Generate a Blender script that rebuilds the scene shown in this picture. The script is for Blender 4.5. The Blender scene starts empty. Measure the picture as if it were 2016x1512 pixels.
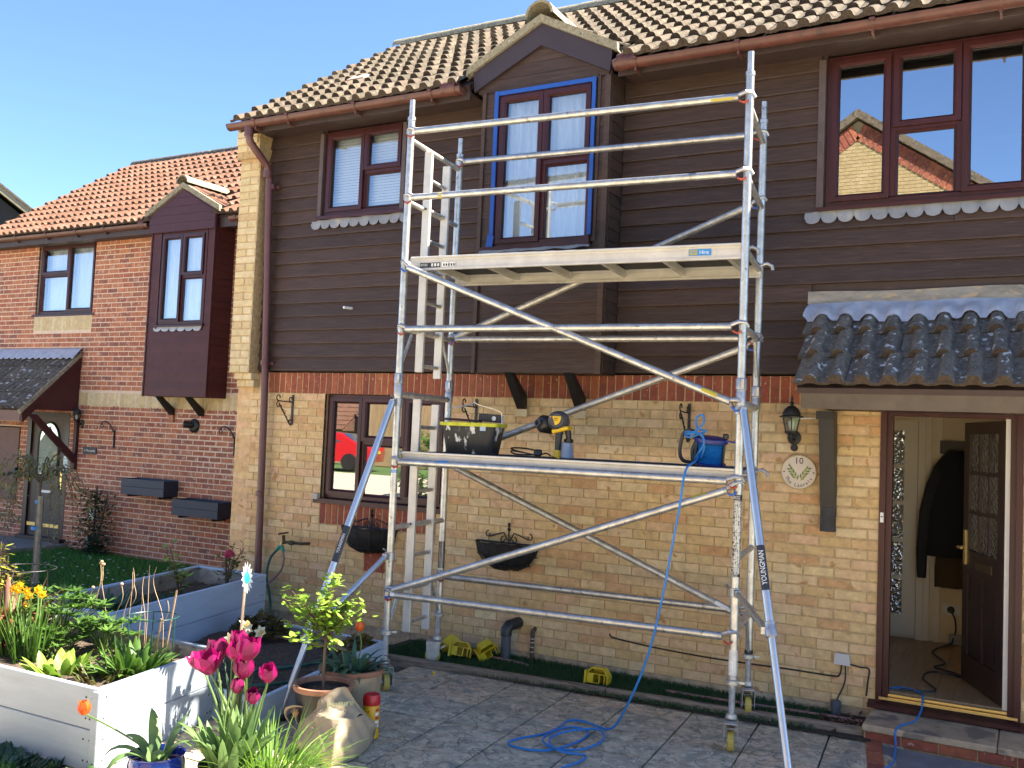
import bpy, bmesh, math, random
from mathutils import Vector, Matrix, Euler
R = math.radians
random.seed(7)
S = bpy.context.scene
COL = S.collection
# ---------------------------------------------------------------- camera
cam_d = bpy.data.cameras.new('camera'); cam = bpy.data.objects.new('camera', cam_d); COL.objects.link(cam)
cam_d.sensor_width = 36; cam_d.lens = 33.313; cam_d.clip_start = .05; cam_d.clip_end = 600
def cam_axes(yaw, pitch, roll):
    f = Vector((math.sin(yaw)*math.cos(pitch), math.cos(yaw)*math.cos(pitch), math.sin(pitch)))
    r0 = Vector((math.cos(yaw), -math.sin(yaw), 0)); u0 = r0.cross(f)
    r = math.cos(roll)*r0 - math.sin(roll)*u0; u = math.sin(roll)*r0 + math.cos(roll)*u0
    return r, u, f
_r, _u, _f = cam_axes(-.50354, .054184, -.042881)
_m = Matrix((_r, _u, -_f)).transposed().to_4x4(); _m.translation = Vector((6.8638, -7.2936, 1.9174))
cam.matrix_world = _m
S.camera = cam
S.render.resolution_x = 1024; S.render.resolution_y = 768
# ---------------------------------------------------------------- light
SUN_EL, SUN_AZ = R(48.5), R(56.5)          # azimuth measured from +Y (behind the house) towards +X
w = bpy.data.worlds.new('World'); S.world = w; w.use_nodes = True
nt = w.node_tree; nt.nodes.clear()
sky = nt.nodes.new('ShaderNodeTexSky'); sky.sky_type = 'NISHITA'; sky.sun_disc = False
sky.sun_elevation = SUN_EL; sky.sun_rotation = SUN_AZ
sky.altitude = 60; sky.air_density = .75; sky.dust_density = .0; sky.ozone_density = 5.5
bg = nt.nodes.new('ShaderNodeBackground'); bg.inputs['Strength'].default_value = .068
wo = nt.nodes.new('ShaderNodeOutputWorld')
nt.links.new(sky.outputs[0], bg.inputs[0]); nt.links.new(bg.outputs[0], wo.inputs[0])
sun_d = bpy.data.lights.new('sun', 'SUN'); sun = bpy.data.objects.new('sun', sun_d); COL.objects.link(sun)
sun_d.energy = 5; sun_d.angle = R(.5); sun_d.color = (1, .92, .79)
_s = Vector((math.cos(SUN_EL)*math.sin(SUN_AZ), math.cos(SUN_EL)*math.cos(SUN_AZ), math.sin(SUN_EL)))
sun.rotation_euler = _s.to_track_quat('Z', 'Y').to_euler(); sun.location = _s*60
S.render.engine = 'CYCLES'
S.view_settings.view_transform = 'Standard'; S.view_settings.look = 'None'
S.view_settings.exposure = 2.45; S.view_settings.gamma = 1; S.view_settings.use_curve_mapping = False
# ---------------------------------------------------------------- materials
MATS = {}
def mat(name, cols, rough=.7, metal=0, nscale=0, namt=.25, bump=0, bscale=60, stretch=(1,1,1), spots=None, spec=.5, trans=0, jitter=.0, coat=0, bdist=.01, edge_shade=None):
    """cols: list of colours, one is picked per piece; noise mottles it; spots=(scale, threshold, colour)"""
    if name in MATS: return MATS[name]
    m = bpy.data.materials.new(name); m.use_nodes = True; MATS[name] = m
    t = m.node_tree; N = t.nodes; L = t.links
    p = N['Principled BSDF']
    p.inputs['Roughness'].default_value = rough; p.inputs['Metallic'].default_value = metal
    p.inputs['Specular IOR Level'].default_value = spec
    if coat: p.inputs['Coat Weight'].default_value = coat; p.inputs['Coat Roughness'].default_value = .08
    if isinstance(cols, tuple): cols = [cols]
    geo = N.new('ShaderNodeNewGeometry')
    mp = N.new('ShaderNodeMapping'); mp.inputs['Scale'].default_value = stretch
    L.new(geo.outputs['Position'], mp.inputs['Vector'])
    if len(cols) > 1:
        oi = N.new('ShaderNodeObjectInfo')
        ad = N.new('ShaderNodeMath'); ad.operation = 'ADD'
        L.new(oi.outputs['Random'], ad.inputs[0]); L.new(geo.outputs['Random Per Island'], ad.inputs[1])
        fr = N.new('ShaderNodeMath'); fr.operation = 'FRACT'; L.new(ad.outputs[0], fr.inputs[0])
        rp = N.new('ShaderNodeValToRGB'); cr = rp.color_ramp; cr.interpolation = 'LINEAR'
        while len(cr.elements) < len(cols): cr.elements.new(.5)
        for i, c in enumerate(cols):
            cr.elements[i].position = i/(len(cols)-1); cr.elements[i].color = (*c, 1)
        L.new(fr.outputs[0], rp.inputs[0]); colo = rp.outputs[0]
    else:
        rgb = N.new('ShaderNodeRGB'); rgb.outputs[0].default_value = (*cols[0], 1); colo = rgb.outputs[0]
    if nscale:
        n = N.new('ShaderNodeTexNoise'); n.inputs['Scale'].default_value = nscale; n.inputs['Detail'].default_value = 6; n.inputs['Roughness'].default_value = .65
        L.new(mp.outputs[0], n.inputs['Vector'])
        mr = N.new('ShaderNodeMapRange'); mr.inputs[1].default_value = .3; mr.inputs[2].default_value = .7
        mr.inputs[3].default_value = 1-namt; mr.inputs[4].default_value = 1+namt
        L.new(n.outputs[0], mr.inputs[0])
        mx = N.new('ShaderNodeMix'); mx.data_type = 'RGBA'; mx.blend_type = 'MULTIPLY'; mx.inputs['Factor'].default_value = 1
        L.new(colo, mx.inputs['A']); L.new(mr.outputs[0], mx.inputs['B']); colo = mx.outputs['Result']
    if spots:
        for (sc, th, sc_col) in spots:
            n2 = N.new('ShaderNodeTexNoise'); n2.inputs['Scale'].default_value = sc; n2.inputs['Detail'].default_value = 3
            L.new(mp.outputs[0], n2.inputs['Vector'])
            m2 = N.new('ShaderNodeMapRange'); m2.inputs[1].default_value = th; m2.inputs[2].default_value = th+.05
            L.new(n2.outputs[0], m2.inputs[0])
            x2 = N.new('ShaderNodeMix'); x2.data_type = 'RGBA'
            L.new(m2.outputs[0], x2.inputs['Factor']); L.new(colo, x2.inputs['A']); x2.inputs['B'].default_value = (*sc_col, 1); colo = x2.outputs['Result']
    if edge_shade:                                   # thin dark contour lines: shade at riven edges put into the colour
        for (vs, vw, vc) in edge_shade:
            n3 = N.new('ShaderNodeTexNoise'); n3.inputs['Scale'].default_value = vs; n3.inputs['Detail'].default_value = 4; n3.inputs['Distortion'].default_value = .6
            L.new(mp.outputs[0], n3.inputs['Vector'])
            s1 = N.new('ShaderNodeMath'); s1.operation = 'SUBTRACT'; s1.inputs[1].default_value = .5; L.new(n3.outputs[0], s1.inputs[0])
            s2 = N.new('ShaderNodeMath'); s2.operation = 'ABSOLUTE'; L.new(s1.outputs[0], s2.inputs[0])
            s3 = N.new('ShaderNodeMapRange'); s3.inputs[1].default_value = vw*.3; s3.inputs[2].default_value = vw; s3.inputs[3].default_value = .8; s3.inputs[4].default_value = 0; L.new(s2.outputs[0], s3.inputs[0])
            x3 = N.new('ShaderNodeMix'); x3.data_type = 'RGBA'; L.new(s3.outputs[0], x3.inputs['Factor']); L.new(colo, x3.inputs['A']); x3.inputs['B'].default_value = (*vc, 1); colo = x3.outputs['Result']
    L.new(colo, p.inputs['Base Color'])
    if bump:
        nb = N.new('ShaderNodeTexNoise'); nb.inputs['Scale'].default_value = bscale; nb.inputs['Detail'].default_value = 5
        L.new(mp.outputs[0], nb.inputs['Vector'])
        b = N.new('ShaderNodeBump'); b.inputs['Strength'].default_value = bump; b.inputs['Distance'].default_value = bdist
        L.new(nb.outputs[0], b.inputs['Height']); L.new(b.outputs[0], p.inputs['Normal'])
    if trans:                                   # thin leaf: lets light through
        tr = N.new('ShaderNodeBsdfTranslucent'); L.new(colo, tr.inputs[0])
        ms = N.new('ShaderNodeMixShader'); ms.inputs[0].default_value = trans
        L.new(p.outputs[0], ms.inputs[1]); L.new(tr.outputs[0], ms.inputs[2]); L.new(ms.outputs[0], N['Material Output'].inputs[0])
    return m
def glass_mat(name, refl=.45, tint=(.85,.9,.9), rough=0.0, bump=0, bscale=90):
    if name in MATS: return MATS[name]
    m = bpy.data.materials.new(name); m.use_nodes = True; MATS[name] = m
    t = m.node_tree; N = t.nodes; L = t.links; N.remove(N['Principled BSDF'])
    tr = N.new('ShaderNodeBsdfTransparent'); tr.inputs[0].default_value = (*tint, 1)
    gl = N.new('ShaderNodeBsdfGlossy'); gl.inputs['Roughness'].default_value = rough; gl.inputs[0].default_value = (.95,.97,1,1)
    lw = N.new('ShaderNodeFresnel'); lw.inputs[0].default_value = 1.45
    mr = N.new('ShaderNodeMapRange'); mr.inputs[1].default_value = .03; mr.inputs[2].default_value = 1; mr.inputs[3].default_value = refl; mr.inputs[4].default_value = 1
    L.new(lw.outputs[0], mr.inputs[0])
    ms = N.new('ShaderNodeMixShader'); L.new(mr.outputs[0], ms.inputs[0]); L.new(tr.outputs[0], ms.inputs[1]); L.new(gl.outputs[0], ms.inputs[2])
    L.new(ms.outputs[0], N['Material Output'].inputs[0])
    if bump:
        g = N.new('ShaderNodeNewGeometry')
        nb = N.new('ShaderNodeTexVoronoi'); nb.inputs['Scale'].default_value = bscale; nb.feature = 'SMOOTH_F1'; L.new(g.outputs['Position'], nb.inputs['Vector'])
        b = N.new('ShaderNodeBump'); b.inputs['Strength'].default_value = bump; b.inputs['Distance'].default_value = .02
        L.new(nb.outputs[0], b.inputs['Height']); L.new(b.outputs[0], gl.inputs['Normal'])
    return m
# ---------------------------------------------------------------- mesh helpers
WL = {}                                          # world position of each object's origin
class B:
    """collects shapes in world metres, then links them as one mesh object"""
    def __init__(s): s.v = []; s.f = []
    def add(s, vs, fs):
        o = len(s.v); s.v += [tuple(v) for v in vs]; s.f += [tuple(i+o for i in f) for f in fs]; return s
    def box(s, x0, x1, y0, y1, z0, z1):
        vs = [(x0,y0,z0),(x1,y0,z0),(x1,y1,z0),(x0,y1,z0),(x0,y0,z1),(x1,y0,z1),(x1,y1,z1),(x0,y1,z1)]
        return s.add(vs, [(3,2,1,0),(4,5,6,7),(0,1,5,4),(1,2,6,5),(2,3,7,6),(3,0,4,7)])
    def obox(s, c, size, m=None, ch=0):
        """box of a size about c, turned by the 3x3 matrix m, with chamfer ch on its vertical-axis faces"""
        m = m or Matrix.Identity(3); c = Vector(c); a, b, d = [q/2 for q in size]
        if not ch:
            vs = [(x,y,z) for z in (-d,d) for x,y in ((-a,-b),(a,-b),(a,b),(-a,b))]
            return s.add([c+m@Vector(v) for v in vs], [(3,2,1,0),(4,5,6,7),(0,1,5,4),(1,2,6,5),(2,3,7,6),(3,0,4,7)])
        vs = []
        for z, k in ((-d,ch),(-d+ch,0),(d-ch,0),(d,ch)):
            e = ch
            vs += [(x,y,z) for x,y in ((-a+k+e,-b+k),(a-k-e,-b+k),(a-k,-b+k+e),(a-k,b-k-e),(a-k-e,b-k),(-a+k+e,b-k),(-a+k,b-k-e),(-a+k,-b+k+e))]
        fs = [tuple(range(7,-1,-1)), tuple(range(24,32))]
        for l in range(3):
            for i in range(8): fs.append((l*8+i, l*8+(i+1)%8, l*8+8+(i+1)%8, l*8+8+i))
        return s.add([c+m@Vector(v) for v in vs], fs)
    def tube(s, pts, r, n=8, close=False, caps=True, flat=1):
        pts = [Vector(p) for p in pts]; rs = r if isinstance(r, (list, tuple)) else [r]*len(pts)
        up = None; o = len(s.v); k = len(pts)
        for i, p in enumerate(pts):
            if close: d = pts[(i+1) % k]-pts[i-1]
            else: d = pts[min(i+1, k-1)]-pts[max(i-1, 0)]
            d.normalize()
            if up is None:
                up = d.orthogonal().normalized()
            up = (up-d*up.dot(d))
            up = up.normalized() if up.length > 1e-6 else d.orthogonal().normalized()
            sd = d.cross(up)
            for j in range(n):
                a = 2*math.pi*j/n; s.v.append(tuple(p+rs[i]*(math.cos(a)*up*flat+math.sin(a)*sd)))
        for i in range(k if close else k-1):
            for j in range(n):
                a = o+i*n; b = o+((i+1) % k)*n
                s.f.append((a+j, a+(j+1) % n, b+(j+1) % n, b+j))
        if caps and not close:
            s.f.append(tuple(o+j for j in range(n-1, -1, -1))); s.f.append(tuple(o+(k-1)*n+j for j in range(n)))
        return s
    def lathe(s, prof, c, n=20, axis=(0,0,1), capb=True, capt=False):
        ax = Vector(axis).normalized(); e = ax.orthogonal().normalized(); g = ax.cross(e); c = Vector(c); o = len(s.v)
        for r, h in prof:
            for j in range(n):
                a = 2*math.pi*j/n; s.v.append(tuple(c+ax*h+r*(math.cos(a)*e+math.sin(a)*g)))
        for i in range(len(prof)-1):
            for j in range(n): s.f.append((o+i*n+j, o+i*n+(j+1) % n, o+(i+1)*n+(j+1) % n, o+(i+1)*n+j))
        if capb: s.f.append(tuple(o+j for j in range(n-1, -1, -1)))
        if capt: s.f.append(tuple(o+(len(prof)-1)*n+j for j in range(n)))
        return s
    def prism(s, poly, vec):
        """closed polygon (3-D points) extruded along vec"""
        n = len(poly); vec = Vector(vec); p = [Vector(q) for q in poly]
        return s.add(p+[q+vec for q in p], [tuple(range(n-1,-1,-1)), tuple(range(n,2*n))]+[(i,(i+1)%n,n+(i+1)%n,n+i) for i in range(n)])
    def ring(s, x0, x1, z0, z1, y0, y1, wd, ch=.012):
        """rectangular frame in the XZ plane: front y0, back y1, bar width wd, sloped inner edge"""
        L = []
        for (i, y) in ((0,y1),(0,y0),(wd-ch,y0),(wd,y0+ch),(wd,y1)):
            L += [(x0+i,y,z0+i),(x1-i,y,z0+i),(x1-i,y,z1-i),(x0+i,y,z1-i)]
        fs = []
        for l in range(5):
            a = l*4; b = ((l+1) % 5)*4
            for i in range(4): fs.append((a+i, a+(i+1)%4, b+(i+1)%4, b+i))
        return s.add(L, fs)
    def build(s, name, material, parent=None, smooth=False, origin=None, kind=None, label=None):
        me = bpy.data.meshes.new(name); 
        if origin is None:
            xs, ys, zs = zip(*s.v); origin = ((min(xs)+max(xs))/2, (min(ys)+max(ys))/2, min(zs))
        o0 = Vector(origin)
        me.from_pydata([tuple(Vector(v)-o0) for v in s.v], [], s.f); me.update()
        if smooth:
            me.polygons.foreach_set('use_smooth', [True]*len(me.polygons))
            try: me.set_sharp_from_angle(angle=R(40))
            except Exception: pass
        me.materials.append(material)
        return place(bpy.data.objects.new(name, me), o0, parent, kind, label)
def place(o, pos, parent=None, kind=None, label=None):
    COL.objects.link(o); pos = Vector(pos); WL[o.name] = pos
    if parent is not None: o.parent = parent; o.location = pos-WL[parent.name]
    else: o.location = pos
    if kind: o['kind'] = kind
    if label: o['label'] = label
    return o
def inst(name, mesh, pos, parent=None, rot=None, scale=None, label=None):
    o = bpy.data.objects.new(name, mesh); place(o, pos, parent, None, label)
    if rot: o.rotation_euler = rot
    if scale: o.scale = scale
    return o
def meshof(b, name, material, smooth=False):
    me = bpy.data.meshes.new(name); me.from_pydata([tuple(v) for v in b.v], [], b.f); me.materials.append(material); me.update()
    if smooth:
        me.polygons.foreach_set('use_smooth', [True]*len(me.polygons))
        try: me.set_sharp_from_angle(angle=R(50))
        except Exception: pass
    return me
def tag(o, label, cat, group=None):
    o['label'] = label; o['category'] = cat
    if group: o['group'] = group
    return o
def thing(name, label, cat, loc, group=None):
    return tag(place(bpy.data.objects.new(name, None), loc), label, cat, group)
def dup(root, loc, rotz=0, label=None, scale=None):
    def cp(o, par):
        c = o.copy(); COL.objects.link(c); c.parent = par
        for ch in o.children: cp(ch, c)
        return c
    r = cp(root, None); r.location = loc; r.rotation_euler = (0,0,rotz); WL[r.name] = Vector(loc)
    if scale: r.scale = (scale,)*3
    if label: r['label'] = label
    return r
def text(name, s, size, pos, m3, material, parent=None, align='CENTER', extrude=.0006, squeeze=1):
    """lettering as a thin mesh: m3 columns are right, up and outward"""
    cu = bpy.data.curves.new(name, 'FONT'); cu.body = s; cu.size = size; cu.align_x = align; cu.align_y = 'CENTER'; cu.extrude = extrude; cu.resolution_u = 2
    tmp = bpy.data.objects.new(name, cu); COL.objects.link(tmp)
    bpy.context.view_layer.update()
    me = bpy.data.meshes.new_from_object(tmp.evaluated_get(bpy.context.evaluated_depsgraph_get()))
    bpy.data.objects.remove(tmp); bpy.data.curves.remove(cu)
    me.transform(m3.to_4x4() @ Matrix.Diagonal((squeeze,1,1,1))); me.materials.clear(); me.materials.append(material); me.name = name
    return place(bpy.data.objects.new(name, me), pos, parent)
FRONT = Matrix(((1,0,0),(0,0,-1),(0,1,0)))        # right = +X, up = +Z, outward = -Y
def brick_mesh(l, h, material, d=.05, seed=0, ch=.005, name='brick'):
    """brick face towards -Y with worn, slightly uneven arrises; origin at its centre on the wall face"""
    rn = random.Random(seed); j = lambda k=.002: rn.uniform(-k, k); vs = []
    for y, i in ((d,0),(ch,0),(0,ch)):
        vs += [(-l/2+i+j(), y+j(.001), -h/2+i+j()),(l/2-i+j(), y+j(.001), -h/2+i+j()),(l/2-i+j(), y+j(.001), h/2-i+j()),(-l/2+i+j(), y+j(.001), h/2-i+j())]
    fs = [(8,9,10,11)]
    for a in (0,4):
        for i in range(4): fs.append((a+i, a+(i+1)%4, a+4+(i+1)%4, a+4+i))
    b = B(); b.add(vs, fs); return meshof(b, name, material)
def brick_wall(parent, x0, x1, z0, z1, y, material, holes, offs=0, name='brick', limit=300, ref=None, depth=.05, bl=.215, bh=.065, jt=.010, zjit=0):
    """stretcher bond; the bricks that show largest are objects sharing meshes, the rest one part"""
    cx, cz = bl+jt, bh+jt; ms = [brick_mesh(bl, bh, material, depth, s, name=name) for s in range(5)]; mh = {}
    jobs = []; k = 0
    nrow = int(round((z1-z0)/cz))
    for i in range(nrow):
        zc = z1-cz*(i+.5); sh = (offs if i % 2 else offs+cx/2) % cx
        x = x0+sh-cx
        while x < x1:
            a, b = max(x, x0), min(x+cx, x1)
            segs = [(a+jt/2, b-jt/2)]
            for (hx0, hx1, hz0, hz1) in holes:
                if hz0 < zc < hz1:
                    ns = []
                    for (p, q) in segs:
                        if q <= hx0 or p >= hx1: ns.append((p, q)); continue
                        if p < hx0: ns.append((p, hx0))
                        if q > hx1: ns.append((hx1, q))
                    segs = ns
            for (p, q) in segs:
                if q-p > .025: jobs.append(((p+q)/2, zc, q-p))
            x += cx
    ref = ref or Vector((6.86,-7.29,1.9))
    jobs.sort(key=lambda t: (Vector((t[0],y,t[1]))-ref).length)
    rest = B()
    for n, (xc, zc, l) in enumerate(jobs):
        jy = random.uniform(-.0015,.0015)
        if n < limit:
            if abs(l-bl) < .004: me = random.choice(ms)
            else:
                key = round(l, 3)
                if key not in mh: mh[key] = brick_mesh(l, bh, material, depth, len(mh)+9, name=name)
                me = mh[key]
            inst(name, me, (xc, y+jy, zc), parent)
        else:
            rest.add([(xc-l/2,y+jy,zc-bh/2),(xc+l/2,y+jy,zc-bh/2),(xc+l/2,y+jy,zc+bh/2),(xc-l/2,y+jy,zc+bh/2),
                      (xc-l/2,y+.03,zc-bh/2),(xc+l/2,y+.03,zc-bh/2),(xc+l/2,y+.03,zc+bh/2),(xc-l/2,y+.03,zc+bh/2)],
                     [(0,1,2,3),(0,4,5,1),(1,5,6,2),(2,6,7,3),(3,7,4,0)])
    if rest.v: rest.build('brickwork', material, parent, kind='stuff')
def wall_panels(b, x0, x1, z0, z1, y0, y1, holes):
    """solid wall as butted boxes round the openings"""
    xs = sorted({x0,x1,*[min(max(h[i],x0),x1) for h in holes for i in (0,1)]})
    for a, c in zip(xs, xs[1:]):
        if c-a < 1e-4: continue
        m = (a+c)/2; cuts = sorted([(max(h[2],z0),min(h[3],z1)) for h in holes if h[0] < m < h[1]])
        z = z0
        for (p, q) in cuts:
            if p > z: b.box(a,c,y0,y1,z,p)
            z = max(z, q)
        if z < z1: b.box(a,c,y0,y1,z,z1)
    return b
# ---------------------------------------------------------------- shared materials
YB = mat('buff brick', [(.60,.42,.20),(.55,.37,.17),(.63,.47,.245),(.60,.38,.215),(.65,.50,.28),(.53,.30,.14),(.62,.45,.22)], .9, nscale=14, namt=.22, bump=.35, bscale=120, bdist=.004, spots=[(9,.64,(.42,.23,.09)),(30,.67,(.62,.52,.36))])
RB = mat('red brick', [(.40,.14,.075),(.31,.105,.065),(.45,.17,.085),(.22,.09,.068),(.46,.19,.10),(.36,.135,.078),(.27,.105,.078)], .9, nscale=11, namt=.3, bump=.3, bscale=120, bdist=.004, spots=[(16,.60,(.46,.27,.19))])
SB = mat('soldier brick', [(.27,.07,.035),(.22,.055,.035),(.33,.10,.045),(.19,.05,.032),(.29,.08,.04)], .9, nscale=16, namt=.3, bump=.35, bscale=90, bdist=.004, spots=[(26,.64,(.42,.22,.15))])
CB = mat('cream brick', [(.58,.47,.27),(.54,.42,.22),(.62,.52,.33),(.50,.36,.19)], .9, nscale=14, namt=.18, bump=.3, bscale=120, bdist=.004)
MY = mat('brown mortar', (.44,.31,.16), .95, nscale=25, namt=.3, bump=.4, bscale=180, bdist=.004)
MR = mat('pale mortar', (.66,.51,.38), .95, nscale=25, namt=.15, bump=.4, bscale=180, bdist=.004)
CLAD = mat('brown stained board', [(.056,.033,.027),(.045,.028,.024),(.066,.040,.031),(.050,.031,.027)], .62, nscale=7, namt=.35, bump=.25, bscale=14, stretch=(.6,8,9), spots=[(10,.66,(.085,.062,.054))], spec=.35)
TRIM = mat('brown painted timber', [(.045,.028,.026),(.05,.031,.028)], .55, nscale=10, namt=.2, bump=.1, bscale=30, spec=.4)
BEIGE = mat('weathered fascia paint', (.105,.078,.052), .8, nscale=8, namt=.2, bump=.15, bscale=60, spots=[(34,.74,(.05,.035,.025))])
PVC = mat('rosewood plastic', (.046,.0105,.0115), .38, nscale=9, namt=.25, stretch=(1,1,.2), spec=.35)
GUT = mat('brown gutter plastic', (.105,.038,.028), .45, nscale=12, namt=.25, spec=.5, spots=[(14,.62,(.06,.026,.022))])
DPIPE = mat('brown pipe plastic', (.115,.045,.045), .4, nscale=5, namt=.15, spec=.5)
GAS = mat('black gasket', (.012,.01,.01), .5)
BLK = mat('black stained post', (.012,.011,.011), .45, nscale=15, namt=.3, bump=.1)
IRON = mat('black iron', (.014,.014,.015), .5, bump=.2, bscale=200)
LEAD = mat('lead sheet', (.25,.25,.255), .42, .0, nscale=6, namt=.25, bump=.2, bscale=18, spots=[(6,.62,(.36,.34,.30)),(10,.7,(.2,.2,.21))], spec=.8)
LEADB = mat('bright lead sheet', (.44,.46,.52), .5, 0, nscale=9, namt=.22, bump=.25, bscale=16, spec=.7)
TILE = mat('brown concrete tile', [(.125,.102,.075),(.11,.09,.066),(.145,.117,.085),(.13,.098,.073),(.10,.085,.064)], .95, nscale=18, namt=.3, bump=.5, bscale=150, bdist=.004, spots=[(28,.62,(.21,.18,.14)),(13,.58,(.075,.06,.045))], spec=.1)
TILEN = mat('terracotta concrete tile', [(.19,.095,.062),(.165,.085,.056),(.21,.112,.077),(.175,.092,.063)], .95, nscale=18, namt=.25, bump=.5, bscale=150, bdist=.004, spots=[(24,.63,(.28,.20,.155)),(9,.58,(.125,.07,.05))], spec=.1)
TILEC = mat('dark lichened tile', [(.14,.122,.10),(.115,.10,.085),(.16,.138,.112)], .9, nscale=30, namt=.4, bump=.5, bscale=120, bdist=.004, stretch=(1,.6,1), spots=[(17,.615,(.5,.5,.5)),(40,.60,(.2,.19,.18))], spec=.2)
NOSE = mat('mossy tile edge', (.055,.038,.026), .95, nscale=40, namt=.5, bump=.6, bscale=120)
VERGE = mat('verge mortar', (.27,.235,.16), .95, nscale=30, namt=.35, bump=.6, bscale=70, spots=[(22,.6,(.16,.14,.10)),(50,.66,(.5,.48,.42))])
GLASS = glass_mat('window glass', .5)
GLASS2 = glass_mat('lamp glass', .10)
OBSC = glass_mat('obscured glass', .5, (.5,.55,.52), .05, bump=1, bscale=38)
WHITE = mat('white paint', (.78,.77,.74), .5, nscale=10, namt=.05)
BLIND = mat('white blind', (.82,.84,.88), .7)
NET = mat('white net curtain', (.76,.80,.88), .9, nscale=5, namt=.12, stretch=(8,1,.3))
DARKROOM = mat('dim room', (.10,.085,.07), .9)
TAPE = mat('blue masking tape', (.008,.075,.36), .6, nscale=30, namt=.15, bump=.3, bscale=40)
BRASS = mat('brass', (.80,.60,.24), .3, .85)
GLASSP = glass_mat('curtained glass', .26)
def window(parent, x0, x1, z0, z1, y, mull, lights, sill=None, depth=.07, fw=.046, backing=None, glass=GLASS, bset=.09, sillm=None):
    """outer frame, mullions, opening sashes and panes; lights: (x0,x1,z0,z1,sash?)"""
    b = B(); b.ring(x0,x1,z0,z1,y,y+depth,fw)
    for (a0,a1,c0,c1) in mull: b.box(a0,a1,y+.006,y+depth-.004,c0,c1)
    wn = b.build('window', PVC, parent)
    for (a0,a1,c0,c1,s) in lights:
        if s:
            sb = B(); sb.ring(a0,a1,c0,c1,y-.018,y+.045,.050,.014); sb.build('sash', PVC, wn)
            i = .049; yy = y+.018
        else:
            gb = B(); gb.ring(a0,a1,c0,c1,y+.014,y+.05,.022,.014); gb.build('glazing_bead', PVC, wn); i = .02; yy = y+.03
        gk = B(); gk.ring(a0+i-.006,a1-i+.006,c0+i-.006,c1-i+.006,yy-.004,yy-.001,.013,.001); gk.build('gasket', GAS, wn)
        p = B(); p.add([(a0+i-.004,yy,c0+i-.004),(a1-i+.004,yy,c0+i-.004),(a1-i+.004,yy,c1-i+.004),(a0+i-.004,yy,c1-i+.004)], [(0,1,2,3)]); p.build('pane', glass, wn)
    if backing == 'blind':
        bl = B(); n = int((z1-z0)/.028)
        for i in range(n):
            zz = z0+.03+i*.028; bl.add([(x0+.04,y+bset+.012,zz),(x1-.04,y+bset+.012,zz),(x1-.04,y+bset,zz+.021),(x0+.04,y+bset,zz+.021)], [(0,1,2,3)])
        bl.build('venetian_blind', BLIND, wn)
    elif backing == 'net':
        bl = B(); n = 46; vs = []
        for i in range(n+1):
            xx = x0+.03+(x1-x0-.06)*i/n; yy = y+bset+.012*math.sin(i*1.7)+.006*math.sin(i*.6)
            vs += [(xx,yy,z0+.02),(xx,yy,z1-.02)]
        bl.add(vs, [(2*i,2*i+2,2*i+3,2*i+1) for i in range(n)]); bl.build('net_curtain', NET, wn, smooth=True)
    if sill:
        sx0,sx1,sd,sh = sill; q = B(); q.prism([(sx0,y+.03,z0),(sx0,y-sd,z0-.012),(sx0,y-sd,z0-.012-sh),(sx0,y+.03,z0-sh)], (sx1-sx0,0,0)); q.build('sill', sillm or PVC, wn)
    return wn
def scallop(parent, x0, x1, z0, z1, y, n, material, name='lead_apron'):
    """lead flashing with a scalloped lower edge, dressed over the boards"""
    b = B(); top = []; bot = []; w_ = (x1-x0)/n; k = 8
    for i in range(n*k+1):
        t = i/k; x = x0+w_*t; f = abs((t % 1)-.5)*2; f = min(f, 1)
        zz = z0+(z1-z0)*.48*(1-math.sqrt(max(0, 1-f*f)))
        top.append((x, y+.02+.004*math.sin(x*31), z1+.004*math.sin(x*17))); bot.append((x, y-.004+.004*math.sin(x*23), zz))
    m = len(top); vs = top+bot+[(p[0],p[1]+.006,p[2]) for p in bot]
    b.add(vs, [(i+m,i+m+1,i+1,i) for i in range(m-1)]+[(i+2*m,i+2*m+1,i+m+1,i+m) for i in range(m-1)])
    return b.build(name, material, parent, smooth=True)
def boards(parent, x0, x1, z0, z1, y, holes, pitch=.137, material=CLAD, thick=.034, skew=0, limit=999):
    """feather-edged boards, each run between openings its own piece"""
    n = int(round((z1-z0)/pitch)); pitch = (z1-z0)/n
    for i in range(n):
        a, c = z0+i*pitch, z0+(i+1)*pitch; m = (a+c)/2; segs = [(x0,x1)]
        for h in holes:
            if h[2] < m < h[3]:
                ns = []
                for p,q in segs:
                    if q <= h[0] or p >= h[1]: ns.append((p,q)); continue
                    if p < h[0]: ns.append((p,h[0]))
                    if q > h[1]: ns.append((h[1],q))
                segs = ns
        for p,q in segs:
            if q-p < .02: continue
            cuts = [p]
            if q-p > 4: cuts.append(p+(q-p)*random.uniform(.35,.65))
            cuts.append(q)
            for s0,s1 in zip(cuts,cuts[1:]):
                t = thick+random.uniform(-.003,.003); dz = random.uniform(-.002,.002); e = .0015
                b = B(); b.prism([(s0+e,y,a+dz),(s0+e,y-t,a+dz),(s0+e,y-t-.001,a+dz+.012),(s0+e,y-.007,c+.012),(s0+e,y,c+.012)], (s1-s0-2*e,0,0))
                b.build('cladding_board', material, parent)
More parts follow.
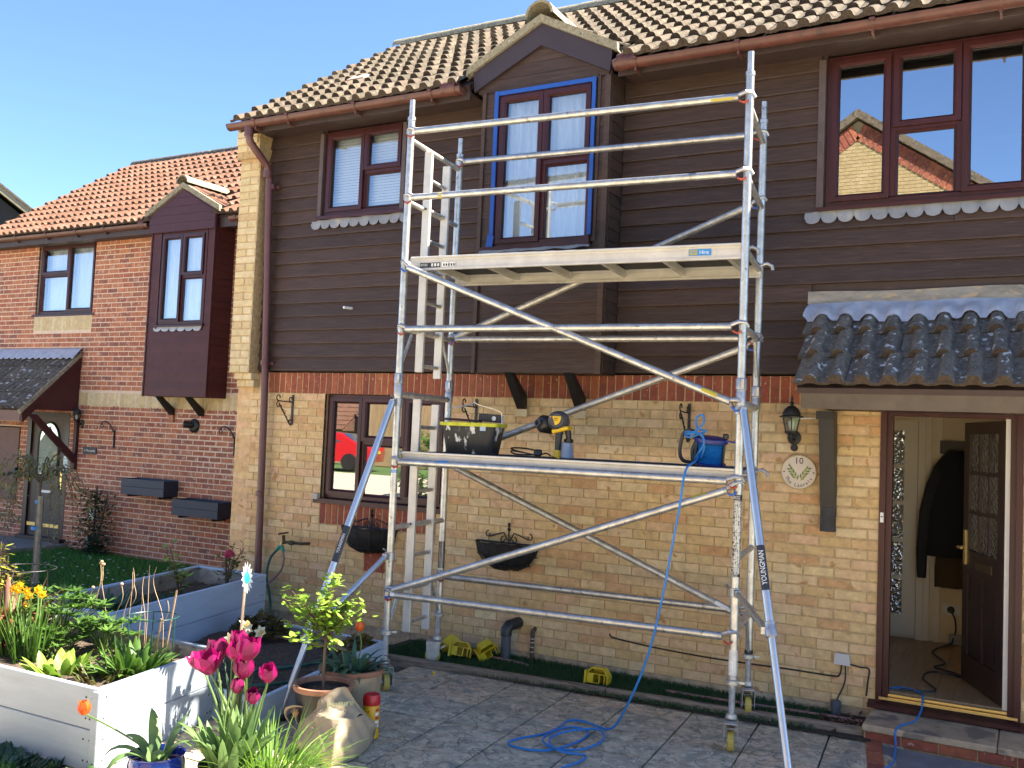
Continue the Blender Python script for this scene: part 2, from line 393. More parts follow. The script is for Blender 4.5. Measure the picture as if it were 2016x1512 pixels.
def tile_mesh(name, material, cover=.30, length=.36, roll=.032, nose=.026, cols=2, head=.35):
    """double-roll tile: x across, +y up the slope, origin at the tail's left corner; rolls are taller at the tail"""
    prof = []; pw = cover/cols
    for c in range(cols):
        for t, h in ((0,0),(.26,.01),(.36,.10),(.41,.48),(.48,.80),(.57,.96),(.66,1),(.75,.96),(.84,.80),(.91,.48),(.96,.10)):
            prof.append((c*pw+t*pw, h))
    prof.append((cover, 0)); n = len(prof); vs = []
    for y, rr, up in ((0,roll,nose),(length*.5,roll*(1+head)/2,nose*.5),(length,roll*head,0)):
        for x, h in prof: vs.append((x, y, up*.45+.006+h*rr+up*.55*min(1,h*1.6)*(1 if y == 0 else .6)))
    for x, h in prof: vs.append((x, .003, -.006+h*roll*.25))
    fs = [(l*n+i, l*n+i+1, (l+1)*n+i+1, (l+1)*n+i) for l in range(2) for i in range(n-1)]
    b = B(); b.v = vs; b.f = fs+[(3*n+i, 3*n+i+1, i+1, i) for i in range(n-1)]
    me = meshof(b, name, material, smooth=True); me.materials.append(NOSE)
    for k in range(2*(n-1), 3*(n-1)): me.polygons[k].material_index = 1
    return me
def tile_slope(parent, x0, ncol, y0, z0, slope, nrow, gauge, mesh, cover, name='roof_tile', skip=None, limit=300, shift=0, stuffmat=None, joined=False):
    """courses of tiles from the eave (y0,z0) up a slope that rises towards +Y"""
    rot = Matrix.Rotation(slope, 3, 'X'); cells = []
    for r in range(nrow):
        for c in range(ncol):
            p = Vector((x0+c*cover-shift*r, y0, z0))+rot@Vector((0, r*gauge, 0))
            if skip and skip(p.x+cover/2, p.y+gauge*.4, p.z): continue
            cells.append(p)
    cells.sort(key=lambda p: (p-Vector((6.86,-7.29,1.9))).length)
    rest = B()
    for i, p in enumerate(cells):
        e = Euler((slope+random.uniform(-.012,.012), random.uniform(-.008,.008), random.uniform(-.008,.008)))
        p = p+Vector((random.uniform(-.003,.003), random.uniform(-.004,.004), random.uniform(0,.004)))
        if i < limit and not joined: inst(name, mesh, p, parent, e)
        else:
            mm = e.to_matrix(); rest.add([p+mm@v.co for v in mesh.vertices], [tuple(f.vertices) for f in mesh.polygons])
    if rest.v: rest.build('tiling', stuffmat, parent, smooth=True, kind='stuff')
def ridge_caps(parent, p0, p1, material, r=.10, ln=.42, name='ridge_tile', limit=99):
    p0, p1 = Vector(p0), Vector(p1); d = (p1-p0); L = d.length; d.normalize(); n = max(1, int(round(L/ln))); ln = L/n
    sd = d.cross(Vector((0,0,1))).normalized(); up = sd.cross(d); k = 8
    for i in range(n):
        a = p0+d*(i*ln); c = p0+d*((i+1)*ln+.012); vs = []
        for q, rr in ((a, r*1.03), (c, r*.98)):
            for t in range(k+1):
                an = math.pi*t/k-0.0; vs.append(q+rr*(math.cos(an)*sd*1.05+math.sin(an)*up))
        for q, rr in ((a, r*.85), (c, r*.8)):
            for t in range(k+1):
                an = math.pi*t/k; vs.append(q+rr*(math.cos(an)*sd*1.05+math.sin(an)*up))
        m = k+1; fs = [(t,t+1,m+t+1,m+t) for t in range(k)]+[(2*m+t,2*m+t+1,t+1,t) for t in range(k)]+[(m+t,m+t+1,3*m+t+1,3*m+t) for t in range(k)]
        b = B(); b.add(vs, fs); b.build(name, material, parent, smooth=True)
def gutter(parent, x0, x1, y, z, r=.058, material=GUT, brackets=(), caps=(True,True)):
    b = B(); k = 10; vs = []
    for x in (x0, x1):
        for rr in (r, r-.004):
            for i in range(k+1):
                a = math.pi+math.pi*i/k; vs.append((x, y+rr*math.cos(a), z+rr*math.sin(a)))
    m = k+1; fs = [(i,i+1,2*m+i+1,2*m+i) for i in range(k)]+[(m+i,m+i+1,3*m+i+1,3*m+i) for i in range(k)]
    fs += [(0,2*m,3*m,m),(k,2*m+k,3*m+k,m+k)]
    for e, c in zip((0,1),caps):
        if c: fs.append(tuple(2*m*e+i for i in range(k+1)))
    b.add(vs, fs); g = b.build('gutter', material, parent, smooth=True)
    for x in brackets:
        q = B(); vs = []
        for xx in (x-.014, x+.014):
            for i in range(k+1):
                a = math.pi+math.pi*i/k; vs.append((xx, y+(r+.006)*math.cos(a), z+(r+.006)*math.sin(a)))
        q.add(vs, [(i,i+1,m+i+1,m+i) for i in range(k)]); q.box(x-.02,x+.02,y-r-.012,y-r+.002,z-.012,z+.008)
        q.box(x-.008,x+.008,y-.02,y+.09,z-r-.03,z-r-.004)
        q.build('gutter_bracket', material, g)
    return g
# ================================================================ number ten: brick below, boards above
H = thing('terraced_house', 'brown boarded house over buff brick with the open front door behind the scaffold tower', 'house', (3.2,0,0))
hsW = (.75,2.155,1.19,2.25); hsD = (5.905,6.815,-.2,2.25)
soff = (.75,2.12,.975,1.19)
b = B(); wall_panels(b, -.42, 9.6, -.06, 2.455, .0045, .11, [hsW, hsD])
wall = b.build('wall', MY, H)
brick_wall(wall, -.42, 8.6, 0, 2.25, 0, YB, [hsW, hsD, soff], offs=.06, limit=300)
# rough plinth course along the foot of the wall
b = B(); b.box(-.42,5.9,-.008,.004,-.06,.075)
b.build('plinth', mat('rough render', (.40,.31,.20), .95, nscale=12, namt=.35, bump=.8, bscale=40, spots=[(7,.60,(.28,.22,.15))]), wall)
sm = [brick_mesh(.065,.205,SB,.05,s,.004,'soldier_brick') for s in range(4)]
for k in range(-1, 72): inst('soldier_brick', random.choice(sm), (.0375+k*.075, random.uniform(-.002,.001), 2.352), wall)
for k in range(72, 112): inst('soldier_brick', random.choice(sm), (.0375+k*.075, 0, 2.352), wall)
for k in range(18): inst('soldier_brick', random.choice(sm), (.79+k*.0758, .001, 1.085), wall)
b = B(); b.box(1.33,1.57,-.004,.02,.58,.79); 
for i in range(3): b.box(1.36,1.54,-.010,-.003,.61+i*.055,.64+i*.055)
b.build('air_brick', SB, wall)
# pier with stone-coloured brick, corbelled out at half height
b = B(); b.box(-.40,-.13,-.155,.0,2.44,4.66); b.box(-.42,-.115,-.20,.0,4.655,4.95)
b.box(-.38,-.15,-.11,.0,2.375,2.445); b.box(-.37,-.16,-.07,.0,2.30,2.38)
pier = b.build('pier', MY, H)
zz = 2.445
pm = {q: brick_mesh(q,.066,CB,.16,int(q*999)) for q in (.11,.135,.25,.265)}
for i in range(29):
    z = 2.48+i*.075
    if i % 2: inst('pier_brick', pm[.265], (-.265,-.162,z), pier)
    else:
        inst('pier_brick', pm[.135], (-.332,-.162,z), pier); inst('pier_brick', pm[.11], (-.198,-.162,z), pier)
for i, (yy, e) in enumerate(((-.19,.0),(-.205,.01),(-.22,.02),(-.22,.02))):
    z = 4.69+i*.075
    inst('pier_brick', pm[.135], (-.345-e/2,yy,z), pier); inst('pier_brick', pm[.135], (-.195-e/2,yy,z), pier)
for yy, z in ((-.115,2.41),(-.075,2.335)):
    inst('pier_brick', pm[.11], (-.31,yy,z), pier); inst('pier_brick', pm[.11], (-.19,yy,z), pier)
# ---- boarded upper storey
wUL = (.565,1.60,3.955,4.97); wUR = (5.43,7.62,3.70,4.97); wOR = (2.57,3.83,2.4,5.2)
b = B(); wall_panels(b, -.13, 9.6, 2.47, 5.0, -.006, .11, [(.60,1.58,4.04,4.9),(5.47,7.6,3.71,4.9),(2.6,3.8,3.5,4.95)])
cl = b.build('upper_wall', TRIM, H)
can = (5.395,9.6,2.4,3.09)
boards(cl, -.125, 9.6, 2.475, 4.91, -.007, [wUL, wUR, wOR, can])
for bx in ((.555,.60,-.045,-.006,3.99,4.86),(1.565,1.61,-.045,-.006,3.99,4.86),(5.415,5.465,-.045,-.006,3.72,4.86),(2.515,2.575,-.040,-.006,2.475,4.86)):
    b = B(); b.box(*bx); b.build('cover_strip', mat('faded brown strip', (.085,.06,.058), .6, nscale=12, namt=.2), H)
# eaves: soffit, fascia, gutters
b = B(); b.box(-.13,2.5,-.34,-.005,4.90,4.915); b.box(3.9,9.6,-.34,-.005,4.90,4.915); b.build('soffit', TRIM, H)
b = B(); b.box(-.13,2.5,-.362,-.341,4.845,4.99); b.box(3.9,9.6,-.362,-.341,4.845,4.99); b.build('fascia', TRIM, H)
gutter(H, -.32, 2.46, -.425, 4.935, brackets=(.05,.48,1.3,2.15))
gutter(H, 3.90, 9.6, -.425, 4.925, brackets=(4.08,4.9,5.85,6.65,7.5))
b = B(); b.lathe([(.066,0),(.07,.03),(.066,.06),(.06,.09),(.066,.12),(.064,.15)], (2.41,-.425,4.94), 14, (-1,0,0), True, True); b.build('gutter_union', GUT, H, True)
b = B(); b.lathe([(.066,0),(.07,.03),(.066,.06),(.06,.09),(.066,.12),(.064,.15)], (3.93,-.425,4.93), 14, (1,0,0), True, True); b.build('gutter_union', GUT, H, True)
# downpipe with swan neck
b = B(); b.tube([(-.05,-.425,4.93),(-.05,-.425,4.80),(-.045,-.40,4.74),(-.035,-.22,4.60),(-.03,-.16,4.55),(-.03,-.15,4.45)], .038, 12)
b.lathe([(.046,0),(.046,.09)], (-.05,-.425,4.80), 14, capt=True); b.lathe([(.045,0),(.045,.07)], (-.03,-.15,4.44), 14, capt=True)
b.build('swan_neck', DPIPE, H, True)
b = B(); b.tube([(-.03,-.13,4.5),(.0,-.10,3.3),(.035,-.085,2.2),(.09,-.085,0.0)], .036, 14)
for x, z in ((-.02,4.33),(.025,2.52),(.062,1.2)): b.lathe([(.043,0),(.043,.05)], (x,-.10,z), 14, capt=True)
b.build('downpipe', DPIPE, H, True)
b = B(); b.obox((.04,-.055,2.545),(.12,.02,.03)); b.obox((.0,-.055,4.36),(.10,.02,.03)); b.build('pipe_clip', DPIPE, H)
# ---- windows
fx = .035
window(H, .75,2.155,1.235,2.245,.055, [(1.155,1.21,1.28,2.2),(1.665,1.72,1.28,2.2)],
       [(.785,1.18,1.265,2.215,1),(1.185,1.69,1.80,2.215,1),(1.205,1.67,1.27,1.775,0),(1.695,2.12,1.265,2.215,1)], sill=(.68,2.2,.075,.045), backing=None, glass=glass_mat('lower glass', .32))
q = B(); q.box(1.20,1.675,.058,.11,1.772,1.80); q.build('transom', PVC, H)
b = B(); b.box(.68,.745,-.03,.05,1.215,1.27); b.build('sill_end', mat('grey mortar', (.4,.38,.34), .9, nscale=30), H)
window(H, .61,1.575,4.03,4.875,-.012, [(1.075,1.12,4.08,4.83)], [(.645,1.095,4.06,4.845,1),(1.10,1.54,4.445,4.845,1),(1.12,1.545,4.065,4.42,0)], sill=(.555,1.63,.05,.035), backing='blind', glass=GLASSP)
q = B(); q.box(1.11,1.56,-.008,.05,4.415,4.447); q.build('transom', PVC, H)
window(H, 5.475,7.55,3.735,4.875,-.012, [(5.90,5.96,3.78,4.83),(6.37,6.42,3.78,4.83),(7.05,7.1,3.78,4.83)],
       [(5.51,5.925,3.765,4.845,1),(5.945,6.395,4.285,4.845,1),(5.955,6.375,3.765,4.265,0),(6.405,6.83,3.765,4.845,1),(6.85,7.06,3.765,4.845,0),(7.09,7.52,3.765,4.845,1)], sill=(5.42,7.62,.05,.03), backing=None)
q = B(); q.box(5.95,6.38,-.008,.05,4.26,4.29); q.build('transom', PVC, H)
window(H, 2.765,3.665,3.535,4.86,-.30, [(3.185,3.24,3.58,4.82)], [(2.79,3.205,3.555,4.84,1),(3.21,3.645,4.25,4.84,1),(3.225,3.65,3.56,4.215,0)], sill=(2.655,3.69,.05,.03), backing='net', bset=.075, glass=GLASSP)
q = B(); q.box(3.23,3.645,-.296,-.24,4.21,4.252); q.build('transom', PVC, H)
# rooms behind: dark walls, ceiling and the white ends of a ceiling
b = B(); b.box(-.1,9.5,2.6,2.7,2.6,5.0); b.box(.2,2.6,2.4,2.5,0,2.45); b.box(-.1,9.5,.12,2.6,2.44,2.47); b.box(-.1,9.5,.12,2.6,4.95,4.98); b.box(2.6,2.7,.12,2.5,0,2.44); b.box(-.12,-.05,.12,2.6,0,4.95)
b.box(4.5,4.6,.12,2.6,2.47,4.95); b.box(.13,2.6,.13,2.4,-.1,.15)
b.build('room_lining', DARKROOM, H)
# blue masking tape round the bay window, corner turned over
b = B(); y = -.312
b.box(2.732,2.770,y-.012,y,3.50,4.895); b.box(3.657,3.69,y-.012,y,3.58,4.893); b.box(2.772,3.657,y-.010,y+.002,4.856,4.892)
b.add([(2.70,y-.014,3.50),(2.76,y-.02,3.47),(2.785,y-.014,3.62),(2.72,y-.013,3.64)], [(0,1,2,3)]); b.build('masking_tape', TAPE, H)
# ---- lead aprons
scallop(H, .50, 1.70, 3.885, 3.985, -.055, 10, LEAD); scallop(H, 5.335, 7.6, 3.60, 3.70, -.055, 19, LEAD)
b = B(); vs = []
for i in range(25):
    x = 2.66+i*1.04/24; vs += [(x,-.345,3.50+.004*math.sin(i)),(x,-.365-.01*math.sin(i*.9),3.475-.012*abs(math.sin(i*.55)))]
b.add(vs, [(2*i,2*i+1,2*i+3,2*i+2) for i in range(24)]); b.build('lead_apron', LEAD, H, True)
# ---- oriel bay with gable
by = -.30
b = B(); wall_panels(b, 2.60, 3.815, 2.445, 4.93, by+.022, by+.05, [(2.765,3.665,3.535,4.86)]); b.box(2.60,2.63,by+.05,-.007,2.445,4.93); b.box(3.785,3.815,by+.05,-.007,2.445,4.93); b.box(2.63,3.785,by+.05,-.007,2.447,2.47)
bay = b.build('bay', TRIM, H)
boards(bay, 2.66, 3.765, 2.455, 3.50, by+.022, [], pitch=.0985, thick=.016)
boards(bay, 2.60, 2.715, 3.50, 4.88, by+.022, [], pitch=.0985, thick=.012); boards(bay, 3.705, 3.765, 3.50, 4.88, by+.022, [], pitch=.0985, thick=.012)
b = B(); b.box(2.60,2.635,by-.006,by+.021,2.44,4.9); b.box(3.765,3.815,by-.006,by+.021,2.44,4.9); b.box(2.715,2.75,by-.002,by+.021,3.53,4.9); b.box(3.70,3.725,by-.002,by+.021,3.53,4.9); b.box(2.75,3.70,by-.002,by+.021,4.885,4.92)
b.build('corner_board', CLAD, bay)
n = int((4.9-2.455)/.0985)                       # boards on the bay's right cheek
for i in range(n):
    a = 2.455+i*.0985; q = B(); q.prism([(3.815,by+.03,a),(3.828,by+.03,a),(3.818,by+.03,a+.106),(3.815,by+.03,a+.106)], (0,.26,0)); q.build('cladding_board', CLAD, bay)
# gable: boarded triangle, bargeboards, mortar verge, little tiled roof
ap = 5.445; e0, e1, ez = 2.50, 3.84, 5.08; mid = 3.17
gy = by-.035
gb = B(); gb.prism([(2.56,by+.02,4.90),(3.81,by+.02,4.90),(3.81,by+.02,5.05),(mid,by+.02,5.40),(2.56,by+.02,5.05)], (0,.03,0)); gable = gb.build('gable', TRIM, H)
for i in range(4):
    a = 4.905+i*.105; hw = lambda z: min(.62, max(0,(5.40-z)*1.75))
    p, q_ = hw(a), hw(a+.10)
    if q_ < .02: q_ = .01
    q = B(); q.prism([(mid-p,by+.02,a),(mid+p,by+.02,a),(mid+q_,by+.02,a+.102),(mid-q_,by+.02,a+.102)], (0,-.014,0)); q.build('cladding_board', CLAD, gable)
BARGE = mat('dark plum bargeboard', (.043,.030,.036), .5, nscale=6, namt=.15, spec=.4)
for sx in (-1, 1):
    X = lambda d: mid+sx*d
    q = B(); pl_ = [(X(.0),gy,5.43),(X(.66),gy,5.09),(X(.645),gy,4.915),(X(.0),gy,5.235)]
    q.prism(pl_ if sx > 0 else pl_[::-1], (0,.028,0)); q.build('bargeboard', BARGE, gable)
    q = B(); pl_ = [(X(.0),gy-.03,5.495),(X(.71),gy-.03,5.135),(X(.72),gy-.03,5.06),(X(.0),gy-.03,5.425)]
    q.prism(pl_ if sx > 0 else pl_[::-1], (0,.07,0)); q.build('verge', VERGE, gable)
    q = B(); pl_ = [(X(.0),gy+.04,5.475),(X(.73),gy+.04,5.115),(X(.73),gy+.04,5.06),(X(.0),gy+.04,5.42)]
    q.prism(pl_ if sx > 0 else pl_[::-1], (0,.85,0)); q.build('gable_roof', TILE, gable)
    # tiles on the small slopes
    tm = tile_mesh('gable_tile', TILE, .30, .40)
    sl = math.atan2(.36,.72); rm = Matrix.Rotation(sx*sl, 3, 'Y') @ Matrix.Rotation(sx*math.pi/2, 3, 'Z')
    for c in range(2):
        for r in range(2):
            off = Vector((X(.74), gy+.02+(c*.3 if sx > 0 else c*.3+.3), 5.10)) + Matrix.Rotation(sx*sl,3,'Y')@Vector((-sx*r*.36,0,.005))
            o = inst('gable_tile', tm, off, gable); o.rotation_euler = rm.to_euler()
ridge_caps(gable, (mid,gy-.06,5.475), (mid,.6,5.50), VERGE, .125, .33)
# knees under the bay
for x in (2.965,3.525):
    q = B(); q.prism([(x-.038,-.04,2.15),(x-.038,.0,2.15),(x-.038,.0,2.26),(x-.038,-.24,2.447),(x-.038,-.30,2.447)], (.076,0,0)); q.build('knee', BLK, H)
    q = B(); q.box(x-.055,x+.055,-.035,-.001,2.085,2.15); q.build('knee_stone', CB, H)
# ---- main roof
TM = tile_mesh('roof_tile', TILE); SLOPE = R(33.8)
b = B()
for rx0, rx1 in ((-.24,2.50),(3.85,9.96)): b.prism([(rx0,-.40,4.965),(rx0,2.27,6.735),(rx0,2.27,6.70),(rx0,-.36,4.93)], (rx1-rx0,0,0))
b.prism([(2.502,.10,5.298),(2.502,2.27,6.735),(2.502,2.27,6.70),(2.502,.10,5.26)], (1.346,0,0)); b.prism([(-.24,2.275,6.735),(-.24,6.5,4.9),(-.24,6.5,4.86),(-.24,2.275,6.70)], (10.2,0,0))
roof = b.build('roof', TRIM, H)
def skip_or(x, y, z): return abs(x-mid) < min(.66, .78*max(0, (5.50-z)/.40))
tile_slope(roof, -.27, 33, -.468, 4.952, SLOPE, 11, .292, TM, .30, skip=skip_or, stuffmat=TILE)
ridge_caps(roof, (-.27,2.27,6.755), (7.5,2.27,6.755), VERGE, .115)
b = B(); b.prism([(-.25,-.40,4.93),(-.25,2.27,6.72),(-.25,2.27,6.66),(-.25,-.36,4.87)], (.03,0,0)); b.build('verge', VERGE, roof)
q = B(); q.obox((.62,.43,5.60),(.22,.16,.03), Matrix.Rotation(SLOPE,3,'X')); q.build('slipped_tile_piece', mat('pale clay piece',(.5,.36,.28),.9,nscale=12), roof)
b = B(); b.box(-.40,-.2,.0,6.4,0,4.9); b.prism([(-.40,0,4.9),(-.40,6.4,4.9),(-.40,2.27,6.66)], (.2,0,0)); b.box(-.2,9.6,6.3,6.4,0,4.9); b.box(9.5,9.6,.11,6.3,0,4.9)
b.build('flank_wall', YB, H)
# overflow pipe and small eaves clips
b = B(); b.tube([(1.05,-.03,3.085),(1.03,-.13,3.08)], .013, 10); b.build('overflow_pipe', WHITE, H, True)
# ---- door canopy
canopy = place(bpy.data.objects.new('canopy', None), (6.4,-.4,2.4), H)
CS = R(35.5)
TMC = tile_mesh('canopy_tile', TILEC, .322, .37, .050, .020, head=.8)
tile_slope(canopy, 5.475, 9, -.92, 2.335, CS, 3, .325, TMC, .322, 'canopy_tile', shift=.03, stuffmat=TILEC)
b = B(); b.prism([(5.49,-.88,2.315),(5.40,-.02,2.93),(5.40,-.02,2.89),(5.49,-.86,2.28)], (3.9,0,0)); b.build('canopy_deck', TRIM, canopy)
b = B(); b.box(5.515,9.3,-.86,-.83,2.18,2.325); b.build('canopy_fascia', BEIGE, canopy)
b = B(); b.box(5.56,9.2,-.82,-.02,2.20,2.215); b.build('canopy_ceiling', TRIM, canopy)
b = B(); b.prism([(5.53,-.828,2.21),(5.53,-.02,2.21),(5.53,-.02,2.88),(5.53,-.828,2.30)], (.025,0,0)); b.build('canopy_cheek', TRIM, canopy)
# lead: sheet dressed over the tiles, grey strip against the boards
b = B(); n = 8*26; vs = []
for i in range(n+1):
    x = 5.385+i*3.9/n; ph = ((x-5.415) % .161)/.161; h = .052*math.sqrt(max(0, 1-((ph-.66)/.33)**2)) if ph > .33 else 0
    sag = .008*math.sin(x*7)
    vs += [(x,-.045,3.005+.006*math.sin(x*9)),(x,-.075,2.985),(x,-.16,2.925+h*.6),(x,-.235,2.862+h+sag*.5),(x,-.262,2.832+h+sag)]
b.add(vs, [(5*i+j+1,5*i+j+6,5*i+j+5,5*i+j) for i in range(n) for j in range(4)]); b.build('lead_flashing', LEADB, canopy, True)
b = B(); vs = []
for i in range(41):
    x = 5.375+i*.1; vs += [(x,-.046+.004*math.sin(x*13),3.085+.006*math.sin(x*5)),(x,-.05,2.995)]
b.add(vs, [(2*i,2*i+1,2*i+3,2*i+2) for i in range(40)]); b.build('lead_upstand', mat('stained lead', (.22,.205,.18), .55, nscale=5, namt=.4, stretch=(1,1,3), spots=[(7,.6,(.33,.26,.17))]), canopy, True)
# gallows bracket
q = B(); q.prism([(5.505,-.001,1.49),(5.505,-.07,1.49),(5.495,-.17,2.19),(5.495,-.001,2.19)][::-1], (.105,0,0)); q.box(5.485,5.605,-.20,-.172,2.13,2.19); q.build('gallows_bracket', BLK, canopy)
q = B(); q.box(5.508,5.608,-.075,-.001,1.315,1.489); q.build('bracket_foot', mat('grey worn timber',(.03,.03,.032),.7,nscale=20,namt=.4), canopy)
# ---- front door: frame, threshold, open leaf
b = B()
b.box(5.905,5.945,-.01,.085,.13,2.245); b.box(5.945,5.985,.02,.085,.13,2.245); b.box(6.735,6.775,.02,.085,.13,2.245); b.box(6.775,6.815,-.01,.085,.13,2.245)
b.box(5.945,6.775,-.01,.085,2.205,2.245); b.box(5.985,6.735,.02,.085,2.175,2.205)
df = b.build('door_frame', PVC, H)
b = B(); b.prism([(5.86,-.075,.11),(5.86,-.075,.135),(5.86,.07,.17),(5.86,.07,.11)], (.99,0,0)); b.build('threshold', PVC, df)
b = B(); b.box(5.93,6.80,-.02,.0,.165,.182); b.box(5.965,6.79,.03,.05,.18,.20); b.build('threshold_strip', BRASS, df)
b = B(); b.obox((5.925,-.016,1.445),(.022,.012,.07)); b.build('bell_push', WHITE, df); b = B(); b.lathe([(.006,0),(.005,.004)], (5.925,-.023,1.45), 10, (0,-1,0), capt=True); b.build('bell_button', GAS, df)
b = B(); b.box(6.705,6.734,.075,.13,.20,2.175); b.build('hinge_edge', WHITE, df)
DW = mat('dark wood door', (.030,.014,.013), .4, nscale=6, namt=.3, stretch=(1,1,.15), spec=.5)
ang = math.atan2(.74,-.29); dm = Matrix.Rotation(ang, 3, 'Z')          # x along the leaf from the hinge
dorg = Vector((6.715,.115,.215))
class D(B):
    def db(s, x0, x1, y0, y1, z0, z1): return s.obox(dorg+dm@Vector(((x0+x1)/2,(y0+y1)/2,(z0+z1)/2)), (x1-x0,y1-y0,z1-z0), dm)
d = D()
d.db(0,.11,-.02,.02,0,1.95); d.db(.69,.80,-.02,.02,0,1.95); d.db(.11,.69,-.02,.02,0,.2); d.db(.11,.69,-.02,.02,.80,.98); d.db(.11,.69,-.02,.02,1.86,1.95); d.db(.38,.42,-.019,.019,.2,.8)
for x in (.30,.495): d.db(x-.012,x+.012,-.016,.016,.98,1.86)
for z in (1.27,1.565): d.db(.11,.69,-.015,.015,z-.012,z+.012)
leaf = d.build('door', DW, H)
d = D(); d.db(.115,.375,-.008,.008,.205,.795); d.db(.425,.685,-.008,.008,.205,.795); d.db(.15,.34,-.014,.014,.25,.75); d.db(.46,.65,-.014,.014,.25,.75); d.build('door_panel', DW, leaf)
for i in range(3):
    for j in range(3):
        x0 = (.11,.312,.507)[i]; x1 = (.288,.483,.69)[i]; z0 = (.98,1.282,1.577)[j]; z1 = (1.258,1.553,1.86)[j]
        d = D(); d.db(x0,x1,-.003,.003,z0,z1); d.build('door_pane', OBSC, leaf)
d = D(); d.db(.725,.765,.02,.03,.87,1.13); p = dorg+dm@Vector((.745,.03,1.0)); q_ = dm@Vector((0,1,0)); r_ = dm@Vector((-1,0,0))
d.tube([p, p+q_*.05, p+q_*.055+r_*.03, p+q_*.055+r_*.11], .009, 8); d.db(.725,.765,-.03,-.02,.87,1.13); d.tube([p-q_*.06,p-q_*.11,p-q_*.115+r_*.03,p-q_*.115+r_*.11], .009, 8); d.build('door_handle', BRASS, leaf)
d = D(); d.db(.20,.52,.02,.028,.86,.92); d.db(.20,.52,-.028,-.02,.86,.92); d.build('letter_plate', mat('dull brass',(.12,.08,.05),.4,.6), leaf)
# ---- hallway behind the door
HW = mat('cream hall wall', (.80,.67,.47), .8, nscale=4, namt=.06)
b = B(); b.box(5.2,5.3,.115,2.3,.1,2.44); b.box(5.3,7.6,2.3,2.4,.1,2.44); b.box(7.5,7.6,.115,2.3,.1,2.44); b.box(5.3,7.5,.115,2.3,2.40,2.435); b.box(5.3,5.9,.113,.118,.1,2.4); b.box(6.82,7.5,.113,.118,.1,2.4)
b.build('hall_wall', HW, H)
b = B()
for i in range(18): b.box(5.3+i*.122,5.42+i*.122,.10,2.3,.16,.205+.0005*(i%2))
b.build('hall_floor', mat('oak laminate', [(.34,.22,.115),(.38,.25,.135),(.31,.20,.105)], .35, nscale=5, namt=.25, stretch=(6,.5,1), spec=.5), H)
b = B(); b.box(5.62,5.70,2.255,2.299,.24,2.22); b.box(5.82,5.935,2.255,2.299,.24,2.22); b.box(5.70,5.82,2.255,2.299,.24,.42); b.box(5.70,5.82,2.255,2.299,2.12,2.22)
for z in (.76,1.10,1.445,1.785): b.box(5.70,5.82,2.258,2.296,z-.018,z+.018)
idr = b.build('inner_door', mat('cream gloss', (.80,.70,.54), .5), H)
for a, c in zip((.42,.778,1.118,1.463,1.803),(.742,1.082,1.427,1.767,2.12)):
    q = B(); q.box(5.70,5.82,2.272,2.282,a,c); q.build('inner_door_pane', OBSC, idr)
b = B(); b.box(5.94,6.0,2.25,2.299,.205,2.3); b.box(6.0,6.05,2.27,2.299,.205,2.3); b.box(6.09,6.14,2.262,2.299,.205,2.3); b.build('architrave', mat('cream gloss',()), H)
b = B(); b.obox((6.235,2.292,.505),(.15,.016,.09)); b.build('wall_socket', WHITE, H)
b = B(); b.obox((6.33,2.275,1.98),(.42,.03,.12)); b.build('coat_rail', DW, H)
b = B(); b.tube([(6.21,2.25,1.96),(6.21,2.2,1.93),(6.21,2.17,1.90),(6.21,2.17,1.93)], .008, 6); b.build('coat_peg', DW, H)
# ---- doorstep
st = B(); st.obox((6.29,-.27,.078),(.80,.46,.045),ch=.008); stp = st.build('door_step', mat('worn sandstone', [(.40,.30,.19),(.36,.27,.18)], .9, nscale=6, namt=.35, bump=.5, bscale=40, spots=[(5,.55,(.20,.155,.115))]), H)
st = B(); st.obox((7.10,-.27,.077),(.81,.46,.045),ch=.008); st.build('step_slab', mat('worn sandstone',()), stp)
qm = brick_mesh(.215,.065,SB,.1,5)
for i in range(7): inst('brick', qm, (6.02+i*.225,-.485,.022), stp)
q = B(); q.box(5.9,7.5,-.475,-.03,-.05,.053); q.build('step_core', MY, stp)
# ================================================================ the red brick neighbour, set back 2.35 m
NY = 2.35
N_ = thing('terraced_house', 'red brick neighbouring house set back, with a plum boarded bay and cream brick band', 'house', (-5.2,NY,-.1))
hw1 = (-7.32,-5.925,3.50,4.70); hd = (-7.30,-6.27,-.2,1.97); hw2 = (-8.9,-7.48,.5,1.72)
band = (-6.2,-.4,2.09,2.305); sl1 = (-7.34,-5.925,3.255,3.50)
b = B(); wall_panels(b, -8.9, -.40, -.25, 4.80, NY+.003, NY+.12, [hw1, hd, hw2]); nw = b.build('wall', MR, N_)
brick_wall(nw, -8.9, -.42, -.225, 4.80, NY, RB, [hw1, hd, hw2, (-9,-.4,2.075,2.30), sl1, (-4.24,-3.0,2.3,4.8)], offs=.03, limit=300, ref=Vector((-2.6,-3,2.5)), bl=.211, bh=.0605, jt=.0143)
cm = [brick_mesh(.068,.212,CB,.05,s,.003,'soldier_brick') for s in range(3)]
for i in range(113):
    x = -8.86+i*.075
    inst('soldier_brick', random.choice(cm), (x,NY-.001,2.19), nw)
for i in range(19): inst('soldier_brick', random.choice(cm), (-7.30+i*.075,NY-.001,3.38), nw)
window(N_, -7.30,-5.945,3.545,4.675,NY+.04, [(-6.62,-6.565,3.6,4.62)], [(-7.265,-6.60,4.19,4.64,1),(-7.25,-6.61,3.58,4.165,0),(-6.60,-5.98,3.575,4.645,1)], sill=(-7.40,-5.87,.05,.035), backing='net', bset=.12, glass=GLASSP)
q = B(); q.box(-7.28,-6.60,NY+.045,NY+.10,4.165,4.195); q.build('transom', PVC, N_)
MAH = mat('mahogany board', [(.072,.021,.022),(.064,.019,.020),(.078,.023,.024)], .5, nscale=5, namt=.15, spec=.25)
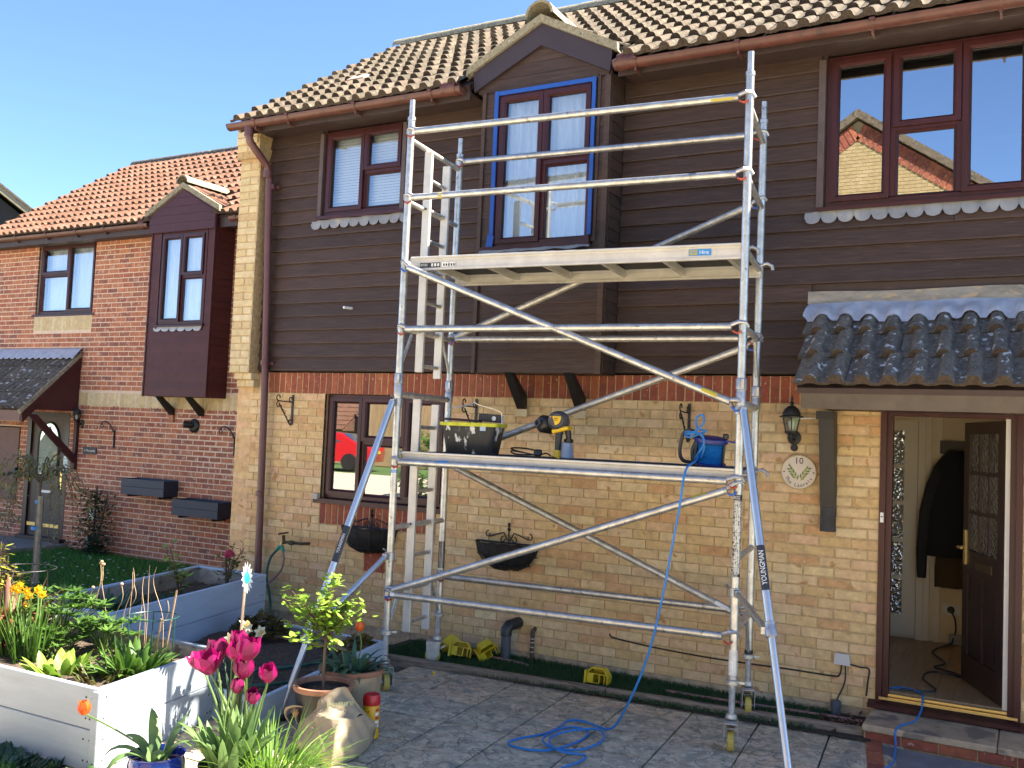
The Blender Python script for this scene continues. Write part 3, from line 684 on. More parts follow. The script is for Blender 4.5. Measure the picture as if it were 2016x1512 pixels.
PLUM = mat('plum bay paint', (.062,.021,.028), .5, nscale=4, namt=.1, spec=.25)
ny = NY-.375
b = B(); wall_panels(b, -4.235, -2.985, 2.255, 4.72, ny+.015, ny+.04, [(-4.03,-3.15,3.265,4.56)]); b.box(-3.01,-2.985,ny+.04,NY-.003,2.255,4.9); b.box(-4.235,-4.21,ny+.04,NY-.003,2.255,4.9); b.box(-4.21,-3.01,ny+.04,NY-.003,2.257,2.28)
nb_ = b.build('bay', MAH, N_)
boards(nb_, -4.215, -3.005, 2.265, 3.19, ny+.015, [], pitch=.103, material=MAH, thick=.011)
boards(nb_, -4.215, -4.065, 3.19, 4.62, ny+.015, [], pitch=.103, material=MAH, thick=.011); boards(nb_, -3.115, -3.005, 3.19, 4.62, ny+.015, [], pitch=.103, material=MAH, thick=.011)
b = B(); b.box(-4.24,-4.215,ny-.006,ny+.014,2.25,4.62); b.box(-3.01,-2.98,ny-.006,ny+.014,2.25,4.62); b.box(-4.065,-4.03,ny-.002,ny+.014,3.2,4.62); b.box(-3.145,-3.12,ny-.002,ny+.014,3.2,4.62); b.build('corner_board', MAH, nb_)
for i in range(23):
    a = 2.26+i*.103; q = B(); q.prism([(-2.985,ny+.04,a),(-2.975,ny+.04,a),(-2.983,ny+.04,a+.10),(-2.985,ny+.04,a+.10)], (0,.32,0)); q.build('cladding_board', MAH, nb_)
window(N_, -4.025,-3.155,3.27,4.555,ny+.01, [(-3.62,-3.57,3.32,4.51)], [(-4.0,-3.60,3.30,4.53,1),(-3.59,-3.18,3.955,4.53,1),(-3.575,-3.175,3.295,3.925,0)], sill=(-4.09,-3.10,.04,.03), backing='net', bset=.08, glass=GLASSP)
q = B(); q.box(-3.58,-3.175,ny+.014,ny+.07,3.922,3.957); q.build('transom', PVC, N_)
scallop(N_, -4.08, -3.135, 3.165, 3.245, ny-.012, 6, mat('silver lead', (.42,.44,.48), .45, nscale=10, namt=.15))
# gable over the bay
gm = -3.61; gy2 = ny-.03
b = B(); b.prism([(-4.27,gy2,4.575),(-2.955,gy2,4.575),(-2.955,gy2,4.83),(gm,gy2,5.18),(-4.27,gy2,4.83)], (0,.035,0)); ng = b.build('gable', PLUM, N_)
for i in range(5):
    a = 4.58+i*.118; p = min(.645,max(0,(5.16-a)*1.85)); p2 = min(.645,max(.01,(5.16-a-.115)*1.85)); q = B(); q.prism([(gm-p,gy2,a),(gm+p,gy2,a),(gm+p2,gy2,a+.115),(gm-p2,gy2,a+.115)], (0,-.008,0)); q.build('cladding_board', PLUM, ng)
for sx in (-1,1):
    X = lambda d: gm+sx*d
    q = B(); P = [(X(0),gy2-.03,5.265),(X(.73),gy2-.03,4.885),(X(.74),gy2-.03,4.80),(X(0),gy2-.03,5.185)]; q.prism(P if sx > 0 else P[::-1], (0,.075,0)); q.build('verge', VERGE, ng)
    q = B(); P = [(X(0),gy2+.045,5.255),(X(.74),gy2+.045,4.875),(X(.74),gy2+.045,4.82),(X(0),gy2+.045,5.20)]; q.prism(P if sx > 0 else P[::-1], (0,.75,0)); q.build('gable_roof', TILEN, ng)
    tm = tile_mesh('gable_tile', TILEN, .30, .42); sl = math.atan2(.38,.74); rm = Matrix.Rotation(sx*sl,3,'Y')@Matrix.Rotation(sx*math.pi/2,3,'Z')
    for c in range(2):
        for r in range(2):
            off = Vector((X(.75), gy2+.03+(c*.3 if sx > 0 else c*.3+.3), 4.865))+Matrix.Rotation(sx*sl,3,'Y')@Vector((-sx*r*.38,0,.006)); o = inst('gable_tile', tm, off, ng); o.rotation_euler = rm.to_euler()
ridge_caps(ng, (gm,gy2-.05,5.25), (gm,gy2+.75,5.265), VERGE, .11, .4)
b = B()
for i in range(4): b.add([(-2.9+.02*i,gy2+.2+i*.12,4.78+i*.03),(-2.78,gy2+.22+i*.12,4.86+i*.03),(-2.74,gy2+.36+i*.12,4.99+i*.04),(-2.95,gy2+.34+i*.12,4.95+i*.04)], [(0,1,2,3)])
b.build('lead_flashing', LEAD, ng, True)
for x in (-4.01,-3.42):
    q = B(); q.prism([(x-.035,NY-.04,2.0),(x-.035,NY,2.0),(x-.035,NY,2.09),(x-.035,ny+.14,2.256),(x-.035,ny+.06,2.256)], (.07,0,0)); q.build('knee', BLK, N_)
q = B(); q.box(-4.05,-3.97,NY-.035,NY-.002,1.90,2.0); q.build('knee_stone', RB, N_)
# eaves and roof
gutter(N_, -8.6, -4.33, NY-.36, 4.735, brackets=(-8.1,-7.35,-6.6,-5.9,-5.25)); gutter(N_, -2.72, -.42, NY-.36, 4.715, brackets=(-2.6,-1.8))
b = B(); b.lathe([(.062,0),(.068,.03),(.062,.06),(.066,.1)], (-4.40,NY-.36,4.735), 12, (-1,0,0), True, True); b.build('gutter_union', GUT, N_, True)
b = B(); b.box(-8.6,-4.28,NY-.33,NY-.30,4.60,4.79); b.box(-2.95,-.4,NY-.33,NY-.30,4.60,4.79); b.box(-8.6,-4.28,NY-.30,NY,4.64,4.655); b.box(-2.95,-.4,NY-.30,NY,4.64,4.655); b.build('fascia', TRIM, N_)
TMN = tile_mesh('roof_tile', TILEN); NS = R(34.5)
b = B(); b.prism([(-8.42,NY-.36,4.755),(-8.42,5.0,6.78),(-8.42,5.0,6.74),(-8.42,NY-.30,4.71)], (7.9,0,0)); b.prism([(-8.42,5.005,6.78),(-8.42,8.5,4.4),(-8.42,8.5,4.36),(-8.42,5.005,6.74)], (7.9,0,0)); nroof = b.build('roof', TRIM, N_)
def skip_nb(x,y,z): return abs(x-gm) < min(.64, .8*max(0,(5.28-z)/.42))
tile_slope(nroof, -8.46, 20, NY-.41, 4.765, NS, 12, .292, TMN, .30, skip=skip_nb, stuffmat=TILEN)
ridge_caps(nroof, (-8.46,5.0,6.80), (-2.0,5.0,6.80), mat('dark ridge', (.075,.066,.055), .95, nscale=25, namt=.5, bump=.5, spots=[(30,.6,(.3,.28,.22))]), .11)
b = B(); b.box(-8.40,-8.28,NY+.13,8.4,-.2,4.7); b.prism([(-8.40,NY+.01,4.7),(-8.40,8.4,4.7),(-8.40,5.0,6.7)], (.12,0,0)); b.box(-8.28,-.45,8.3,8.4,-.2,4.4); b.build('flank_wall', RB, N_)
b = B(); b.box(-8.2,-.5,NY+2.2,NY+2.3,-.1,4.7); b.box(-8.2,-.5,NY+.13,NY+2.2,4.6,4.64); b.box(-8.2,-.5,NY+.13,NY+2.2,2.3,2.34); b.build('room_lining', DARKROOM, N_)
# the neighbour's canopy, door, step
nc = place(bpy.data.objects.new('canopy', None), (-8,NY-.4,2), N_)
TMD = tile_mesh('canopy_tile', TILEC, .30, .40, .045, .020, head=.8)
tile_slope(nc, -9.1, 10, NY-.97, 1.99, R(42), 4, .325, TMD, .30, 'canopy_tile', stuffmat=TILEC)
b = B(); b.prism([(-9.1,NY-.95,1.99),(-9.1,NY-.01,2.86),(-9.1,NY-.01,2.82),(-9.1,NY-.91,1.96)], (3.0,0,0)); b.build('canopy_deck', TRIM, nc)
b = B(); b.prism([(-6.135,NY-.98,1.99),(-6.135,NY-.02,2.91),(-6.135,NY-.02,2.85),(-6.135,NY-.96,1.93)], (.06,0,0)); b.build('verge', VERGE, nc)
b = B(); b.prism([(-6.12,NY-.95,1.95),(-6.12,NY-.01,2.85),(-6.12,NY-.01,2.69),(-6.12,NY-.80,1.93),(-6.12,NY-.92,1.80)], (.04,0,0)); b.build('bargeboard', MAH, nc)
b = B(); b.prism([(-6.11,NY-.78,2.0),(-6.11,NY-.01,2.75),(-6.11,NY-.01,2.0)], (.02,0,0)); b.build('canopy_cheek', MAH, nc)
b = B(); b.box(-9.1,-6.14,NY-.93,NY-.90,1.82,1.99); b.build('canopy_fascia', mat('reddish fascia', (.15,.07,.05), .6, nscale=6, namt=.15), nc)
b = B(); b.prism([(-6.10,NY-.85,1.93),(-6.10,NY-.72,1.93),(-6.10,NY-.005,1.30),(-6.10,NY-.005,1.16)], (.05,0,0)); b.box(-6.11,-6.04,NY-.05,NY-.003,1.1,2.0); b.build('gallows_bracket', MAH, nc)
b = B(); vs = []
for i in range(81):
    x = -9.1+i*3.05/80; h = .03*max(0,math.sin(2*math.pi*x/.15)); vs += [(x,NY-.02,2.985),(x,NY-.06,2.965),(x,NY-.20,2.80+h)]
b.add(vs, [(3*i+j+1,3*i+j+4,3*i+j+3,3*i+j) for i in range(80) for j in range(2)]); b.build('lead_flashing', LEADB, nc, True)
b = B(); b.box(-7.30,-7.20,NY-.005,NY+.08,-.02,1.97); b.box(-6.36,-6.27,NY-.005,NY+.08,-.02,1.97); b.box(-7.20,-6.36,NY-.005,NY+.08,1.90,1.97); b.box(-7.32,-6.22,NY-.09,NY+.08,-.06,.02); ndf = b.build('door_frame', DW, N_)
b = B(); b.box(-7.195,-6.365,NY+.03,NY+.07,.02,1.90); nd = b.build('door', mat('grained brown door', (.055,.035,.028), .5, nscale=5, namt=.3, stretch=(4,1,.2)), N_)
b = B(); k = 12; P = [(-7.03,NY+.022,.98),(-6.53,NY+.022,.98)]+[(-6.78+.25*math.cos(math.pi*i/k),NY+.022,1.52+.29*math.sin(math.pi*i/k)) for i in range(k+1)]
b.prism(P, (0,.006,0)); b.build('door_pane', glass_mat('etched pane', .15, (.6,.7,.6), .15), nd)
b = B(); b.prism([(p[0],p[1]-.001,p[2]) for p in [(-7.0,NY+.02,1.0),(-6.56,NY+.02,1.0),(-6.56,NY+.02,1.5),(-6.78,NY+.02,1.76),(-7.0,NY+.02,1.5)]], (0,.0008,0)); b.build('pane_film', mat('pale etched film', (.17,.215,.17), .5, nscale=3, namt=.3, spots=[(5,.58,(.33,.29,.13))]), nd)
b = B(); b.tube([P[i] for i in range(len(P))]+[P[0]], .018, 6); b.build('pane_bead', GAS, nd)
b = B(); b.box(-6.44,-6.40,NY+.012,NY+.03,.78,1.08); b.tube([(-6.42,NY,.97),(-6.42,NY-.03,.97),(-6.54,NY-.03,.97)], .011, 6); b.build('door_handle', BRASS, nd)
b = B(); b.box(-6.93,-6.65,NY+.018,NY+.03,.70,.74); b.build('letter_plate', WHITE, nd)
b = B(); b.box(-7.17,-6.40,NY+.005,NY+.03,.17,.22); b.build('weather_bar', BRASS, nd)
b = B(); b.box(-8.3,-6.1,NY-1.15,NY-.02,-.14,-.04); b.build('door_step', mat('grey concrete step', (.22,.21,.19), .9, nscale=9, namt=.2, bump=.3), N_)
b = B(); b.box(-8.9,-7.50,NY+.02,NY+.09,.52,1.70); b.box(-7.62,-7.5,NY-.005,NY+.02,.52,1.70); b.build('side_shutter', mat('reddish fascia',()), N_)
# fixtures on the neighbour's wall
def lantern(x, y, z, label, s=1.0):
    """wall lantern: back plate, arm, glazed tapering body, domed cap and finial"""
    t = thing('wall_lantern', label, 'lantern', (x,y,z))
    q = B(); q.lathe([(.055*s,0),(.055*s,.014*s),(.03*s,.022*s)], (x,y,z-.27*s), 16, (0,-1,0), capt=True); q.lathe([(.03*s,0),(.026*s,.02*s)], (x,y,z-.35*s), 12, (0,-1,0), capt=True); q.build('back_plate', IRON, t, True)
    c = (x,y-.13*s,z-.23*s)
    q = B(); q.tube([(x,y-.01,z-.29*s),(x,y-.07*s,z-.30*s),(x,y-.12*s,z-.27*s),(x,y-.13*s,z-.235*s)], .014*s, 8); q.lathe([(.03*s,-.02*s),(.052*s,0),(.052*s,.012*s)], c, 16, capt=True); q.build('arm', IRON, t, True)
    q = B(); q.lathe([(.048*s,.014*s),(.072*s,.12*s)], c, 6, capb=False); q.build('lantern_glass', GLASS2, t)
    q = B()
    for i in range(6):
        a = 2*math.pi*i/6; e = Vector((0,0,1)).orthogonal().normalized(); g = Vector((0,0,1)).cross(e); dv = math.cos(a)*e+math.sin(a)*g
        q.tube([Vector(c)+dv*.049*s+Vector((0,0,.012*s)), Vector(c)+dv*.074*s+Vector((0,0,.122*s))], .005*s, 5)
    q.build('glazing_bar', IRON, t)
    q = B(); q.lathe([(.092*s,.118*s),(.094*s,.126*s),(.070*s,.134*s),(.068*s,.155*s),(.054*s,.185*s),(.03*s,.205*s),(.012*s,.212*s),(.012*s,.225*s),(.02*s,.232*s),(.008*s,.245*s),(.013*s,.258*s),(.004*s,.285*s),(.001,.30*s)], c, 18, capb=True); q.build('cap', IRON, t, True)
    q = B(); q.lathe([(.012*s,.0),(.022*s,.035*s),(.026*s,.06*s),(.018*s,.085*s),(.002,.095*s)], (c[0],c[1],c[2]+.015*s), 12); q.build('bulb', mat('frosted bulb', (.75,.72,.66), .5), t, True)
    return t
lantern(-5.97, NY-.003, 2.06, 'small black lantern on the red wall beside the neighbour\'s glazed door', .85)
def crook(x, y, z, label):
    t = thing('basket_hook', label, 'hook', (x,y,z), 'curled iron hooks on the red wall')
    pts = [(x+.02,y-.012,z-.14)]+[(x+.02,y-.014,z-.14+.3*i/4) for i in range(1,4)]+[(x+.015-.13+.13*math.cos(a),y-.03-.05*math.sin(a),z+.10+.15*math.sin(a)) for a in [math.pi*i/8 for i in range(0,7)]]
    q = B(); q.tube(pts, .010, 6); e = Vector(pts[-1]); q.tube([e]+[e+Vector((-.02-.028*math.cos(a)+.03-.04*0,-.0,-.03-.03*math.sin(a))) for a in [math.pi*i/5 for i in range(9)]], .008, 6); q.build('hook_arm', IRON, t, True)
    q = B(); q.box(x+.008,x+.032,y-.012,y,z-.15,z+.12); q.build('hook_plate', IRON, t)
crook(-5.24, NY-.003, 1.62, 'left of the two curled iron hooks, above the slate name sign')
crook(-2.78, NY-.003, 1.62, 'right of the two curled iron hooks, next to the buff pier')
t = thing('vent_cowl', 'round black wall vent with spout on the red brick under the bay', 'vent', (-3.56,NY,1.86))
q = B(); q.lathe([(.10,0),(.10,.02),(.085,.035),(.05,.05)], (-3.56,NY-.002,1.86), 20, (0,-1,0), capt=True); q.build('flange', IRON, t, True)
q = B(); q.lathe([(.05,0),(.05,.10),(.045,.12)], (-3.56,NY-.05,1.87), 14, (-.6,-1,.1), capt=True); q.build('spout', IRON, t, True)
t = thing('name_sign', 'small slate name sign with white lettering on the red brick wall', 'sign', (-5.75,NY,1.37))
q = B(); q.box(-5.90,-5.60,NY-.018,NY-.003,1.355,1.465); q.build('slate', mat('slate',(.05,.055,.065),.6,nscale=20,namt=.3), t)
text('lettering', '11 The Laurels', .052, (-5.75,NY-.0195,1.41), FRONT, WHITE, t, squeeze=.8)
NAVY = mat('navy trough paint', [(.022,.030,.052),(.026,.035,.058)], .55, nscale=8, namt=.12)
for (x0,x1,z0,lab) in ((-4.68,-3.80,.84,'navy wooden trough on the red wall, the higher one towards the door'),(-3.62,-2.74,.615,'navy wooden trough on the red wall, the lower one by the buff pier')):
    t = thing('wall_trough', lab, 'planter', ((x0+x1)/2,NY-.15,z0), 'navy troughs on the red wall')
    y0 = NY-.27
    for k in range(2): q = B(); q.box(x0,x1,y0,y0+.02,z0+k*.113,z0+k*.113+.108); q.build('plank', NAVY, t)
    for xx in (x0,x1-.02):
        q = B(); q.box(xx,xx+.02,y0+.021,NY-.02,z0,z0+.222); q.build('end_board', NAVY, t)
    q = B(); q.box(x0+.02,x1-.02,y0+.02,NY-.02,z0+.01,z0+.03); q.box(x0+.02,x1-.02,NY-.02,NY-.003,z0,z0+.23); q.build('base', NAVY, t)
    for xx in (x0+.10,x1-.14): q = B(); q.box(xx,xx+.03,y0+.02,NY-.004,z0-.035,z0-.001); q.build('bracket', IRON, t)
t = thing('keypad_box', 'white keypad box fixed beside the neighbour\'s front door', 'keypad', (-6.24,NY,.97)); q = B(); q.box(-6.30,-6.20,NY-.05,NY-.003,1.02,1.30); q.build('case', WHITE, t)
q = B(); [q.box(-6.29,-6.21,NY-.054,NY-.0505,1.04+i*.05,1.075+i*.05) for i in range(5)]; q.build('keys', mat('pale blue key',(.35,.55,.6),.4), t)
t = thing('meter_box', 'small white cable box low on the red wall behind the bush', 'box', (-5.53,NY,.3)); q = B(); q.box(-5.60,-5.47,NY-.06,NY-.003,.38,.52); q.build('case', WHITE, t); q = B(); q.tube([(-5.6,NY-.04,-.1),(-5.6,NY-.04,.12)], .035, 10); q.build('conduit', mat('grey plastic',(.3,.32,.34),.5), t)
t = thing('hand_rail', 'black metal handrail at the left edge by the neighbour\'s step', 'rail', (-7.7,NY-.3,.3)); q = B(); q.tube([(-9.0,NY-.5,.72),(-7.42,NY-.10,.98)], .025, 8); q.build('rail', IRON, t); q = B(); q.box(-7.46,-7.38,NY-.12,NY-.003,.90,1.06); q.build('rail_plate', IRON, t)
# third house, just a dark gable corner at the far left
t = thing('far_house', 'dark boarded gable of a further house at the left edge behind the red brick house', 'house', (-16,5,0))
gu = Vector((.54,.84,0)); gb_ = Vector((-.84,.54,0)); g0 = Vector((-14.25,5.6,0))
def gp(a, z, k=0): return g0+gu*a+gb_*k+Vector((0,0,z))
WB = mat('black weatherboard',(.018,.017,.016),.7)
b = B(); b.prism([gp(-3.5,-.2),gp(1.55,-.2),gp(1.55,6.0),gp(-.9,7.75),gp(-3.5,6.0)], gb_*5); b.build('wall', WB, t)
for i in range(12): q = B(); q.prism([gp(-3.2,4.2+i*.15,-.002),gp(1.5-max(0,(4.2+i*.15-5.9)/.71),4.2+i*.15,-.002),gp(1.5-max(0,(4.2+i*.15-5.9)/.71),4.2+i*.15,-.03)], (0,0,.14)); q.build('cladding_board', WB, t)
for s_ in (1,-1):
    X = lambda q_: -.9+s_*q_
    P = [gp(X(0),8.0,-.25),gp(X(2.85),5.97,-.25),gp(X(2.85),5.80,-.25),gp(X(0),7.83,-.25)]; b = B(); b.prism(P[::s_], gb_*.15); b.build('bargeboard', VERGE, t)
    P = [gp(X(0),8.04,-.28),gp(X(2.9),5.97,-.28),gp(X(2.9),5.92,-.28),gp(X(0),7.99,-.28)]; b = B(); b.prism(P[::s_], gb_*5.2); b.build('roof', TILE, t)
# ================================================================ ground
def sheet(name, x0, x1, y0, y1, z, m): 
    b = B(); b.add([(x0,y0,z),(x1,y0,z),(x1,y1,z),(x0,y1,z)], [(0,1,2,3)]); return b.build(name, m, kind='structure', origin=((x0+x1)/2,(y0+y1)/2,z))
EARTH = mat('garden earth', (.10,.075,.05), .95, nscale=8, namt=.4, bump=.8, bscale=30)
sheet('ground', -300,300,-300,300,-.16, mat('distant grass',(.06,.10,.03),.95,nscale=.5,namt=.3))
sheet('garden_ground', -12,2.2,-5.4,2.34,-.125, EARTH)
sheet('driveway', -30,30,-11.2,-3.05,-.115, mat('gravel drive', (.62,.53,.40), .95, nscale=30, namt=.3, bump=.6, bscale=60))  # carried up to the patio out of view, pale, to bounce sunlight onto the facade
# patio: 450 slabs in a grid turned 4.8 degrees, riven faces
PA = R(4.8); pm = Matrix.Rotation(PA, 3, 'Z'); PO = Vector((2.945,-1.40,0)); PP = .468
SLAB = mat('riven slab', [(.46,.39,.27),(.40,.35,.25),(.51,.41,.275),(.60,.44,.285),(.43,.37,.265),(.48,.40,.28)], .85, nscale=11, namt=.4, bump=1, bscale=9, bdist=.03, spots=[(5,.57,(.32,.29,.22)),(13,.60,(.58,.50,.37))], edge_shade=[(4.5,.016,(.15,.14,.11)),(9,.014,(.20,.185,.145))])
b = B(); c = [PO+pm@Vector(q) for q in ((-1.0,.95,-.03),(3.05,.95,-.03),(6.5,.0,-.03),(6.5,-3.6,-.03),(-1.0,-3.6,-.03))]; b.add(c, [tuple(range(4,-1,-1))])
patio = b.build('patio', mat('joint sand',(.085,.075,.055),.95,nscale=30,namt=.4), kind='structure')
def slab_mesh(seed):
    rn = random.Random(seed); n = 7; h = PP/2-.006; vs = []; fs = []
    for i in range(n):
        for j in range(n):
            x = -h+2*h*i/(n-1); y = -h+2*h*j/(n-1); e = i in (0,n-1) or j in (0,n-1)
            vs.append((x+(rn.uniform(-.002,.002) if e else 0), y+(rn.uniform(-.002,.002) if e else 0), rn.uniform(-.009,-.005) if e else rn.uniform(-.0035,.003)))
    for i in range(n-1):
        for j in range(n-1): fs.append((i*n+j,(i+1)*n+j,(i+1)*n+j+1,i*n+j+1))
    rim = [i*n for i in range(n)]+[(n-1)*n+j for j in range(1,n)]+[i*n+n-1 for i in range(n-2,-1,-1)]+[j for j in range(n-2,0,-1)]
    o = len(vs)
    for r_ in rim: vs.append((vs[r_][0],vs[r_][1],-.04))
    m = len(rim); fs += [(rim[i],o+i,o+(i+1)%m,rim[(i+1)%m]) for i in range(m)]
    b = B(); b.add(vs, fs); return meshof(b, 'paving_slab', SLAB)
sms = [slab_mesh(s) for s in range(8)]
for i in range(-2,13):
    for j in range(-7,1):
        if i > 6 and j > -1-(i-6)*.0-1: continue
        p = PO+pm@Vector(((i+.5)*PP,(j+.5)*PP,0))
        o = inst('paving_slab', random.choice(sms), p+Vector((0,0,random.uniform(-.003,.002))), patio, (random.uniform(-.004,.004),random.uniform(-.004,.004),PA+random.choice((0,1,2,3))*math.pi/2))
for i in range(-1,7):                                     # cut row along the timber edging
    q = B(); q.obox(PO+pm@Vector(((i+.5)*PP,.48,-.022)), (PP-.012,.93-.468*1-.02,.034), pm, .004); q.build('paving_slab', SLAB, patio)
EDGE = mat('weathered edging timber', [(.24,.185,.135),(.20,.155,.115)], .9, nscale=9, namt=.5, stretch=(.5,6,6), bump=.8, bscale=30, spots=[(4,.6,(.07,.055,.045))])
ed = thing('edging_board', 'weathered timber edging board between patio slabs and green turf', 'edging', tuple(PO+pm@Vector((1,.5,0))))
for a, c in ((-.95,1.2),(1.205,3.02)):
    q = B(); q.obox(PO+pm@Vector(((a+c)/2,.73,.012)), (c-a,.055,.09), pm, .006); q.build('board', EDGE, ed)
TURF = mat('dark turf', (.025,.065,.018), .9, nscale=9, namt=.45, bump=.6, bscale=80)
b = B(); b.add([(1.9,-.76,.006),(5.95,-.55,.006),(5.95,0,.02),(1.9,0,.02)], [(0,1,2,3)]); b.build('turf_base', mat('dark soil',(.035,.028,.02),.95,nscale=20,namt=.5,bump=.6), kind='structure')
def blades(name, n, area, zf, h, wdt, materials, lean=.35, accept=None, kind='stuff', seed=1):
    rn = random.Random(seed); b = B(); x0,x1,y0,y1 = area
    for i in range(n):
        x, y = rn.uniform(x0,x1), rn.uniform(y0,y1)
        if accept and not accept(x,y): continue
        a = rn.uniform(0,6.283); hh = h*rn.uniform(.5,1.15); l = lean*rn.uniform(.2,1.2)*hh; z = zf(x,y); dx,dy = math.cos(a),math.sin(a); w2 = wdt*rn.uniform(.6,1.2)
        b.add([(x-dy*w2,y+dx*w2,z),(x+dy*w2,y-dx*w2,z),(x+dx*l*.4+dy*w2*.6,y+dy*l*.4-dx*w2*.6,z+hh*.6),(x+dx*l,y+dy*l,z+hh)], [(0,1,2,3)])
    return b.build(name, materials, kind=kind)
TG = mat('turf blade', [(.022,.07,.016),(.03,.09,.022),(.042,.105,.03)], .8, trans=.2)
rn_t = random.Random(77)
blades('turf', 26000, (2.0,5.6,-.74,-.01), lambda x,y: .008+.02*(y+.76), .032, .0028, TG, .6, lambda x,y: y > -.72+.055*(x-2.6) and (x < 4.72 or rn_t.random() < .6), seed=3)
def lawnz(x,y): return -.105
LG = mat('lawn blade', [(.06,.22,.03),(.08,.26,.04),(.10,.28,.05),(.055,.18,.028)], .8, trans=.25)
blades('lawn', 42000, (-7.6,-1.2,-1.4,2.3), lawnz, .05, .0045, LG, .6, lambda x,y: not (x < -6.1 and y > 1.15), seed=4)
b = B(); b.add([(-9,-2.6,-.108),(-.45,-2.6,-.108),(-.45,2.33,-.108),(-9,2.33,-.108)], [(0,1,2,3)]); b.build('lawn_base', mat('lawn soil',(.012,.035,.008),.95,nscale=4,namt=.4), kind='structure')
b = B(); rn = random.Random(5)                              # daisies in the lawn
for i in range(130):
    x, y = rn.uniform(-5.6,-1.6), rn.uniform(-1.0,1.9); z = -.055; b.lathe([(.013,0),(.013,.004)], (x,y,z), 6, capt=True)
b.build('lawn_daisies', mat('daisy white',(.7,.7,.66),.8), kind='stuff')
# dark paving and brick edge at the doorstep
b = B(); b.add([(5.93,-.55,-.003),(7.6,-.55,-.003),(7.6,-3,-.003),(6.07,-3,-.003),(6.05,-1.0,-.003)], [(4,3,2,1,0)]); b.build('door_paving', mat('wet grey paving', (.16,.165,.185), .7, nscale=4, namt=.3, bump=.4, bscale=40), kind='structure')
q = thing('brick_edging', 'short row of red brick edging beside the doorstep', 'edging', (5.95,-.75,0))
for i in range(4): o = inst('brick', brick_mesh(.10,.21,SB,.06,i,.004,'brick'), (5.955+i*.035,-.43-i*.215,.004), q, (-math.pi/2,0,.162))
# ================================================================ raised planters of painted planks
PW = mat('painted plank', [(.30,.345,.395),(.285,.335,.385),(.32,.36,.405)], .6, nscale=5, namt=.08, bump=.12, bscale=30, stretch=(.6,.6,4), spots=[(11,.68,(.38,.38,.36))])
PWSKY = mat('pale blue plank', [(.47,.57,.68),(.45,.55,.66),(.49,.585,.69)], .6, nscale=5, namt=.08, bump=.12, bscale=30, stretch=(.6,.6,4), spots=[(11,.68,(.40,.45,.50))])  # same paint as PW, with blue sky light in shade mixed into the colour
LIN = mat('weathered liner', (.34,.30,.24), .85, nscale=5, namt=.45, bump=.9, bscale=14, stretch=(1,1,2), spots=[(6,.6,(.12,.10,.075))])
SOIL = mat('dark potting soil', [(.065,.045,.03),(.085,.06,.04)], .95, nscale=40, namt=.6, bump=1, bscale=70, spots=[(60,.62,(.20,.145,.095))])
HOLE = mat('screw hole', (.02,.02,.02), .8)
def planter(label, corners, z1, z0=0, nplank=2, soil=.12, lip=.045, screws=True, th=.035, sides=None, paint=None):
    cx = sum(p[0] for p in corners)/4; cy = sum(p[1] for p in corners)/4
    t = thing('raised_planter', label, 'planter', (cx,cy,z0)); n = len(corners); inner = []
    for i in range(n):
        if sides and i not in sides: continue
        a = Vector((*corners[i],0)); c = Vector((*corners[(i+1)%n],0)); d = (c-a); L = d.length; d.normalize(); nrm = Vector((d.y,-d.x,0)); mm = Matrix((d,-nrm,Vector((0,0,1)))).transposed()
        hh = (z1-z0)/nplank
        for k in range(nplank):
            q = B(); q.obox((a+c)/2-nrm*th/2+Vector((0,0,z0+(k+.5)*hh)), (L-.002-(.07 if i%2 else 0),th,hh-.004), mm, .004); q.build('plank', paint or PW, t)
            if screws:
                s = B()
                for e in (.03,.06,L-.05,L-.09):
                    for zz in (.25,.75): s.lathe([(.006,0),(.006,.0015)], a+d*(e+random.uniform(-.008,.008))+nrm*.0+Vector((0,0,z0+(k+zz)*hh)), 7, tuple(nrm), capt=True)
                s.build('screw', HOLE, t)
        q = B(); vs = []; m_ = 18
        for j in range(m_+1):
            p = a+d*(th+(L-2*th)*j/m_)-nrm*(th+.006)
            for zz, o in ((z1-.012-random.uniform(0,.012),0),(z1-.10,.006+random.uniform(0,.012)),(z1-soil-.05,.0)): vs.append(p-nrm*o+Vector((0,0,zz)))
        q.add(vs, [(3*j+k,3*j+3+k,3*j+4+k,3*j+1+k) for j in range(m_) for k in range(2)]); q.build('liner', LIN, t, True)
    # lumpy soil
    q = B(); nn = 26; vs = []; rn = random.Random(len(label)); A,Bc,Cc,Dd = [Vector((*p,0)) for p in corners]
    for i in range(nn+1):
        for j in range(nn+1):
            u, v = .02+.96*i/nn, .02+.96*j/nn; p = A*(1-u)*(1-v)+Bc*u*(1-v)+Cc*u*v+Dd*(1-u)*v; vs.append((p.x,p.y,z1-soil+rn.uniform(-.014,.014)))
    q.add(vs, [(i*(nn+1)+j,(i+1)*(nn+1)+j,(i+1)*(nn+1)+j+1,i*(nn+1)+j+1) for i in range(nn) for j in range(nn)]); q.build('soil', SOIL, t, kind=None)
    return t
# corners run anticlockwise seen from above, starting front-left
P1 = planter('near white plank planter full of lupins and yellow daffodils', [(.55,-3.80),(2.45,-3.77),(2.22,-2.68),(.50,-2.60)], .45, soil=.10)
P2 = planter('far pale blue plank planter standing against the house wall', [(.15,-2.55),(1.0,-2.56),(.49,-.40),(-.39,-.43)], .50, soil=.16, paint=PWSKY)
P3 = planter('low pale blue plank bed of bare soil behind the terracotta pots', [(1.06,-2.60),(2.64,-2.74),(2.255,-.885),(.64,-.84)], .20, nplank=1, soil=.08, screws=False, sides=(0,1,2), paint=PWSKY)
q = B(); q.obox((2.452,-3.775,.22), (.055,.03,.44), ch=.004); q.build('corner_post', PW, P1)
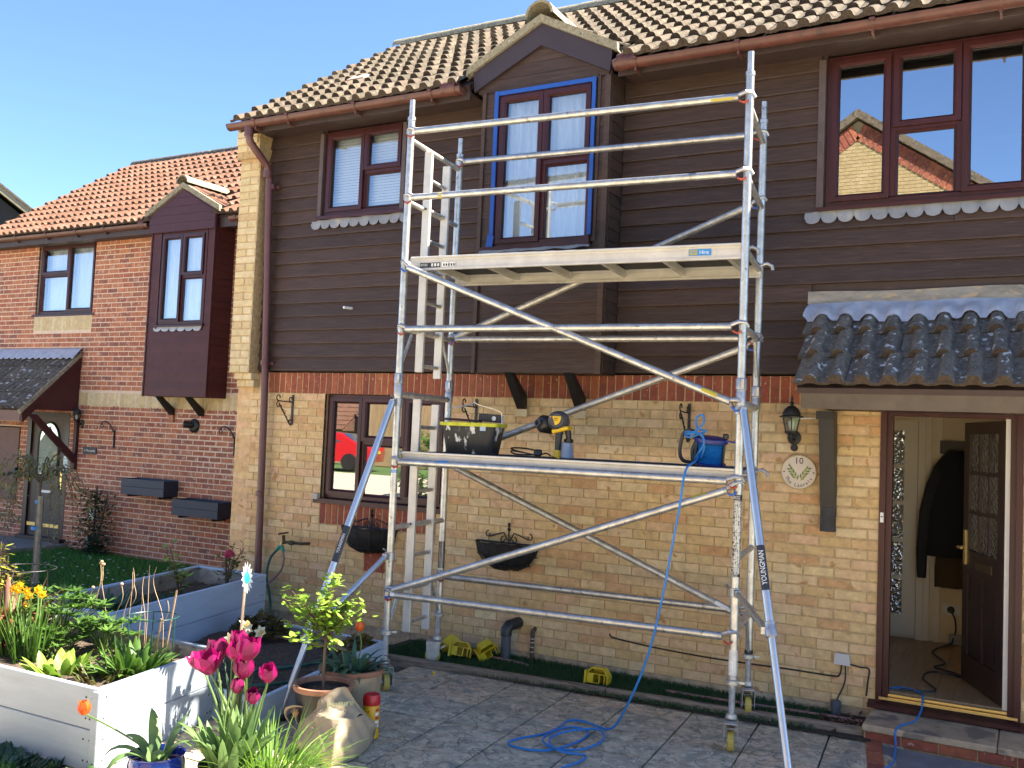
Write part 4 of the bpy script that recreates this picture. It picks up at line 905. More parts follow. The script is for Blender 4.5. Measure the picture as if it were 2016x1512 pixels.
# ================================================================ aluminium scaffold tower
AL = mat('worn aluminium', (.52,.51,.485), .40, .85, nscale=14, namt=.28, bump=.12, bscale=60, spots=[(26,.64,(.30,.285,.26))])
ALD = mat('dull aluminium', (.50,.49,.46), .48, .75, nscale=18, namt=.3, bump=.15, bscale=70, spots=[(34,.66,(.30,.28,.25))])
ALP = mat('pale extruded aluminium', (.58,.555,.51), .5, .55, nscale=8, namt=.12, bump=.05)
STEEL = mat('zinc steel', (.42,.42,.43), .45, .8, nscale=22, namt=.25)
YEL = mat('yellow wheel', (.44,.34,.07), .55, nscale=18, namt=.25, spots=[(30,.66,(.3,.24,.1))])
DECK = mat('black deck', (.02,.02,.021), .8, nscale=40, namt=.4, bump=.4, bscale=140)
ORANGE = mat('orange latch', (.34,.05,.025), .5); BLUEL = mat('blue latch', (.02,.10,.42), .5)
YLAB = mat('yellow label', (.42,.34,.03), .5); WLAB = mat('white label', (.7,.7,.68), .5, nscale=25, namt=.15); BLAB = mat('black label', (.02,.022,.03), .5); BLUB = mat('blue label', (.03,.22,.55), .5)
FLp, FRp, BLp, BRp = Vector((2.67,-1.45,0)), Vector((5.215,-1.24,0)), Vector((2.585,-.61,0)), Vector((5.105,-.43,0))
Z = lambda z: Vector((0,0,z))
T = thing('scaffold_tower', 'aluminium mobile scaffold tower on castors in front of the house, two decks', 'scaffold', (3.9,-.95,0))
fx_ = (FRp-FLp).normalized(); bx_ = (BRp-BLp).normalized(); ly_ = (BLp-FLp).normalized(); ry_ = (BRp-FRp).normalized()
def part(name, m, parent=T, smooth=True, label=None): return (lambda q: q.build(name, m, parent, smooth, label=label))
for P, top, d in ((FLp,4.45,fx_),(FRp,4.50,fx_),(BLp,4.41,bx_),(BRp,4.45,bx_)):
    q = B(); q.tube([P+Z(.40),P+Z(2.25),P+Z(2.26),P+Z(top-.16)], .0272, 16); q.tube([P+Z(top-.16),P+Z(top)], .021, 14)
    q.lathe([(.0265,0),(.031,.004),(.031,.03),(.0265,.034)], P+Z(top-.165), 16); u = q.build('upright', AL, T, True)
    q = B(); q.lathe([(.033,0),(.034,.005),(.034,.08),(.031,.085),(.031,.10),(.036,.105),(.036,.17),(.03,.18)], P+Z(2.17), 16, capt=True); q.obox(P+Z(2.31)+Vector((.02,-.03,0)), (.02,.02,.06)); q.build('spigot_collar', STEEL, u, True)
    q = B(); q.lathe([(.0265,0),(.030,.003),(.030,.03),(.0265,.033)], P+Z(.43), 14); q.lathe([(.004,0),(.004,.062)], P+Z(top-.06)+Vector((0,.031,0)), 8, (0,-1,0), capt=True); q.build('leg_band', GAS if P is BRp else STEEL, u, True)
# end frames: rungs between front and back uprights, splayed gussets
for A, C_, lad in ((FLp,BLp,True),(FRp,BRp,False)):
    for z in (.73,1.19,1.69,2.19,2.69,3.19,3.66,4.14):
        q = B(); q.tube([A+Z(z),C_+Z(z)], .024 if z in (2.19,.73) else .0205, 12); q.build('rung', ALD, T, True)
    for z0, s in ((2.66,-1),(.70,-1)):
        for a, c in ((A,C_),(C_,A)):
            dd = (c-a).normalized(); q = B(); q.tube([a+dd*.16+Z(z0),a+Z(z0-.28)], .012, 8); q.build('gusset', ALD, T, True)
# ladder inside the left end frame, two lengths
for (z0,z1,zs) in ((.38,2.17,(.45,.71,.96,1.205,1.455,1.70,1.95)),(2.375,4.12,(2.43,2.69,2.93,3.18,3.42,3.66,3.90))):
    L_ = place(bpy.data.objects.new('ladder', None), FLp+ly_*.41+Z(z0), T)
    for k, t in enumerate((.255,.565)):
        q = B(); mm = Matrix((ly_,Vector((-ly_.y,ly_.x,0)),Vector((0,0,1)))).transposed(); c = FLp+ly_*t+Vector((.03,0,0))
        q.obox(c+Z((z0+z1)/2-(.03*k)), (.032,.066,z1-z0), mm, .004); q.build('stile', ALP, L_)
        q = B(); [q.obox(c+Z(z)+Vector((0,0,0))-ly_*.017-Vector((-ly_.y,ly_.x,0))*.0, (.003,.014,.016), mm) for z in zs[1::2]]; q.build('rung_socket', GAS, L_)
    for z in zs: q = B(); q.tube([FLp+ly_*.25+Z(z)+Vector((.03,0,0)),FLp+ly_*.57+Z(z)+Vector((.03,0,0))], .0155, 10); q.build('ladder_rung', ALD, L_, True)
# horizontal and diagonal braces, each with a hooked end claw and latch
def brace(name, p, q_, off, latch=ORANGE, m=AL):
    d = (q_-p).normalized(); nrm = Vector((off[0],off[1],0))*.042; a = p+nrm+d*.02; c = q_+nrm-d*.02
    b = B(); b.tube([a+d*.07,a+d*.075+Z(0),c-d*.07], .0258, 14); o = b.build(name, m, T, True)
    for e, s in ((a,1),(c,-1)):
        b = B(); b.tube([e+d*s*.10,e+d*s*.045], .0255, 12); 
        sd = nrm.normalized(); b.tube([e+d*s*.05+Z(.012),e+d*s*.0-sd*.0+Z(.03),e-d*s*.035-sd*.03+Z(.03),e-d*s*.05-sd*.055+Z(.005)], .015, 8); b.build('claw', STEEL, o, True)
        b = B(); b.tube([e+d*s*.035+Z(-.028)+sd*.006,e+d*s*.005+Z(-.045)+sd*.01,e-d*s*.02+Z(-.03)+sd*.004], .008, 6); b.build('latch', latch, o, True)
    return o
F = (fx_.y*-1*-1, -1); fo = (.08,-1); bo = (-.08,1)
hr = {}
for z in (4.19,3.68,2.68,1.685,.705): hr[z] = brace('horizontal_brace' if z < 3 else 'guard_rail', FLp+Z(z), FRp+Z(z), fo)
for z in (4.195,2.695,.74): brace('horizontal_brace' if z < 3 else 'guard_rail', BLp+Z(z), BRp+Z(z), (.08,-1) if z > 3 else (.08,-1))
D1 = brace('diagonal_brace', FLp+Z(3.17), FRp+Z(2.17), fo, BLUEL); D5 = brace('diagonal_brace', FLp+Z(.715), FRp+Z(1.65), fo, BLUEL)
D2 = brace('diagonal_brace', BLp+Z(1.70), BRp+Z(2.66), fo, BLUEL, ALD); D3 = brace('diagonal_brace', BLp+Z(2.69), BRp+Z(3.70), fo, BLUEL, ALD); D4 = brace('diagonal_brace', BLp+Z(1.68), BRp+Z(.68), fo, BLUEL, ALD)
def label_on(parent, p, q_, t0, t1, r, m, name='label', face=(0,-1,.35), wd=.55):
    """sticker wrapped on a tube between fractions t0 and t1"""
    d = (q_-p); a = p+d*t0; c = p+d*t1; d = d.normalized(); fz = Vector(face); fz = (fz-d*fz.dot(d)).normalized(); sd = d.cross(fz); b = B(); vs = []; k = 6
    for e in (a,c):
        for i in range(k+1):
            an = -wd+2*wd*i/k; vs.append(e+(r+.0034)*(math.cos(an)*fz+math.sin(an)*sd))
    b.add(vs, [(i,i+1,k+2+i,k+1+i) for i in range(k)]); return b.build(name, m, parent, True)
fn = Vector((*fo,0)).normalized()*.042
label_on(hr[4.19], FLp+Z(4.19)+fn, FRp+Z(4.19)+fn, .905,.965,.0235, YLAB, face=(0,-1,-.6), wd=.3); label_on(hr[3.68], FLp+Z(3.68)+fn, FRp+Z(3.68)+fn, .115,.128,.0235, YLAB, wd=2.2)
label_on(D1, FLp+Z(3.17)+fn, FRp+Z(2.17)+fn, .905,.945,.0235, YLAB); label_on(D5, FLp+Z(.715)+fn, FRp+Z(1.65)+fn, .89,.93,.0235, YLAB, face=(0,-.4,1))
label_on(D4, BLp+Z(1.68)+fn, BRp+Z(.68)+fn, .905,.965,.0235, WLAB); label_on(hr[1.685], FLp+Z(1.685)+fn, FRp+Z(1.685)+fn, .155,.185,.0235, BLUB, face=(0,-.5,1)); label_on(hr[.705], FLp+Z(.705)+fn, FRp+Z(.705)+fn, .02,.035,.0235, WLAB)
b = B(); b.tube([FLp+Z(1.60),FLp+Z(1.625)], .0275, 14, caps=False); b.build('blue_band', BLUB, T, True)
# decks: two side beams, cross ribs and boards
def deck(z, name, y0=.06, y1=.76, hb=.10, x0=.05, x1=2.535):
    dk = place(bpy.data.objects.new('platform', None), FLp+fx_*1.27+ly_*.4+Z(z), T); mm = Matrix((fx_,Vector((-fx_.y,fx_.x,0)),Vector((0,0,1)))).transposed(); ny_ = Vector((-fx_.y,fx_.x,0))
    org = FLp
    for yy in (y0,y1):
        q = B(); c = org+fx_*(x0+x1)/2+ny_*yy
        q.obox(c+Z(z-hb/2), (x1-x0,.012,hb), mm); q.obox(c+Z(z-.009)-ny_*(.008 if yy == y0 else -.008), (x1-x0,.028,.018), mm, .003); q.obox(c+Z(z-hb+.007)-ny_*.004, (x1-x0,.03,.014), mm); q.obox(c+Z(z-hb*.38)-ny_*.007, (x1-x0,.006,.004), mm); q.build('side_beam', ALP, dk)
    for i in range(6):
        q = B(); q.obox(org+fx_*(x0+.12+i*(x1-x0-.24)/5)+ny_*((y0+y1)/2)+Z(z-.05), (.03,y1-y0-.02,.05), mm); q.build('cross_rib', ALP, dk)
    for i in range(2):
        w_ = (x1-x0-.02)/2; q = B(); q.obox(org+fx_*(x0+.01+(i+.5)*w_)+ny_*((y0+y1)/2)+Z(z-.010), (w_-.006,y1-y0-.03,.014), mm); q.build('deck_board', DECK, dk)
    for xx in (x0,x1):
        for yy in (y0+.06,y1-.06):
            q = B(); s = -1 if xx == x0 else 1; p = org+fx_*xx+ny_*yy+Z(z-.03); q.tube([p,p+fx_*s*.05+Z(.015),p+fx_*s*.085-Z(.005),p+fx_*s*.09-Z(.035)], .013, 8); q.build('deck_hook', STEEL, dk, True)
    return dk
DK1 = deck(3.235, 'upper', .02, .74, .105); DK2 = deck(1.765, 'lower', .03, .78, .062)
mmF = Matrix((fx_,Vector((0,0,1)),-Vector((-fx_.y,fx_.x,0)))).transposed()
def on_beam(xx, z, o=.0): return FLp+fx_*xx+Vector((-fx_.y,fx_.x,0))*(.02-.0075-o)+Z(z)
def sticker(xx, z, w_, h, m, name='label', o=.0): q = B(); q.obox(on_beam(xx,z,o+.001), (w_,.002,h), Matrix((fx_,Vector((-fx_.y,fx_.x,0)),Vector((0,0,1)))).transposed()); return q.build(name, m, DK1)
sticker(2.255,3.183,.150,.044,BLUB,o=.003); sticker(2.212,3.183,.052,.034,YLAB,o=.0045)
text('lettering','HSS',.030,on_beam(2.212,3.183,.0072),mmF,BLUB,DK1,squeeze=.85); text('lettering','Hire',.036,on_beam(2.283,3.182,.0055),mmF,WLAB,DK1,squeeze=.95)
sticker(.215,3.168,.17,.036,BLAB,o=.003); text('lettering','BOSS',.026,on_beam(.165,3.168,.0062),mmF,WLAB,DK1); text('lettering','o',.03,on_beam(.157,3.169,.0068),mmF,YLAB,DK1)
for i in range(3): sticker(.235+i*.026,3.168,.016,.022,WLAB,o=.0055)
sticker(.345,3.168,.055,.034,WLAB,o=.003); sticker(.405,3.168,.05,.034,WLAB,o=.003)
for i in range(5): sticker(.335+i*.021,3.166,.012,.018,BLAB,o=.005)
# instruction label and black grip on the right front and left back legs
def wrap(P, z0, z1, m, parent=T, r=.0275): b = B(); b.tube([P+Z(z0),P+Z(z1)], r, 14, caps=False); return b.build('wrap_label', m, parent, True)
wrap(FRp, 1.08, 1.60, mat('printed leg label', (.55,.54,.50), .6, nscale=70, namt=.9, stretch=(1,1,1), spots=[(70,.50,(.03,.03,.03))]))
wrap(FRp, .46, .62, WLAB); wrap(BLp, .80, 1.02, GAS); wrap(FRp, 1.565, 1.60, BLAB, r=.0279); wrap(FRp,1.08,1.10,BLAB,r=.0279)
text('lettering','BOSS',.030,FRp+Z(1.582)+Vector((0,-.0283,0)),FRONT,WLAB,T,squeeze=.6); text('lettering','BOSS',.024,FRp+Z(1.09)+Vector((0,-.0283,0)),FRONT,WLAB,T,squeeze=.7)
# adjustable legs and castors
def castor(P, heading, z=0):
    c = place(bpy.data.objects.new('castor', None), P+Z(z), T); h = Vector((math.cos(heading),math.sin(heading),0)); s = Vector((-h.y,h.x,0)); mm = Matrix((h,s,Vector((0,0,1)))).transposed(); w0 = P+h*.035
    q = B(); q.tube([P+Z(.21+z),P+Z(.46)], .019, 14)
    for i in range(16): q.lathe([(.019,0),(.0215,.004),(.019,.008)], P+Z(.23+z+i*.010), 12, capb=False)
    q.lathe([(.03,0),(.042,.005),(.042,.03),(.03,.036)], P+Z(.40), 14, capt=True); q.obox(P+Z(.418)+s*.05, (.02,.05,.016), mm); q.lathe([(.035,0),(.038,.01),(.03,.03)], P+Z(.19+z), 14, capt=True); q.build('jack_leg', ALD, c, True)
    q = B(); q.obox(w0-h*.01+Z(.178+z), (.13,.085,.012), mm, .003)
    for e in (-1,1):
        k = [(-.06,.175),(.055,.175),(.05,.06),(.02,.035),(-.02,.035),(-.05,.07)]; q.prism([w0+s*e*.040+h*a+Z(zz+z) for a, zz in (k if e > 0 else k[::-1])], s*e*.004)
    q.tube([w0+s*-.05+Z(.063+z),w0+s*.05+Z(.063+z)], .009, 8); q.build('fork', STEEL, c)
    q = B(); q.lathe([(.035,-.02),(.056,-.023),(.063,-.017),(.063,.017),(.056,.023),(.035,.02)], w0+Z(.063+z), 24, tuple(s), capb=True, capt=True); wl = q.build('wheel', YEL, c, True)
    q = B(); q.lathe([(.02,-.027),(.022,.027)], w0+Z(.063+z), 12, tuple(s), True, True); q.build('hub', STEEL, wl, True)
    q = B(); q.obox(w0-h*.085+Z(.14+z), (.05,.05,.012), Matrix.Rotation(heading,3,'Z')@Matrix.Rotation(.5,3,'Y')); q.build('brake_pedal', STEEL, c)
castor(FLp, R(-40)); castor(FRp, R(-75)); castor(BLp, R(-150), .02); castor(BRp, R(-70), .02)
# stabilisers: long telescopic tube to the ground, lower strut, clamps
STB = mat('bright new tube', (.58,.58,.575), .33, .88, nscale=10, namt=.08)
def stabiliser(P, foot, zc, t_col, zl, lab, fs):
    st_ = place(bpy.data.objects.new('stabiliser', None), P+Z(zc), T); o = (foot-P).normalized()*.06; top = P+o+Z(zc); bot = foot+Z(.02); ln = bot-top; d = ln.normalized()
    q = B(); q.tube([top,top+ln*t_col], .026, 16); q.build('tube', STB, st_, True)
    q = B(); q.tube([top+ln*(t_col-.02),bot], .0215, 14); q.build('inner_tube', STB, st_, True)
    col = top+ln*t_col
    q = B(); q.lathe([(.026,-.055),(.034,-.05),(.032,-.02),(.036,-.012),(.036,.03),(.03,.036)], col, 16, tuple(d), True, True); q.obox(col+Vector((-.04,0,-.0)), (.03,.02,.04)); q.build('collar', STEEL, st_, True)
    q = B(); q.tube([P+o*.9+Z(zl),col+Vector((-.02,.0,0))], .0205, 12); q.build('strut', STB, st_, True)
    for z in (zc,zl):
        q = B(); q.lathe([(.0265,-.03),(.036,-.028),(.036,.028),(.0265,.03)], P+Z(z), 16, capb=True, capt=True); q.obox(P+o*.75+Z(z), (.05,.04,.045), Matrix.Rotation(math.atan2(o.y,o.x),3,'Z'), .004); q.tube([P-o*.5+Vector((-.03,0,0))+Z(z+.02),P+Vector((-.055,-.02,0))+Z(z+.05)], .006, 6); q.build('clamp', STEEL, st_, True)
    q = B(); q.lathe([(.05,0),(.05,.015),(.03,.03)], foot+Z(.0), 14, capt=True); q.build('foot_pad', GAS, st_, True)
    fc = Vector(fs); f2 = (fc-d*fc.dot(d)).normalized(); up_ = -d; rt = up_.cross(f2)
    lb = label_on(st_, top, bot, *lab, .026, BLAB, 'wrap_label', tuple(fs), .9)
    return st_, top, bot, up_, f2, rt
sR = stabiliser(FRp, Vector((5.79,-2.10,0)), 2.14, .60, .98, (.385,.50), (.2,-1,.3))
sL = stabiliser(FLp, Vector((2.56,-2.44,0)), 2.13, .78, .98, (.43,.545), (.5,-1,.2))
for (st_, top, bot, up_, f2, rt), fr, sz in ((sR,.443,.044),(sL,.487,.030)):
    text('lettering', 'YOUNGMAN', sz, top+(bot-top)*fr+f2*.0300, Matrix((up_, -rt, f2)).transposed(), WLAB, st_, squeeze=.8)
# ================================================================ things on and by the wall
lantern(5.295, -.004, 2.245, 'black carriage lantern on the buff brick above the round house plaque', .94)
t = thing('lamp_cable', 'short white cable from the carriage lantern to the canopy', 'cable', (5.42,-.02,2.06)); q = B(); q.tube([(5.34,-.10,2.135),(5.42,-.03,2.14),(5.49,-.012,2.14)], .006, 6); q.build('flex', WHITE, t, True)
pc = Vector((5.335,-.004,1.735)); t = thing('house_plaque', 'round cream house plaque with number and painted laurel sprigs beside the door bracket', 'plaque', tuple(pc))
CREAM = mat('cream glaze', (.62,.52,.42), .45, nscale=6, namt=.06)
q = B(); q.lathe([(.128,0),(.130,.006),(.126,.014)], pc, 40, (0,-1,0), capt=True); q.build('disc', CREAM, t, True)
q = B(); q.lathe([(.131,.004),(.131,.016),(.127,.018),(.123,.016),(.122,.0145)], pc, 40, (0,-1,0), capb=False); q.build('rim', mat('tan rim', (.50,.36,.17), .5), t, True)
INK = mat('dark ink', (.018,.016,.015), .6)
text('lettering', '10', .068, pc+Vector((.0,-.0146,.083)), FRONT, INK, t)
for i, ch in enumerate('The Laurels'):
    a = R(-62+i*12.4); p = pc+Vector((.098*math.sin(a),-.0146,-.098*math.cos(a))); rr = Matrix.Rotation(a,3,'Z')
    if ch != ' ': text('lettering', ch, .040, p, FRONT@rr, INK, t)
LAU = mat('laurel green', [(.20,.24,.05),(.12,.17,.04),(.30,.30,.10)], .6)
for sx in (-1,1):
    q = B()
    for k in range(9):
        b0 = Vector((sx*(.012+.006*k),-.0,-.062+.0115*k)); an = math.pi/2-sx*(.35+.08*k) + (k%2*2-1)*.55; d = Vector((math.cos(an),0,math.sin(an))); nrm = Vector((-d.z,0,d.x)); L_ = .046-.001*k
        q.add([pc+b0+Vector((0,-.0148,0)),pc+b0+d*L_*.5+nrm*.009+Vector((0,-.0152,0)),pc+b0+d*L_+Vector((0,-.0148,0)),pc+b0+d*L_*.5-nrm*.009+Vector((0,-.0152,0))], [(3,2,1,0)])
    q.build('laurel_sprig', LAU, t)
q = B(); [q.lathe([(.006,0),(.005,.004)], pc+Vector((e*.108,-.014,0)), 10, (0,-1,0), capt=True) for e in (-1,1)]; q.build('fixing_screw', IRON, t)
def bracket(x, z, yaw, label):
    """scrolled iron hanging-basket bracket: wall bar, top arm, twisted stay, scrolls"""
    t = thing('basket_bracket', label, 'bracket', (x,0,z), 'scrolled iron basket brackets on the buff wall'); d = Vector((math.sin(yaw),-math.cos(yaw),0)); p = Vector((x,-.006,z))
    q = B(); q.obox(p+Vector((0,-.003,.0)), (.022,.008,.30)); q.build('wall_bar', IRON, t)
    def scroll(c, r, a0, a1, n=12): return [c+d*(r*(1-.045*i)*math.cos(a0+(a1-a0)*i/n))+Vector((0,0,r*(1-.045*i)*math.sin(a0+(a1-a0)*i/n))) for i in range(n+1)]
    q = B(); q.tube([p+Vector((0,0,.075)),p+d*.20+Vector((0,0,.08))], .006, 6); q.tube(scroll(p+d*.205+Vector((0,0,.115)),.035,-1.6,3.6), .006, 6); q.tube(scroll(p+d*.205+Vector((0,0,.045)),.032,1.6,-3.4), .006, 6); q.tube(scroll(p+d*.03+Vector((0,0,.105)),.028,-1.6,3.4), .006, 6); q.build('arm', IRON, t, True)
    q = B(); q.tube([p+d*.20+Vector((0,0,.06)),p+d*.03+Vector((0,0,-.15)),p+d*.01+Vector((0,0,-.155))], .007, 5); q.tube(scroll(p+d*.025+Vector((0,0,-.115)),.024,-1.6,3), .005, 6)
    for i in range(5): q.lathe([(.007,0),(.010,.006),(.007,.012)], p+d*(.05+.028*i)+Vector((0,0,-.115+.035*i)), 6, tuple((d*.17+Vector((0,0,.21))).normalized()))
    q.build('stay', IRON, t, True)
bracket(.345, 2.08, 0, 'scrolled iron bracket between the downpipe and the ground floor window')
bracket(2.495, 2.08, 0, 'scrolled iron bracket behind the black paint bucket')
bracket(4.47, 2.08, 0, 'scrolled iron bracket above the blue cable reel')
def hayrack(x, z, w_, label):
    t = thing('wall_basket', label, 'basket', (x,0,z), 'black half-round wall baskets'); r = w_/2
    q = B(); k = 14
    for (zz, s) in ((.20,1),(.10,.92),(.02,.7)): q.tube([(x+r*s*math.cos(math.pi*i/k),-.01-.22*s*math.sin(math.pi*i/k),z+zz) for i in range(k+1)], .006, 5)
    for i in range(1,k,2):
        a = math.pi*i/k; q.tube([(x+r*s*math.cos(a),-.01-.22*s*math.sin(a),z+zz) for zz, s in ((.20,1),(.10,.92),(.02,.7),(-.03,.35))], .005, 5)
    q.tube([(x-r,-.012,z+.2),(x+r,-.012,z+.2)], .007, 5); q.build('frame', IRON, t, True)
    q = B(); vs = []; rn = random.Random(int(x*100)); L_ = ((.205,.97),(.12,.90),(.04,.74),(-.02,.45),(-.035,.1))
    for zz, s in L_:
        for i in range(k+1):
            a = math.pi*i/k; s2 = s+rn.uniform(-.03,.02); vs.append((x+r*s2*math.cos(a),-.008-.21*s2*math.sin(a),z+zz+rn.uniform(-.01,.012)))
    m = k+1; q.add(vs, [(l*m+i,(l+1)*m+i,(l+1)*m+i+1,l*m+i+1) for l in range(4) for i in range(k)]); q.build('coir_liner', mat('black liner', (.013,.012,.012), .7, nscale=20, namt=.5, bump=.8, bscale=40), t, True)
    q = B(); q.add([(x+r*.93*math.cos(math.pi*i/k),-.008-.2*math.sin(math.pi*i/k),z+.165) for i in range(k+1)], [tuple(range(k,-1,-1))]); q.build('compost', mat('grey compost', (.09,.07,.05), .95, nscale=30, namt=.5, bump=.8), t)
    q = B()
    def sc(cx, cz, rr, a0, a1): return [(x+cx+rr*(1-.05*i)*math.cos(a0+(a1-a0)*i/10),-.012,z+cz+rr*(1-.05*i)*math.sin(a0+(a1-a0)*i/10)) for i in range(11)]
    for s in (-1,1):
        q.tube([(x+s*r*.62,-.012,z+.24),(x+s*r*.35,-.012,z+.27),(x+s*.05,-.012,z+.285),(x+s*.015,-.012,z+.22)], .006, 5)
        q.tube(sc(s*r*.66,.262,.03,math.pi/2 if s > 0 else math.pi/2,math.pi/2+s*-5), .005, 5); q.tube(sc(s*.055,.225,.028,math.pi/2,math.pi/2-s*5), .005, 5)
    q.tube([(x,-.012,z+.19),(x,-.012,z+.33)], .007, 6); q.lathe([(.007,0),(.018,.018),(.006,.035),(.012,.05),(.014,.06),(.004,.075)], (x,-.012,z+.30), 8, capt=True); q.build('scroll_top', IRON, t, True)
    return t
hayrack(2.885, .785, .62, 'half-round black wall basket in the middle of the buff wall, under the lower deck')
hayrack(1.40, .79, .62, 'half-round black wall basket under the ground floor window, behind the left tower leg')
# outside tap and hoses
t = thing('garden_tap', 'dark outside tap with a hose splitter on the buff wall by the downpipe', 'tap', (.45,-.05,.76))
BRZ = mat('tarnished brass', (.07,.055,.035), .5, .6, nscale=30, namt=.4)
q = B(); q.tube([(.66,-.0,.775),(.60,-.05,.77),(.45,-.10,.775),(.40,-.11,.76)], .013, 8); q.lathe([(.02,0),(.022,.03),(.02,.05)], (.52,-.08,.772), 10, (-1,-.2,0), True, True); q.tube([(.42,-.105,.77),(.41,-.11,.84)], .016, 8); q.build('tap_body', BRZ, t, True)
q = B(); q.tube([(.36,-.125,.85),(.46,-.10,.87)], .009, 6); q.build('tap_handle', BRZ, t, True)
GH = mat('green hose', (.012,.085,.065), .45, nscale=20, namt=.2); GC = mat('hose connector', (.01,.20,.13), .4)
q = B(); q.lathe([(.012,0),(.016,.02),(.014,.05)], (.395,-.112,.72), 8, capt=True); q.build('splitter', BRASS, t, True)
for s, e in ((-1,(.35,-.13,.69)),(1,(.43,-.12,.68))):
    q = B(); q.tube([(.395,-.112,.735),((.395+e[0])/2,-.118,.72),e], .017, 8); q.build('hose_connector', GC, t, True)
def spline(pts, n=8):
    P = [Vector(p) for p in pts]; out = []
    for i in range(len(P)-1):
        a, b_, c, d = P[max(i-1,0)], P[i], P[i+1], P[min(i+2,len(P)-1)]
        for k in range(n):
            u = k/n; out.append(.5*((2*b_)+(c-a)*u+(2*a-5*b_+4*c-d)*u*u+(3*b_-a-3*c+d)*u**3))
    return out+[P[-1]]
t = thing('garden_hose', 'dark green garden hose hanging from the tap into the low bed', 'hose', (.3,-.13,.3)); q = B(); q.tube(spline([(.35,-.13,.69),(.29,-.15,.60),(.27,-.16,.45),(.33,-.17,.25),(.42,-.25,.14),(.7,-.6,.16),(1.0,-.95,.15),(1.5,-1.0,.15),(2.0,-1.25,.145),(2.15,-1.7,.15),(1.95,-2.2,.15),(2.3,-2.4,.16),(2.45,-1.9,.15)]), .013, 8); q.build('hose', GH, t, True)
t = thing('short_hose', 'thin mauve hose looping down from the second tap outlet', 'hose', (.35,-.13,.5)); q = B(); q.tube(spline([(.43,-.12,.68),(.46,-.14,.62),(.44,-.14,.52),(.36,-.15,.42),(.28,-.18,.34),(.26,-.25,.25)]), .010, 8); q.build('hose', mat('mauve hose', (.22,.13,.14), .5), t, True)
# waste pipes
GP = mat('grey waste pipe', (.085,.095,.11), .4, nscale=8, namt=.1)
t = thing('waste_pipe', 'thick grey plastic waste pipe with elbow standing on the turf', 'pipe', (2.97,-.10,0))
q = B(); q.tube([(2.965,-.13,.0),(2.965,-.13,.25)], .042, 18); q.build('pipe', GP, t, True)
q = B(); q.tube([(2.965,-.13,.22),(2.965,-.13,.27),(2.975,-.105,.30),(3.0,-.05,.31),(3.01,.01,.315)], .049, 18); q.build('elbow', mat('black elbow', (.02,.022,.026), .4), t, True)
t = thing('waste_pipe', 'thin brown overflow pipe just right of the thick grey waste pipe', 'pipe', (3.17,-.05,0))
q = B(); q.tube([(3.165,-.03,.02),(3.165,-.03,.24),(3.168,-.025,.275),(3.175,.01,.285)], .017, 10); q.build('pipe', mat('brown pipe', (.06,.035,.03), .5, nscale=20, namt=.5), t, True)
q = B(); [q.lathe([(.0175,0),(.0185,.004),(.0175,.008)], (3.165,-.03,z), 10) for z in (.09,.13,.17,.2)]; q.build('pipe_tape', mat('white tape',(.5,.48,.45),.6), t)
# telephone box, cables, conduit
t = thing('junction_box', 'white plastic cable box low on the buff wall left of the doorstep', 'box', (5.68,-.03,.37))
q = B(); q.prism([(5.62,-.002,.365),(5.735,-.002,.365),(5.725,-.002,.445),(5.628,-.002,.445)][::1], (0,-.028,0)); q.build('case', mat('grey white plastic', (.50,.50,.50), .45), t)
t = thing('wall_conduit', 'grey pipe stub feeding the white cable box', 'pipe', (5.64,-.05,0)); q = B(); q.lathe([(.032,0),(.032,.08),(.037,.085),(.037,.13),(.03,.135)], (5.645,-.05,-.02), 16, capt=True); q.build('pipe', GP, t, True)
BC = mat('black cable', (.014,.013,.014), .5)
t = thing('wall_cable', 'thin black cables running along the foot of the buff wall to the white box', 'cable', (4.9,-.012,.2)); q = B()
for P in ([(3.86,-.006,.335),(3.90,-.012,.31),(4.2,-.012,.285),(4.6,-.012,.27),(5.0,-.012,.27),(5.3,-.012,.275),(5.6,-.014,.275),(5.66,-.016,.29),(5.675,-.02,.37)],[(5.70,-.022,.37),(5.70,-.03,.25),(5.66,-.045,.14),(5.645,-.05,.1)],[(5.73,-.018,.375),(5.80,-.010,.365),(5.86,-.010,.36),(5.855,-.012,.28),(5.845,-.012,.17)]): q.tube(spline(P), .006, 6)
q.build('flex', BC, t, True)
t = thing('copper_pipe', 'thin pinkish pipe lying along the turf at the wall foot', 'pipe', (4,-.2,.03)); q = B(); q.tube(spline([(2.35,-.20,.03),(2.7,-.20,.035),(3.1,-.20,.03),(3.24,-.22,.02)]), .014, 8); q.tube(spline([(4.44,-.27,.03),(4.9,-.25,.03),(5.4,-.2,.03),(5.85,-.17,.03)]), .011, 8); q.build('pipe', mat('pink pipe', (.30,.16,.15), .5, nscale=15, namt=.25), t, True)
t = thing('leaf_litter', 'heap of brown dead leaves between the turf and the doorstep', 'leaves', (5.72,-.28,0)); q = B(); rn = random.Random(2)
for i in range(150):
    p = Vector((5.72+rn.gauss(0,.10),-.27+rn.gauss(0,.09),.012+abs(rn.gauss(0,.02)))); e = Euler((rn.uniform(-1,1),rn.uniform(-1,1),rn.uniform(0,6))).to_matrix(); s = rn.uniform(.015,.034)
    q.add([p+e@Vector(v)*s for v in ((-1,0,0),(0,-.45,.1),(1,0,.3),(0,.45,.1))], [(0,1,2,3)])
q.build('leaves', mat('dead leaf', [(.10,.055,.03),(.06,.03,.02),(.16,.09,.045),(.05,.03,.025)], .8), t, kind='stuff')
